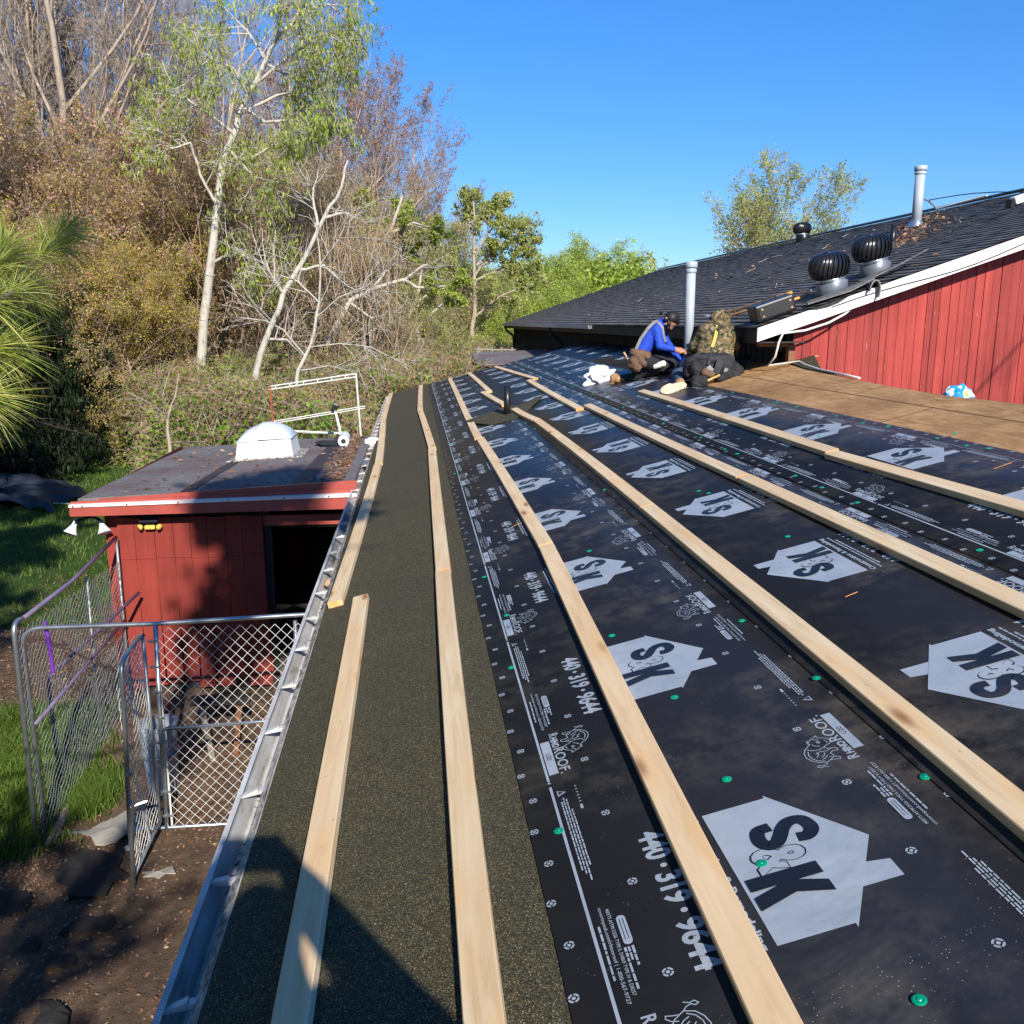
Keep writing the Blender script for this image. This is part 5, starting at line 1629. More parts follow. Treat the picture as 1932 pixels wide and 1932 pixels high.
# ================================================================== trees
class Tree:
    """branches as vectors; LV: per level (children, angle deg, sd, length ratio, start, lift, wiggle, segments)"""
    def __init__(s, seed, LV, rmin=0.006):
        s.R = random.Random(seed); s.LV = LV; s.A = []; s.B = []; s.ra = []; s.rb = []; s.tw = []; s.td = []; s.rmin = rmin

    def seg(s, a, b, ra, rb):
        s.A.append(a); s.B.append(b); s.ra.append(ra); s.rb.append(rb)

    def grow(s, p, d, L, r, lv, rend=0.35):
        R = s.R
        lift, wig, ns = s.LV[lv][5:8]
        px, py, pz = p; dx, dy, dz = d; st = L / ns
        pts = [(px, py, pz)]; ds = [(dx, dy, dz)]
        for i in range(ns):
            dx += R.gauss(0, wig); dy += R.gauss(0, wig); dz += R.gauss(0, wig) + lift
            n = math.sqrt(dx * dx + dy * dy + dz * dz); dx /= n; dy /= n; dz /= n
            qx, qy, qz = px + dx * st, py + dy * st, pz + dz * st
            r0 = r * (1 - (1 - rend) * i / ns); r1 = r * (1 - (1 - rend) * (i + 1) / ns)
            s.seg((px, py, pz), (qx, qy, qz), max(r0, s.rmin), max(r1, s.rmin * .7))
            px, py, pz = qx, qy, qz; pts.append((px, py, pz)); ds.append((dx, dy, dz))
        s.kids(pts, ds, L, r, lv, rend)

    def path(s, pts, r0, r1, lv=0, L=None):
        """an explicit limb, then its children"""
        P = [Vector(p) for p in pts]; Q = []
        for a, b in zip(P[:-1], P[1:]):
            Q += [a.lerp(b, t) for t in (0, .34, .67)]
        Q.append(P[-1])
        W = [v + Vector((s.R.gauss(0, 1), s.R.gauss(0, 1), s.R.gauss(0, 1))) * r0 * .18 for v in Q]
        n = len(W) - 1; L = L or sum((b - a).length for a, b in zip(P[:-1], P[1:]))
        for i in range(n):
            s.seg(tuple(W[i]), tuple(W[i + 1]), r0 + (r1 - r0) * i / n, r0 + (r1 - r0) * (i + 1) / n)
        ds = [tuple((W[min(i + 1, n)] - W[max(i - 1, 0)]).normalized()) for i in range(n + 1)]
        s.kids([tuple(w) for w in W], ds, L, r0, lv, r1 / r0)

    def kids(s, pts, ds, L, r, lv, rend):
        R = s.R
        if lv >= len(s.LV) - 1:
            for a, d in zip(pts[1:], ds[1:]):
                s.tw.append(a); s.td.append(d)
            return
        n, ang, sd, lf, start = s.LV[lv][:5]
        m = len(pts) - 1
        for k in range(n):
            t = start + (1 - start) * (k + R.random()) / n
            f = t * m; i = min(int(f), m - 1); f -= i
            a, b = pts[i], pts[i + 1]
            p = (a[0] + (b[0] - a[0]) * f, a[1] + (b[1] - a[1]) * f, a[2] + (b[2] - a[2]) * f)
            d = Vector(ds[i]); o = d.orthogonal().normalized()
            o = Matrix.Rotation(R.uniform(0, 2 * math.pi), 3, d) @ o
            an = math.radians(max(8, R.gauss(ang, sd)))
            q = d * math.cos(an) + o * math.sin(an)
            s.grow(p, tuple(q), L * lf * R.uniform(.65, 1.2) * (1.15 - .55 * t), r * (1 - (1 - rend) * t) * R.uniform(.45, .65), lv + 1)

    def wood(s):
        A, B = np.array(s.A), np.array(s.B); ra, rb = np.array(s.ra), np.array(s.rb)
        big = ra > .03
        V1, F1 = segs(A[big], B[big], ra[big], rb[big], 7)
        V2, F2 = segs(A[~big], B[~big], ra[~big], rb[~big], 3)
        return np.vstack([V1, V2]), np.vstack([F1, F2 + len(V1)])

    def leaves(s, n, size, spread, asp=1.5, droop=0.0, keep=None):
        rs_ = np.random.RandomState(s.R.randint(0, 10 ** 6))
        T = np.array(s.tw)
        if keep is not None: T = T[keep(T)]
        w = rs_.uniform(.2, 1, len(T)) ** 2; w /= w.sum()
        c = T[rs_.choice(len(T), n, p=w)] + rs_.normal(0, spread, (n, 3))
        if droop:
            a = rs_.normal(0, .35, (n, 3)) + np.array((0, 0, -1.)); a /= np.linalg.norm(a, axis=1)[:, None]
            b = rs_.normal(size=(n, 3)); b -= a * (a * b).sum(1)[:, None]; b /= np.linalg.norm(b, axis=1)[:, None]
            sz = (size * rs_.uniform(.6, 1.35, n))[:, None]
            P = np.stack([c, c + b * sz * .28 + a * sz * .6, c + a * sz * asp, c - b * sz * .28 + a * sz * .6], 1).reshape(-1, 3)
            return P, np.arange(4 * n).reshape(-1, 4)
        return quads(c, size, rs_, None, asp)


def make_tree(name, t, bark, leaf=None, n=0, size=.07, spread=.12, asp=1.5, droop=0.0, loc=(0, 0, 0), keep=None):
    """trunk object with its crown as a child; geometry around the tree's own base"""
    root = thing(name, None, None, loc)
    V, F = t.wood()
    tr = np_mesh('trunk', V, F, MATS[bark]); tr.parent = root
    if leaf:
        P, Q = t.leaves(n, size, spread, asp, droop, keep)
        cr = np_mesh('crown', P, Q, MATS[leaf]); cr.parent = root
    return root


def plant(src, first, X, Y, rz, sc, label, group=None, cat='tree', sz=None):
    if first:
        o = src
    else:
        o = src.copy(); COL.objects.link(o)
        for ch in src.children:
            c = ch.copy(); COL.objects.link(c); c.parent = o
    o.location = (X, Y, float(GZ(X, Y)) - .05); o.rotation_euler = (0, 0, rz); o.scale = (sc, sc, sz or sc)
    for k in ('group',):
        if k in o: del o[k]
    return tag(o, label, cat, group)


RT = ((-100, -.475), (0, -.421), (100, -.369), (200, -.317), (300, -.264), (400, -.21), (500, -.156), (600, -.101), (700, -.045), (800, .011), (900, .068), (1000, .126), (1100, .184), (1200, .244), (1500, .425))
def XX(px, y): return float(np.interp(px, [a for a, b in RT], [b for a, b in RT])) * y


# --- tall bare maples with upright stems
Rt = random.Random(3)
def bare(seed, H, n0=15):
    t = Tree(seed, [(n0, 26, 8, .50, .18, .02, .05, 9), (9, 30, 9, .42, .2, .06, .08, 6), (7, 34, 10, .42, .15, .05, .10, 4), (4, 38, 12, .55, .2, .05, .12, 3), (0, 0, 0, 0, 0, .03, .12, 2)], .0065)
    t.grow((0, 0, 0), (Rt.gauss(0, .05), Rt.gauss(0, .05), 1), H, .17, 0, .25)
    return t


G1 = 'bare grey trees at the back of the wood'
srcs = []
for sd, stems in ((11, 3), (12, 2)):
    t = bare(sd, 18.5)
    for k in range(stems):
        t.LV[0] = (10, 24, 8, .42, .25, .02, .05, 9)
        a = 6.28 * k / stems; t.grow((.25 * math.cos(a), .25 * math.sin(a), 0), (math.cos(a) * .10, math.sin(a) * .10, 1), 16, .10, 0, .25)
    srcs.append(make_tree('bare_tree', t, 'bark_grey', 'leaf_bud', 2500, .045, .08))
spots = [(-60, 35), (15, 33), (60, 40), (110, 36), (170, 39), (225, 36), (285, 42), (345, 38), (400, 44), (460, 46), (515, 50)]
for i, (px, y) in enumerate(spots):
    k = i % 2; sc = Rt.uniform(.92, 1.12) * (1 if px < 330 else .85)
    plant(srcs[k], i < 2, XX(px, y), y, Rt.uniform(0, 6.28), sc, 'tall leafless tree with grey upright stems at the back of the wood on the left', G1)
# --- slimmer budding trees against the sky
t = bare(21, 13.5, 12); srcb = make_tree('budding_tree', t, 'bark_tan', 'leaf_bud', 9000, .055, .07)
G2 = 'slender budding trees against the sky'
for i, (px, y, sc) in enumerate(((565, 42, 1.02), (610, 45, 1.02), (655, 44, .96), (700, 49, 1.0), (735, 47, .9), (775, 54, .98), (825, 60, .80), (868, 66, .78))):
    plant(srcb, i == 0, XX(px, y), y, Rt.uniform(0, 6), sc, 'slender tree with pinkish buds and fine pale twigs rising against the sky in mid picture', G2)


def bushy(seed, H, w=1.0, n0=20):
    t = Tree(seed, [(n0, 52, 14, .55 * w, .12, .01, .07, 7), (8, 45, 12, .5, .15, .02, .13, 5), (7, 45, 14, .5, .1, .01, .15, 3), (4, 45, 14, .6, .1, 0, .18, 2), (0, 0, 0, 0, 0, 0, .2, 2)], .007)
    t.grow((0, 0, 0), (0.05, 0, 1), H, .13, 0, .2)
    return t


sp = [make_tree('flowering_tree', bushy(31, 10), 'bark_twig', 'leaf_pink', 27000, .060, .12), make_tree('flowering_tree', bushy(32, 9, 1.1), 'bark_twig', 'leaf_olive', 40000, .058, .12)]
lab = {0: 'dense tree of small pink-brown leaves', 1: 'dense tree of small olive leaves'}
L0_ = [((-40, 31, .92, 0), 'at the far left edge of the photo'), ((60, 31.5, .88, 0), 'just right of the left photo edge'), ((150, 32, .86, 0), 'in front of the bare trees at upper left'), ((235, 33, .84, 1), 'left of the tall white-barked tree'),
       ((300, 34, .9, 0), 'directly left of the white-barked trunk'), ((20, 28, .66, 0), 'low, behind the pine branch'), ((150, 28, .62, 1), 'low, above the shaded lawn'), ((235, 28.5, .56, 1), 'low, left of the forked sapling'), ((300, 30, .6, 1), 'low, at the foot of the white-barked tree'),
       ((345, 33, .75, 1), 'behind the white-barked trunk')]
for i, ((px, y, sc, k), tail) in enumerate(L0_):
    fst = (i == 0) if k == 0 else (i == 3)
    plant(sp[k], fst, XX(px, y), y, Rt.uniform(0, 6), sc, lab[k] + ', ' + tail, 'flowering trees along the edge of the wood')

sr_ = make_tree('rusty_tree', bushy(41, 10.5, .95, 18), 'bark_tan', 'leaf_rust', 16000, .055, .15)
for i, (px, y, sc) in enumerate(((400, 37, .85), (450, 35, .80), (500, 36, .92), (545, 34, .74), (590, 37, .86), (640, 37, .80), (690, 41, .82), (665, 48, .98), (350, 40, .95), (730, 46, .82), (430, 44, 1.0), (530, 44, 1.0), (610, 46, 1.0))):
    plant(sr_, i == 0, XX(px, y), y, Rt.uniform(0, 6), sc, 'twiggy tree hazed with rust-brown young leaves behind the white-barked trees', 'rust-brown trees in the middle of the wood')
sg = [make_tree('green_tree', bushy(51, 9.5, .8, 16), 'bark_twig', 'leaf_pale', 11000, .075, .16), make_tree('bright_tree', bushy(52, 9, .85, 18), 'bark_brown', 'leaf_bright', 21000, .10, .24)]
for i, (px, y, sc) in enumerate(((745, 44, .80), (800, 47, .86), (845, 52, .86), (775, 38, .50), (830, 42, .55), (880, 50, .62), (925, 55, .66))):
    plant(sg[0], i == 0, XX(px, y), y, Rt.uniform(0, 6), sc, 'loose light green tree among pale trunks in the middle distance', 'light green trees in the middle distance')
for i, (px, y, sc) in enumerate(((955, 60, .80), (1000, 68, .88), (1040, 74, .98), (1080, 80, 1.08), (1120, 86, 1.22), (1158, 92, 1.22), (905, 62, .82), (860, 64, .85), (985, 52, .60), (1040, 60, .66), (1195, 96, 1.05), (925, 45, .48), (1100, 70, .72))):
    plant(sg[1], i == 0, XX(px, y), y, Rt.uniform(0, 6), sc * .86, 'bright green leafy tree beyond the low roof, left of the barn', 'bright green trees left of the barn')

# --- single trees one can tell apart
def px_path(pts, Y, base, dy=None):
    out = []
    for i, (x, y) in enumerate(pts):
        yy = Y + (dy[i] if dy else 0); out.append(at(x, y, yy) - Vector(base))
    return out


LVt = [(9, 50, 14, .45, .15, 0.0, .10, 5), (6, 50, 14, .5, .1, -.02, .14, 4), (4, 50, 14, .6, .1, -.03, .16, 3), (0, 0, 0, 0, 0, -.05, .16, 2)]
Yb = 29.0; bx = at(372, 860, Yb).x; base = (bx, Yb, ZG + .3)
t = Tree(61, LVt, .008)
trunk = px_path([(372, 875), (374, 700), (390, 560), (402, 440), (424, 300), (452, 215), (480, 160), (515, 85), (560, 20), (585, -30)], Yb, base)
trunk[0].z = 0
t2 = Tree(62, [(0,) * 8], .008); t2.path(trunk, .165, .035, 0)
t.A, t.B, t.ra, t.rb = t2.A, t2.B, t2.ra, t2.rb
limbs = [([(424, 300), (470, 300), (520, 272), (570, 262)], 1.2), ([(452, 215), (520, 180), (590, 168), (650, 150)], .6), ([(480, 160), (540, 110), (610, 62), (655, 85)], -.7), ([(440, 250), (380, 205), (330, 172), (300, 205)], 1.0),
         ([(410, 390), (378, 330), (360, 270), (325, 280), (290, 265)], -.8), ([(500, 110), (470, 62), (440, 32), (420, 10)], .9), ([(515, 85), (530, 30), (520, -40)], -1.0), ([(430, 280), (480, 335), (535, 345)], -1.3),
         ([(404, 495), (440, 475), (480, 490), (505, 520)], -.9), ([(470, 180), (440, 130), (400, 110), (370, 130)], -1.4), ([(500, 120), (560, 150), (620, 200), (640, 240)], 1.3), ([(560, 20), (620, 10), (660, 40)], .4), ([(460, 205), (500, 230), (560, 225), (600, 250)], -.5)]
for L, dd in limbs:
    n_ = len(L); t.path(px_path(L, Yb, base, [dd * k / (n_ - 1) for k in range(n_)]), .05, .016, 0, 3.6)
bt = make_tree('white_barked_tree', t, 'bark_pale', 'leaf_green', 9500, .085, .10, 2.1, 1.0, base)
tag(bt, 'tall white-barked tree with drooping light green leaves, leaning right against the sky', 'tree')


def bare_path_tree(name, label, trunk, limbs, Y, r0, r1, bark, seed, LV, leaf=None, n=0, size=.06):
    b = at(trunk[0][0], trunk[0][1], Y); base = (b.x, Y, float(GZ(b.x, Y)))
    t = Tree(seed, LV, .007); tp = px_path(trunk, Y, base); tp[0].z = 0
    q = Tree(seed, [(0,) * 8], .007); q.path(tp, r0, r1, 0); t.A, t.B, t.ra, t.rb = q.A, q.B, q.ra, q.rb
    Rl = random.Random(seed)
    for L in limbs:
        dd = Rl.uniform(-1, 1); n_ = len(L)
        t.path(px_path(L, Y, base, [dd * k / (n_ - 1) for k in range(n_)]), r0 * .42, .012, 0, 2.4)
    return tag(make_tree(name, t, bark, leaf, n, size, .08, 1.5, 0, base), label, 'tree')


LB = [(8, 45, 15, .5, .2, 0.02, .12, 5), (5, 45, 15, .5, .15, .02, .15, 3), (0, 0, 0, 0, 0, .02, .18, 3)]
bare_path_tree('leaning_tree', 'leafless pale tree leaning to the right of the white-barked tree', [(468, 880), (478, 730), (500, 640), (535, 555), (572, 490), (612, 410), (645, 355), (655, 300)],
               [[(560, 510), (610, 500), (655, 540), (700, 560)], [(612, 410), (650, 400), (690, 420)], [(535, 555), (500, 500), (470, 480)], [(600, 430), (590, 370), (600, 320)], [(500, 640), (540, 640), (580, 680)]], 27, .115, .03, 'bark_pale', 71, LB)
bare_path_tree('small_pale_tree', 'small leafless pale tree with spreading crooked limbs behind the pipe frame', [(548, 960), (556, 760), (562, 700), (588, 650), (602, 570), (604, 500), (598, 420)],
               [[(575, 672), (535, 622), (500, 605), (455, 600)], [(586, 655), (640, 648), (700, 655), (770, 690)], [(562, 700), (620, 690), (680, 705)], [(596, 600), (640, 560), (690, 540), (740, 500)], [(602, 570), (560, 530), (530, 520)], [(604, 500), (640, 450), (660, 400)]], 21, .062, .014, 'bark_pale', 72, LB)
bare_path_tree('fallen_trunk', 'pale broken trunk leaning low to the right behind the small leafless tree', [(590, 700), (620, 640), (660, 570), (700, 545), (760, 530), (800, 545)], [[(660, 570), (700, 600), (750, 590)], [(700, 545), (740, 500), (780, 480)], [(760, 530), (800, 500), (830, 505)]], 33, .12, .04, 'bark_pale', 73, LB)
for k, (tp, lim) in enumerate((([(700, 720), (704, 600), (716, 500), (735, 440), (760, 370)], [[(716, 500), (700, 440), (690, 380)], [(735, 440), (780, 420), (820, 430)]]), ([(716, 720), (726, 590), (730, 500), (728, 420)], [[(730, 500), (760, 460), (770, 400)]]),
                               ([(722, 720), (752, 630), (785, 570), (800, 500)], [[(785, 570), (830, 540), (860, 540)]]), ([(742, 720), (775, 640), (806, 600), (850, 560)], [[(775, 640), (820, 640)]]))):
    bare_path_tree('pale_tree', ('upright pale-barked tree in the clump left of mid picture', 'straight pale-barked tree in the middle of the clump', 'pale-barked tree slanting right out of the clump', 'lowest pale-barked tree slanting far right out of the clump')[k], tp, lim, 38 + k, .15, .05, 'bark_pale', 80 + k, LB, 'leaf_green', 1800, .10)
bare_path_tree('forked_sapling', 'slender forked tan sapling behind the left end of the shed', [(322, 1030), (322, 860), (316, 790), (330, 750), (337, 705)], [[(316, 790), (305, 740), (296, 690)], [(314, 785), (285, 762), (240, 740)]], 16.5, .045, .012, 'bark_tan', 90, [(4, 40, 12, .35, .3, .05, .1, 4), (0, 0, 0, 0, 0, .03, .15, 3)])
bare_path_tree('roadside_tree', 'straight thin-trunked tree with a loose pale green crown left of the barn', [(890, 740), (892, 650), (895, 560), (896, 480), (893, 380)], [[(896, 520), (930, 470), (960, 420)], [(894, 600), (940, 560), (990, 540), (1020, 510)], [(895, 480), (930, 430), (950, 395)], [(893, 560), (860, 520), (850, 480)], [(895, 450), (880, 410), (885, 380)], [(896, 530), (960, 500), (1000, 470)], [(900, 500), (960, 450), (1000, 430)]], 47, .16, .04, 'bark_tan', 91,
               [(9, 45, 14, .55, .15, .03, .12, 5), (6, 45, 15, .55, .1, .02, .15, 4), (4, 45, 15, .55, .1, 0, .15, 2), (0, 0, 0, 0, 0, 0, .18, 2)], 'leaf_pale', 14000, .10)
# vase-shaped tree behind the barn
t = Tree(95, [(26, 46, 12, .72, .08, .03, .05, 8), (10, 30, 8, .48, .2, .03, .08, 5), (7, 32, 9, .5, .15, .03, .1, 3), (3, 32, 9, .6, .15, .03, .1, 2), (0, 0, 0, 0, 0, .02, .12, 2)], .008)
t.grow((0, 0, 0), (0, 0, 1), 8.6, .20, 0, .2)
vt = make_tree('vase_shaped_tree', t, 'bark_tan', 'leaf_pale', 30000, .080, .12)
plant(vt, True, .405 * 50, 50, .4, 1.0, 'fan-shaped tree with sparse yellow-green leaves rising behind the barn ridge', None, sz=1.02)
# dark evergreens at the left, near-black leaf and bark also standing for canopy shade
t = Tree(101, [(46, 92, 8, .42, .05, 0, .01, 8), (8, 50, 10, .4, .15, -.04, .08, 4), (4, 50, 12, .5, .1, -.05, .1, 3), (0, 0, 0, 0, 0, -.08, .1, 2)], .006)
t.grow((0, 0, 0), (0, 0, 1), 5.0, .12, 0, .15)
ev = make_tree('evergreen', t, 'bark_dark', 'spruce', 15000, .08, .08, 2.2, 1.0)
for i, (px, y, sc, lb) in enumerate(((10, 25, .95, 'dark drooping evergreen at the left edge above the tarpaulin'), (75, 27, .95, 'dark drooping evergreen between the lawn and the pink-leaved trees'), (150, 28, .72, 'small dark evergreen nearest the green bramble edge'), (-50, 23, 1.05, 'dark evergreen mostly cut off by the left photo edge'))):
    plant(ev, i == 0, XX(px, y), y, Rt.uniform(0, 6), sc, lb, 'dark evergreens by the shaded lawn')
for i, (px, y) in enumerate(((45, 27.5), (118, 28), (170, 29))):
    b = Vector((XX(px, y), y, float(GZ(0, y)))); mb = MB(); mb.tube([b, b + Vector((.05, 0, 1.0)), b + Vector((-.1, .1, 2.4)), b + Vector((.1, 0, 3.6))], [.16, .14, .10, .03], 8)
    tr = thing('shaded_tree', ('dark trunk in the shade at the far left', 'dark trunk in the shade behind the middle evergreen', 'dark trunk in the shade beside the bramble edge')[i], 'tree', b); mb.build('trunk', MATS['bark_dark'], tr)

# --- near pines: needles in tufts
def tufts(C, D, nn, L, w, rs_, cone=.9):
    """C,D (k,3): nn needles from each tuft"""
    k = len(C); c = np.repeat(C, nn, 0); d = np.repeat(D, nn, 0); n = len(c)
    c = c + d * rs_.uniform(-.10, .02, (n, 1)) * (L / .18)
    a = d + rs_.normal(0, cone * .55, (n, 3)); a /= np.linalg.norm(a, axis=1)[:, None]
    a[:, 2] -= .10
    b = np.cross(a, rs_.normal(size=(n, 3))); b /= np.linalg.norm(b, axis=1)[:, None]
    l = (L * rs_.uniform(.7, 1.15, n))[:, None]
    mid = c + a * l * .55; tip = c + a * l + np.array((0, 0, -1.)) * l * .05
    V = np.stack([c - b * w * .6, c + b * w * .6, mid + b * w, tip, mid - b * w], 1).reshape(-1, 3)
    q = np.arange(n)[:, None] * 5
    return V, np.concatenate([q + [[0, 1, 2]], q + [[0, 2, 4]], q + [[4, 2, 3]]], 0)


def pine_tree(seed, H, R0, n0, lab, rad=.2):
    t = Tree(seed, [(n0, 84, 8, R0 / H, .22, 0, .01, 10), (9, 42, 10, .45, .3, .02, .06, 5), (4, 42, 10, .55, .25, .05, .08, 3), (0, 0, 0, 0, 0, .06, .08, 2)], .005)
    t.grow((0, 0, 0), (0, 0, 1), H, rad, 0, .15)
    root = thing('pine_tree', lab, 'tree')
    V, F = t.wood(); tr = np_mesh('trunk', V, F, MATS['bark_brown']); tr.parent = root
    rs_ = np.random.RandomState(seed)
    V, F = tufts(np.array(t.tw), np.array(t.td), 15, .21, .010, rs_)
    cr = np_mesh('crown', V, F, MATS['pine_needle']); cr.parent = root
    return root, t


pine, tp_ = pine_tree(111, 11.5, 3.0, 46, '')
GP_ = 'tall pines standing left of and behind the photographer'
plant(pine, True, -7.4, 3.0, 0.3, 1.25, 'pine standing outside the photo on the left, shading the lawn', GP_)
for i, (x, y, sc) in enumerate(((-10.5, 8.5, 1.05), (-14.0, 15.5, 1.1), (-12.5, 1.0, 1.15), (-17.5, 19.0, 1.05), (-13, 11.5, 1.15))):
    plant(pine, False, x, y, 1.1 * i + .8, sc, 'pine standing outside the photo on the left, shading the lawn', GP_)
plant(pine, False, 3.5, -8.2, 2.0, .76, 'short pine standing behind the photographer, shading the near corner of the roof', None)
plant(pine, False, -2.0, -3.2, 1.0, .60, 'short pine right behind the photographer on the yard side, dappling the soil', None)
plant(pine, False, -5.2, -3.4, 4.0, .95, 'nearer pine behind the photographer on the yard side, dappling the soil', None)
t = Tree(131, [(16, 60, 20, .5, .45, .02, .1, 5), (6, 50, 15, .5, .1, 0, .15, 4), (4, 50, 15, .5, .1, 0, .15, 2), (0, 0, 0, 0, 0, 0, .2, 2)], .008)  # unseen tree; lean and trimmed crown shaped for its shadow on the door
t.path([(0, 0, 0), (.6, 0, 2.2), (1.7, 0, 5.2), (3.0, 0, 8.2), (3.85, 0, 9.7), (4.0, 0, 11.3)], .16, .05, 0, 2.2)
lt_ = make_tree('leaning_tree', t, 'bark_brown', 'leaf_green', 3600, .15, .14, loc=(-2.9, -4.8, ZG), keep=lambda T: (T[:, 2] > 9.75) & (T[:, 0] > 3.0))
tag(lt_, 'unseen leafy tree leaning behind the photographer, shaped to shadow the red shed door', 'tree')
# the pine whose branch reaches into the picture
pn, t = pine_tree(115, 14.0, 1.5, 52, 'pine tree reaching a long-needled branch in from the left edge of the photo', .16)
pn.location = (-4.7, 0.55, ZG)
C = []; D = []; brs = []
rs3 = np.random.RandomState(5)
def nb(pts, Y0_, Y1_, r):
    n_ = len(pts); P = [at(x, y, Y0_ + (Y1_ - Y0_) * k / (n_ - 1)) for k, (x, y) in enumerate(pts)]
    brs.append((P, r)); return P


main = nb([(-700, 640), (-330, 620), (-120, 595), (0, 560), (60, 535)], 2.0, 3.75, .02)
b2_ = nb([(-60, 575), (20, 530), (80, 480), (118, 440)], 3.5, 3.85, .008)
b3_ = nb([(-120, 595), (-60, 540), (-10, 500), (10, 470)], 3.2, 3.6, .008)
b4_ = nb([(-160, 620), (-80, 650), (-20, 655), (10, 650)], 3.1, 3.4, .008)
b5_ = nb([(-200, 640), (-120, 700), (-60, 740), (-25, 745)], 3.0, 3.3, .008)
for P in (main, b2_, b3_, b4_, b5_):
    for f, off in ((1.0, 0), (.86, 0), (.72, 0)):
        i = f * (len(P) - 1); k = min(int(i), len(P) - 2); p = P[k].lerp(P[k + 1], i - k); d = (P[k + 1] - P[k]).normalized()
        for q in range(2 if f == 1.0 else 1):
            C.append(tuple(p + d * .01 * q)); D.append(tuple(d))
brs[0][0].insert(0, Vector((-4.7, .55, -.2)))
pl = np.array(pn.location)
V, F = tufts(np.array(C) - pl, np.array(D), 150, .185, .0012, rs3, 1.15)
nbn = np_mesh('needles', V, F, MATS['pine_needle']); nbn.parent = pn; nbn['label'] = 'long bright needles in the upper left of the photo'
mb = MB()
for P, r in brs: mb.tube([p for p in P], [r * (1 - .6 * k / (len(P) - 1)) for k in range(len(P))], 6)
mb.build('branch', MATS['bark_tan'], pn)

# --- undergrowth
rs4 = np.random.RandomState(17)
def n2(x, y, s, ph):
    return np.sin(x * s + ph) * np.cos(y * s * .8 + 1.7 * ph) + .5 * np.sin(x * s * 2.3 - y * s * 1.9 + ph)
def uh(x, y): return 2.35 + .40 * n2(x, y, .55, 1.) + .28 * n2(x, y, 1.7, 2.) + .012 * (y - 16) * 1.2
n = 420000
x = rs4.uniform(-16, 7, n); y = 15.8 + 34 * rs4.uniform(0, 1, n) ** 1.15
front = np.maximum(15.8, 27.5 - np.maximum(0, x + 9.0) * 2.1)
ok = (y > front + .4 * np.sin(2.3 * x)) & ~((x > -.9) & (y < 22.6)) & (x > -.47 * y) & ~((x > 2.0) & (y < 30))
x, y = x[ok], y[ok]
h = uh(x, y) * np.clip((y - np.maximum(15.8, 27.5 - np.maximum(0, x + 9.0) * 2.1)) / 1.6 + .35, .35, 1)
f = 1 - np.abs(rs4.normal(0, .22, len(x))); edge = y < front[ok] + 2.2
f = np.where(edge, rs4.uniform(0.02, 1, len(x)), f)
z = GZ(x, y) + h * np.clip(f, .02, 1.05)
green = (n2(x, y, .9, 4.) + .6 * n2(x, y, 2.6, .5) + rs4.normal(0, .35, len(x)) + .5 * (f < .8)) > .75
C = np.stack([x, y, z], 1)
P_, F_ = quads(C[~green], .058, rs4); tag(np_mesh('brambles', P_, F_, MATS['bramble']), 'brown tangle of brambles and dead stalks in front of the wood', kind='stuff')
P_, F_ = quads(C[green], .075, rs4); tag(np_mesh('green_undergrowth', P_, F_, MATS['bramble_green']), 'fresh green shrubs among the brambles', kind='stuff')
n = 42000; idx = rs4.choice(len(x), n); a = C[idx]; d = rs4.normal(0, 1, (n, 3)) * np.array((.30, .30, .36)); d[:, 2] = np.abs(d[:, 2]) * .8
V, F = segs(a - d * .6, a + d * .6, .006, .003, 3); tag(np_mesh('bramble_stems', V, F, MATS['bark_tan']), 'thin arching stems standing out of the brambles', kind='stuff')
# distant wood behind the counted trees
def fill(name, label, px0, px1, y0, y1, Hf, n, size, mat, st=.0):
    px = rs4.uniform(px0, px1, n); y = rs4.uniform(y0, y1, n); x = np.interp(px, [a for a, b in RT], [b for a, b in RT]) * y
    H = Hf(px) * (1 + .13 * n2(x, y, .5, 3.)) ; z = ZG + H * rs4.uniform(0, 1, n) ** .8
    C = np.stack([x, y, z], 1) + rs4.normal(0, .2, (n, 3)); keep = (n2(C[:, 0] + C[:, 2], C[:, 1] + .7 * C[:, 2], 1.1, 2.) > -.9)
    P_, F_ = quads(C[keep], size, rs4); return tag(np_mesh(name, P_, F_, MATS[mat]), label, kind='stuff')


fill('distant_wood', 'brown mass of the wood far behind the single trees', -100, 700, 54, 70, lambda p: np.interp(p, [0, 350, 500, 600, 700], [9.5, 9.0, 9.0, 8.5, 8.0]), 70000, .22, 'leaf_rust')
fill('distant_green_wood', 'green mass of foliage far behind, left of the barn', 640, 1230, 75, 110, lambda p: np.interp(p, [640, 800, 900, 1000, 1180, 1230], [8.5, 8.0, 8.2, 8.0, 9.5, 9.0]), 60000, .30, 'leaf_bright')
n = 2200; px = rs4.uniform(-60, 760, n); y = rs4.uniform(30.5, 52, n); x = np.interp(px, [a for a, b in RT], [b for a, b in RT]) * y
b = np.stack([x, y, np.full(n, ZG) + rs4.uniform(0, 7, n)], 1); d = rs4.normal(0, .26, (n, 3)) + np.array((0, 0, 1.)); Ls = rs4.uniform(.8, 3.2, n)[:, None]
V, F = segs(b, b + d * Ls, .020, .010, 3); tag(np_mesh('distant_stems', V, F, MATS['bark_twig']), 'crowded thin grey stems deep in the wood', kind='stuff')

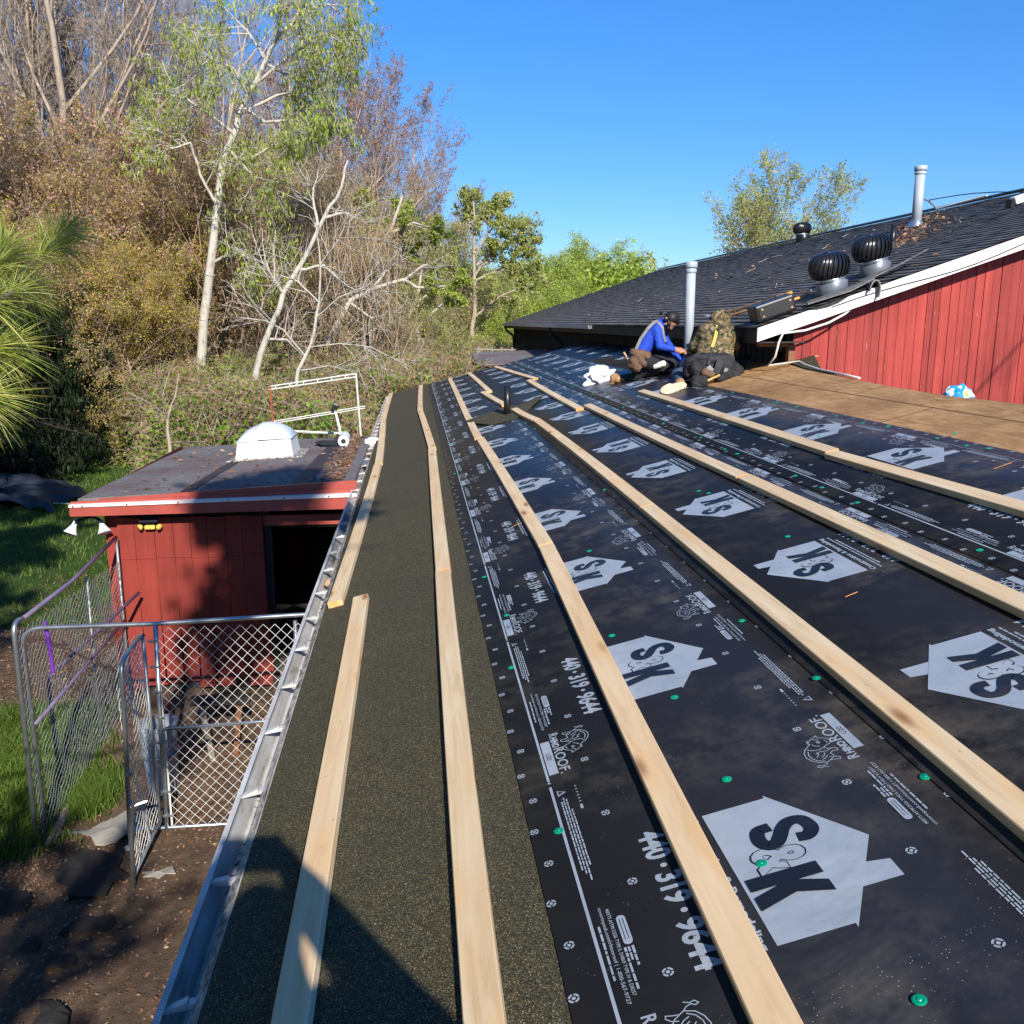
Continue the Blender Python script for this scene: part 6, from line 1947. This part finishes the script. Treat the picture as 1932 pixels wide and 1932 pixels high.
# --- beyond the end of the low roof: a small grey roof and a rail fence
ob = thing('outbuilding', 'small outbuilding with a grey shingle roof beyond the far end of the low roof', 'shed', (2.6, 26, ZG))
mb = MB(); mb.hexa([(1.65, 24.2, -1.14), (4.4, 24.2, -1.02), (4.4, 28.5, -.86), (1.75, 28.5, -.98), (1.65, 24.2, -1.09), (4.4, 24.2, -.97), (4.4, 28.5, -.81), (1.75, 28.5, -.93)]); mb.build('roof', MATS['shed_roof'], ob)
mb = MB(); mb.box((3.1, 26.4, (ZG - 1.2) / 2), (2.5, 3.8, -1.2 - ZG)); mb.build('wall', MATS['dark_fascia'], ob)
rf = thing('rail_fence', 'weathered rail fence in front of the trees just left of the barn', 'fence', (2.6, 31, ZG))
for px in (902, 928, 946, 966):
    b = at(px, 655, 31.0); mb = MB(); mb.tube([b, (b.x, 31, ZG)], .06 if px == 902 else .035, 6); mb.build('post', MATS['weathered_wood'], rf)
for r1_, r2_ in ((659, 660), (668, 671)):
    mb = MB(); mb.tube([at(896, r1_, 31), at(930, r1_ + 1, 31), at(975, r2_, 31)], .03, 6); mb.build('rail', MATS['weathered_wood'], rf)
# ================================================================== people
def surface_nets(f, lo_, hi_, h):
    ax = [np.arange(lo_[i], hi_[i] + h, h) for i in range(3)]
    X, Y, Z = np.meshgrid(*ax, indexing='ij')
    v = f(np.stack([X, Y, Z], -1)).astype(np.float32)
    s = v < 0
    c = np.zeros(tuple(n - 1 for n in v.shape) + (3,), np.float32); cnt = np.zeros(tuple(n - 1 for n in v.shape), np.float32)
    corners = [(i, j, k) for i in (0, 1) for j in (0, 1) for k in (0, 1)]
    def sl(o): return tuple(slice(o[i], v.shape[i] - 1 + o[i]) for i in range(3))
    for a in corners:
        for d in range(3):
            if a[d] == 0:
                b = list(a); b[d] = 1
                va, vb = v[sl(a)], v[sl(b)]; m_ = (va < 0) != (vb < 0)
                t = np.where(m_, va / np.where(m_, va - vb, 1), 0)
                for q in range(3):
                    c[..., q] += np.where(m_, a[q] + (t if q == d else 0), 0)
                cnt += m_
    act = cnt > 0
    idx = -np.ones(act.shape, int); idx[act] = np.arange(act.sum())
    ijk = np.argwhere(act)
    V = (ijk + c[act] / cnt[act][:, None]) * h + np.array([a[0] for a in ax])
    F = []
    for d in range(3):
        o = [q for q in range(3) if q != d]
        S0 = s[tuple(slice(0, -1) if q == d else slice(1, -1) for q in range(3))]
        S1 = s[tuple(slice(1, None) if q == d else slice(1, -1) for q in range(3))]
        e = np.argwhere(S0 != S1); 
        if not len(e): continue
        flip = S0[tuple(e.T)]
        e = e.copy(); e[:, o[0]] += 1; e[:, o[1]] += 1
        def g(da, db):
            p = e.copy(); p[:, o[0]] -= da; p[:, o[1]] -= db; return idx[tuple(p.T)]
        q4 = np.stack([g(1, 1), g(0, 1), g(0, 0), g(1, 0)], 1)
        if d == 1: flip = ~flip
        q4[~flip] = q4[~flip][:, ::-1]
        F.append(q4)
    return V, np.vstack(F)


def smin(a, b, k):
    h = np.clip(.5 + .5 * (b - a) / k, 0, 1)
    return b + (a - b) * h - k * h * (1 - h)


def body(name, prims, mats, parent, h=.012, k=.03, wrinkle=0.0, seed=1):
    """prims: (a, b, ra, rb, material index[, squash]) round cones blended into one skin"""
    P = [(np.array(p[0], float), np.array(p[1], float), p[2], p[3], p[4]) for p in prims]
    allp = np.array([q for p in P for q in (p[0], p[1])]); rm = max(max(p[2], p[3]) for p in P) + .04
    def dist(p, X):
        a, b, ra, rb, _ = p; ab = b - a; L = ab @ ab
        t = np.clip(((X - a) @ ab) / (L if L > 1e-9 else 1), 0, 1)
        return np.linalg.norm(X - a - t[..., None] * ab, axis=-1) - (ra + (rb - ra) * t)
    ph = seed * 1.7
    def f(X):
        d = None
        for p in P:
            e = dist(p, X); d = e if d is None else smin(d, e, k)
        if wrinkle:
            d = d + wrinkle * (np.sin(X[..., 0] * 47 + 6 * np.sin(X[..., 2] * 19 + ph)) * np.sin(X[..., 2] * 61 + 3 * np.sin(X[..., 1] * 23)) + .6 * np.sin(X[..., 2] * 105 + X[..., 0] * 60 + ph))
        return d
    V, F = surface_nets(f, allp.min(0) - rm, allp.max(0) + rm, h)
    D = np.stack([dist(p, V) for p in P], 1); mi = np.array([p[4] for p in P])[D.argmin(1)]
    fm = np.sort(mi[F], 1)[:, 1]
    return np_mesh(name, V, F, mats, fm, parent=parent, smooth=True)


simple('cloth_blue', (0.012, 0.06, 0.50), .75, 0, .15, 14)
simple('cloth_black', (0.016, 0.016, 0.018), .8, 0, .3, 14)
simple('cloth_dark', (0.030, 0.032, 0.036), .8, 0, .3, 14)
simple('denim', (0.045, 0.075, 0.115), .8, 0, .3, 16)
simple('skin', (0.46, 0.22, 0.13), .5, 0, .06)
simple('hair_black', (0.012, 0.009, 0.008), .6)
simple('leather_tan', (0.40, 0.22, 0.10), .7, 0, .2, 14)
simple('leather_brown', (0.12, 0.065, 0.035), .75, 0, .35, 14)
simple('gum_sole', (0.72, 0.52, 0.32), .65, 0, .12, 10)
simple('strap_grey', (0.22, 0.22, 0.21), .7)
simple('strap_yellow', (0.72, 0.45, 0.08), .6, 0, .2, 20)
simple('pad_white', (0.62, 0.58, 0.50), .6, 0, .15, 8)
simple('jacket_dark', (0.03, 0.035, 0.05), .8)
m = NT('camouflage', .85, .15)
v = m.coord('Object', (1, 1, 1.3))
n1 = m.noise(v, 11, 2, .45, .6); n2_ = m.noise(m.coord('Object', (1.2, 1, 1.5), (.4, .2, .9)), 13, 2, .45, .5)
c = m.ramp(n1, [(0.0, (0.17, 0.125, 0.065)), (0.47, (0.085, 0.06, 0.035)), (0.56, (0.24, 0.185, 0.105))], 'CONSTANT')
c = m.mix(m.ramp(n2_, [(0.0, 0.0), (0.55, 1.0)], 'CONSTANT'), c, (0.055, 0.065, 0.030))
c = m.mix(m.ramp(n2_, [(0.0, 0.0), (0.63, 1.0)], 'CONSTANT'), c, (0.022, 0.018, 0.014))
m.col(c).reg('camo')


YO = -0.4
def W(x, y, Y): return at((1480 + x / 3.864) * .75469, (720 + y / 3.864) * .75469, Y + YO)
def ribbon(name, pts, w, th, mat, parent, nrm=(0, -1, 0)):
    m_ = MB(); P = [Vector(p) for p in pts]; N_ = Vector(nrm); vs = []
    for i, p in enumerate(P):
        t = (P[min(i + 1, len(P) - 1)] - P[max(i - 1, 0)]).normalized(); s_ = t.cross(N_).normalized() * w / 2; q = N_.normalized() * th
        vs += [p - s_, p + s_, p + s_ + q, p - s_ + q]
    fs = [(4 * i + k_, 4 * i + 4 + k_, 4 * i + 4 + (k_ + 1) % 4, 4 * i + (k_ + 1) % 4) for i in range(len(P) - 1) for k_ in range(4)]
    fs += [(0, 1, 2, 3), tuple(4 * (len(P) - 1) + k_ for k_ in (3, 2, 1, 0))]
    m_.add(vs, fs); return m_.build(name, MATS[mat], parent)


def hand(P0, dirv, palmn, spread=1.0, mi=0, curl=.6):
    """palm and five bent fingers as prims; P0 wrist, dirv towards the fingers, palmn out of the palm"""
    d = Vector(dirv).normalized(); n_ = Vector(palmn).normalized(); s_ = d.cross(n_).normalized(); P0 = Vector(P0); out = []
    pc = P0 + d * .045
    out.append((P0, pc + s_ * .018, .026, .024, mi)); out.append((P0, pc - s_ * .018, .026, .024, mi))
    for k_, L in zip((-1.5, -.5, .5, 1.5), (.065, .078, .082, .070)):
        b = P0 + d * .082 + s_ * k_ * .021 * spread; k1 = b + d * L * .5 + n_ * L * .25 * curl; k2 = k1 + d * L * .25 + n_ * L * .5 * curl
        out.append((pc + s_ * k_ * .016, b, .014, .0115, mi)); out.append((b, k1, .0112, .010, mi)); out.append((k1, k2, .010, .0085, mi))
    tb = P0 + d * .03 + s_ * -.032; out.append((P0 + d * .015 - s_ * .012, tb, .017, .014, mi)); out.append((tb, tb + d * .045 - s_ * .012 + n_ * .02, .013, .010, mi))
    return out


# --- man in blue, kneeling sideways and leaning to the flue pipe
Yb_ = 12.45
bw = thing('person', 'worker in a royal blue hoodie and black cap kneeling beside the grey flue pipe', 'person', RP(3.0, 12.5))
B0 = W(470, 665, 12.45)
pr_ = [
    (W(455, 690, 12.36), W(470, 690, 12.58), .105, .105, 1), (W(475, 640, 12.40), W(480, 640, 12.54), .10, .10, 0),
    (W(490, 600, 12.40), W(590, 430, 12.38), .10, .105, 0), (W(490, 600, 12.55), W(600, 430, 12.58), .10, .105, 0),
    (W(625, 395, 12.32), W(640, 390, 12.64), .075, .075, 0), (W(650, 360, 12.44), W(670, 335, 12.47), .07, .058, 0),
    (W(680, 335, 12.46), W(715, 330, 12.45), .048, .050, 2),
    (W(630, 415, 12.30), W(655, 560, 12.24), .070, .052, 0), (W(655, 560, 12.24), W(775, 590, 12.22), .052, .036, 0), (W(775, 590, 12.22), W(800, 594, 12.22), .030, .026, 2),
    (W(650, 410, 12.64), W(745, 560, 12.68), .068, .050, 0), (W(745, 560, 12.68), W(805, 640, 12.60), .050, .036, 0),
    (W(470, 700, 12.36), W(690, 765, 12.12), .115, .078, 1), (W(690, 765, 12.12), W(480, 850, 12.42), .075, .068, 1), (W(480, 850, 12.42), W(290, 878, 12.55), .068, .056, 1),
    (W(480, 700, 12.56), W(760, 735, 12.60), .110, .080, 1), (W(760, 735, 12.60), W(600, 830, 12.75), .075, .06, 1), (W(600, 830, 12.75), W(450, 850, 12.85), .06, .055, 1),
]
pr_ += hand(W(800, 594, 12.22), W(850, 600, 12.2) - W(800, 594, 12.22), (0.2, .3, -1), 1, 2, .7)
pr_ += [(p[0], p[1], p[2] * 1.1, p[3] * 1.15, 3) for p in hand(W(805, 640, 12.60), W(860, 690, 12.56) - W(805, 640, 12.6), (-.3, -.2, -1), 1, 2, .7)]
hc = W(760, 325, 12.45)
pr_ += [(hc + Vector((-.01, .0, .02)), hc + Vector((.0, 0, .035)), .092, .088, 2), (hc + Vector((.0, 0, -.03)), W(742, 385, 12.45), .062, .040, 2), (W(758, 360, 12.45), W(768, 368, 12.45), .014, .011, 2),
        (W(752, 388, 12.45), W(754, 390, 12.45), .016, .014, 2), (W(715, 345, 12.38), W(716, 352, 12.38), .018, .014, 2)]
body('body', pr_, [MATS['cloth_blue'], MATS['cloth_black'], MATS['skin'], MATS['cloth_blue']], bw, .0105, .028, .0022, 2)
body('cap', [(hc + Vector((.005, -.01, .045)), hc + Vector((.03, .01, .055)), .095, .090, 0), (hc + Vector((.06, 0, .02)), hc + Vector((.10, 0, -.01)), .05, .03, 0)], [MATS['hair_black']], bw, .01, .02)
body('hair', [(hc + Vector((-.06, -.03, .0)), hc + Vector((-.055, .03, -.02)), .055, .05, 0), (hc + Vector((-.04, -.07, -.02)), hc + Vector((-.05, -.06, -.05)), .03, .025, 0)], [MATS['hair_black']], bw, .009, .02, .002)
body('beard', [(W(735, 385, 12.41), W(745, 402, 12.45), .030, .026, 0)], [MATS['hair_black']], bw, .008, .02)
for e in (-1, 1):
    mb = MB(); mb.lathe([(.006, 0), (.004, .003)], W(772, 342, 12.45 + e * .032) , 8, axis=(1, -.3, -.3)); mb.build('eye', MATS['hair_black'], bw)
ep = W(722, 300, 12.33)
mb = MB(); mb.lathe([(.026, 0), (.034, .008), (.034, .028), (.024, .036)], ep + Vector((0, .04, 0)), 16, axis=(0, -1, 0)); mb.tube([ep + Vector((-.01, .03, .02)), ep + Vector((-.05, .06, .07)), ep + Vector((-.055, .12, .10)), ep + Vector((-.04, .2, .06))], .011, 6)
mb.build('earmuffs', MATS['black_plastic'], bw, smooth=True)
ribbon('suspender', [W(425, 590, 12.29), W(470, 490, 12.27), W(540, 390, 12.25), W(600, 330, 12.28), W(640, 318, 12.34)], .040, .006, 'strap_grey', bw)
ribbon('suspender', [W(640, 330, 12.28), W(680, 380, 12.26), W(690, 450, 12.26), W(712, 520, 12.28)], .034, .006, 'strap_grey', bw)
body('tool_belt', [(W(400, 620, 12.27), W(540, 640, 12.26), .050, .045, 0), (W(400, 700, 12.26), W(430, 770, 12.24), .060, .062, 0), (W(430, 660, 12.26), W(500, 730, 12.22), .055, .050, 0), (W(380, 750, 12.28), W(400, 790, 12.3), .05, .04, 0), (W(520, 660, 12.24), W(550, 680, 12.23), .035, .03, 0)], [MATS['leather_brown']], bw, .011, .02, .004)
mb = MB(); mb.tube([W(345, 685, 12.25), W(325, 650, 12.24), W(308, 622, 12.23)], [.011, .010, .013], 7); mb.build('tool_handle', MATS['lumber'], bw)
body('boot', [(W(250, 880, 12.56), W(215, 880, 12.60), .055, .052, 0), (W(215, 880, 12.60), W(195, 925, 12.62), .050, .040, 0), (W(225, 850, 12.6), W(200, 860, 12.62), .042, .040, 0)], [MATS['leather_tan']], bw, .010, .02)
body('boot', [(W(450, 850, 12.85), W(400, 850, 12.9), .055, .050, 0), (W(400, 850, 12.9), W(390, 880, 12.92), .050, .042, 0)], [MATS['leather_tan']], bw, .010, .02)
body('knee_pad', [(W(610, 760, 12.045), W(690, 735, 12.03), .032, .036, 0), (W(650, 735, 12.035), W(690, 715, 12.03), .028, .022, 0)], [MATS['pad_white']], bw, .009, .02, .002)

# --- man in camouflage, back to us, kneeling at the edge of the deck
cw = thing('person', 'worker in a camouflage hooded jacket seen from behind, kneeling with one tan boot sole showing', 'person', RP(3.4, 10.6))
YO = -0.5
pr_ = [
    (W(1090, 740, 10.72), W(1270, 745, 10.70), .135, .135, 1), (W(1100, 650, 10.82), W(1260, 650, 10.80), .125, .125, 0),
    (W(1120, 560, 10.88), W(1270, 550, 10.86), .135, .130, 0), (W(1120, 450, 10.92), W(1300, 450, 10.90), .125, .12, 0), (W(1150, 400, 10.98), W(1290, 400, 10.96), .105, .10, 0),
    (W(1210, 350, 10.98), W(1235, 310, 11.02), .085, .08, 0), (W(1232, 285, 11.03), W(1240, 275, 11.05), .088, .086, 0), (W(1240, 330, 10.98), W(1225, 345, 10.94), .065, .06, 0),
    (W(1085, 430, 10.95), W(1000, 560, 10.98), .085, .066, 0), (W(1000, 560, 10.98), W(955, 660, 11.15), .066, .044, 0), (W(955, 660, 11.15), W(935, 700, 11.28), .034, .030, 2),
    (W(1325, 440, 10.93), W(1375, 560, 10.96), .082, .064, 0), (W(1375, 560, 10.96), W(1355, 660, 11.10), .062, .044, 0), (W(1355, 660, 11.10), W(1320, 690, 11.25), .034, .030, 2),
    (W(1080, 770, 10.72), W(960, 790, 11.05), .125, .090, 1), (W(1290, 770, 10.70), W(1410, 790, 10.98), .120, .085, 1), (W(1410, 790, 10.98), W(1310, 850, 10.60), .080, .062, 1), (W(1310, 850, 10.60), W(1240, 870, 10.48), .058, .05, 1),
    (W(960, 800, 11.2), W(830, 845, 11.15), .088, .080, 3), (W(830, 845, 11.15), W(850, 920, 10.72), .072, .056, 3),
]
pr_ += hand(W(935, 700, 11.28), Vector((-.1, .5, -.6)), (0.4, .1, -.4), 1, 2, .8) + hand(W(1320, 690, 11.25), Vector((-.4, .5, -.5)), (-.4, .1, -.4), 1, 2, .8)
body('body', pr_, [MATS['camo'], MATS['cloth_black'], MATS['skin'], MATS['denim']], cw, .0115, .035, .0026, 4)
hd = W(1275, 300, 10.95)
body('hood', [(W(1195, 300, 10.98), W(1280, 290, 10.98), .075, .072, 0), (W(1215, 270, 11.0), W(1270, 262, 11.0), .066, .062, 0), (W(1180, 345, 10.94), W(1310, 345, 10.94), .040, .038, 0)], [MATS['camo']], cw, .011, .03, .004)
ribbon('suspender', [W(1212, 362, 10.845), W(1200, 430, 10.795), W(1182, 500, 10.745), W(1160, 570, 10.735)], .034, .007, 'strap_yellow', cw)
ribbon('suspender', [W(1160, 570, 10.735), W(1150, 620, 10.70), W(1140, 680, 10.58), W(1125, 740, 10.56)], .036, .007, 'cloth_dark', cw)
ribbon('suspender', [W(1352, 418, 10.83), W(1368, 480, 10.81), W(1362, 560, 10.80), W(1345, 640, 10.74)], .030, .007, 'strap_yellow', cw)
ribbon('suspender', [W(1210, 365, 10.85), W(1270, 372, 10.83), W(1350, 418, 10.82)], .03, .007, 'cloth_dark', cw)
body('tool_belt', [(W(1000, 670, 10.70), W(1150, 690, 10.60), .042, .042, 0), (W(1150, 690, 10.60), W(1345, 680, 10.66), .042, .042, 0)], [MATS['cloth_dark']], cw, .011, .02, .002)
body('pouch', [(W(960, 720, 10.72), W(940, 820, 10.72), .075, .065, 0), (W(1000, 760, 10.62), W(1030, 830, 10.60), .07, .06, 0)], [MATS['cloth_black']], cw, .011, .02, .004)
body('pouch', [(W(1010, 890, 10.50), W(1080, 900, 10.46), .062, .06, 0), (W(1000, 930, 10.48), W(1060, 935, 10.45), .05, .045, 0)], [MATS['cloth_black']], cw, .010, .02, .003)
body('pouch', [(W(1090, 820, 10.52), W(1150, 840, 10.50), .05, .045, 0)], [MATS['leather_brown']], cw, .010, .02, .003)
body('pouch', [(W(1370, 770, 10.70), W(1420, 800, 10.68), .068, .06, 0), (W(1330, 820, 10.62), W(1400, 840, 10.60), .045, .04, 0)], [MATS['cloth_black']], cw, .011, .02, .003)
ribbon('belt_panel', [W(1235, 690, 10.545), W(1215, 770, 10.53), W(1190, 830, 10.53)], .075, .012, 'cloth_dark', cw)
ribbon('back_patch', [W(1115, 760, 10.555), W(1145, 790, 10.54), W(1175, 810, 10.54)], .06, .008, 'strap_grey', cw)
ribbon('back_patch', [W(1275, 790, 10.55), W(1310, 800, 10.56)], .05, .008, 'strap_grey', cw)
mb = MB(); mb.tube([W(1115, 895, 10.42), W(1170, 870, 10.42), W(1232, 842, 10.45)], [.013, .011, .012], 7); mb.build('hammer_handle', MATS['hickory'], cw)
# boot: upper behind, sole turned to us
s0_, s1_ = W(668, 995, 10.44), W(900, 935, 10.52)
ax_ = (s1_ - s0_).normalized(); nn_ = Vector((.10, -1, .25)); nn_ = (nn_ - ax_ * nn_.dot(ax_)).normalized(); up_ = nn_.cross(ax_).normalized()
L_ = (s1_ - s0_).length; mb = MB(); prof = []
for i in range(28):
    w = 2 * math.pi * i / 28; a = math.cos(w); b = math.sin(w)
    wd = .060 if a < 0 else .050
    if -.1 < a < .5: wd = .044
    prof.append((a * (L_ / 2 + .012), b * wd))
c_ = (s0_ + s1_) / 2
vs = [c_ + ax_ * a + up_ * b - nn_ * .012 for a, b in prof] + [c_ + ax_ * a * 1.0 + up_ * b + nn_ * .012 for a, b in prof]
k_ = len(prof)
mb.add(vs, [tuple(range(k_ - 1, -1, -1)), tuple(range(k_, 2 * k_))] + [(i, (i + 1) % k_, k_ + (i + 1) % k_, k_ + i) for i in range(k_)])
for j in range(9):
    t = -.42 + j * .105; q = c_ + ax_ * (t * L_) + nn_ * .012
    if .08 < t < .2: continue
    mb.tube([q - up_ * .040 + ax_ * .008 + nn_ * .001, q + nn_ * .001, q + up_ * .040 + ax_ * .008 + nn_ * .001], .0045, 4)
mb.build('boot_sole', MATS['gum_sole'], cw)
body('boot', [(c_ - ax_ * .09 - nn_ * .055, c_ + ax_ * .10 - nn_ * .06, .048, .044, 0), (c_ + ax_ * .09 - nn_ * .06, W(850, 915, 10.72), .05, .055, 0)], [MATS['leather_tan']], cw, .011, .02)

# --- the photographer, known from the shadow: standing behind the camera, phone held up in both hands
pg = thing('person', 'photographer in dark clothes holding up a phone, seen only as a shadow', 'person', RP(0.05, -.42))
def rz(x): return x * math.tan(AL) - RH / math.cos(AL)
dz = -.07
pr_ = [((.03, -.38, dz + .03), (.03, -.37, dz + .06), .105, .100, 1), ((.03, -.36, dz - .03), (.03, -.34, dz - .06), .07, .05, 1), ((.03, -.40, dz - .08), (.03, -.41, dz - .15), .065, .07, 1),
       ((-.26, -.38, dz - .20), (.26, -.38, dz - .22), .13, .12, 0), ((-.14, -.43, dz - .30), (-.10, -.43, dz - .60), .17, .17, 0), ((.19, -.43, dz - .30), (.15, -.43, dz - .60), .17, .17, 0), ((-.07, -.46, dz - .62), (.11, -.46, dz - .62), .14, .14, 2),
       ((-.26, -.38, dz - .18), (-.34, -.24, dz - .16), .11, .10, 0), ((-.34, -.24, dz - .16), (-.17, -.08, -.09), .10, .055, 0), ((.27, -.42, dz - .24), (.34, -.28, dz - .26), .095, .080, 0), ((.34, -.28, dz - .26), (.10, -.08, -.10), .088, .055, 0),
       ((-.07, -.46, dz - .66), (-.16, -.22, rz(-.16) + .46), .12, .075, 2), ((-.16, -.22, rz(-.16) + .46), (-.15, -.42, rz(-.15) + .09), .072, .046, 2),
       ((.11, -.46, dz - .66), (.20, -.22, rz(.20) + .44), .12, .075, 2), ((.20, -.22, rz(.20) + .44), (.20, -.42, rz(.20) + .09), .072, .046, 2)]
pr_ += [((.0, -.30, dz - .22), (-.02, -.16, dz - .12), .15, .10, 0), ((-.22, -.26, dz - .10), (-.18, -.12, -.07), .10, .07, 0)]
pr_ += hand((-.155, -.075, -.085), (.20, .10, 1), (1, .0, -.3), 1, 1, .5) + hand((.09, -.08, -.10), (-.35, .10, 1), (-1, .0, -.3), -1, 1, .5)
pr_ = [(tuple(p[0]), tuple(p[1]), *p[2:]) for p in pr_]
body('body', pr_, [MATS['jacket_dark'], MATS['skin'], MATS['cloth_dark']], pg, .014, .035)
for sx_ in (-.15, .20):
    body('boot', [((sx_, -.47, rz(sx_) + .055), (sx_, -.27, rz(sx_) + .045), .050, .042, 0)], [MATS['leather_brown']], pg, .012, .02)
body('hair', [((.03, -.40, -.14), (.03, -.38, -.115), .112, .105, 0)], [MATS['hair_black']], pg, .012, .02)
mb = MB(); mb.box((-.055, -.040, -.002), (.205, .012, .125)); tag(mb.build('phone', MATS['black_plastic'], bevel=.004), 'phone held up by the photographer, known only from its shadow', 'phone')
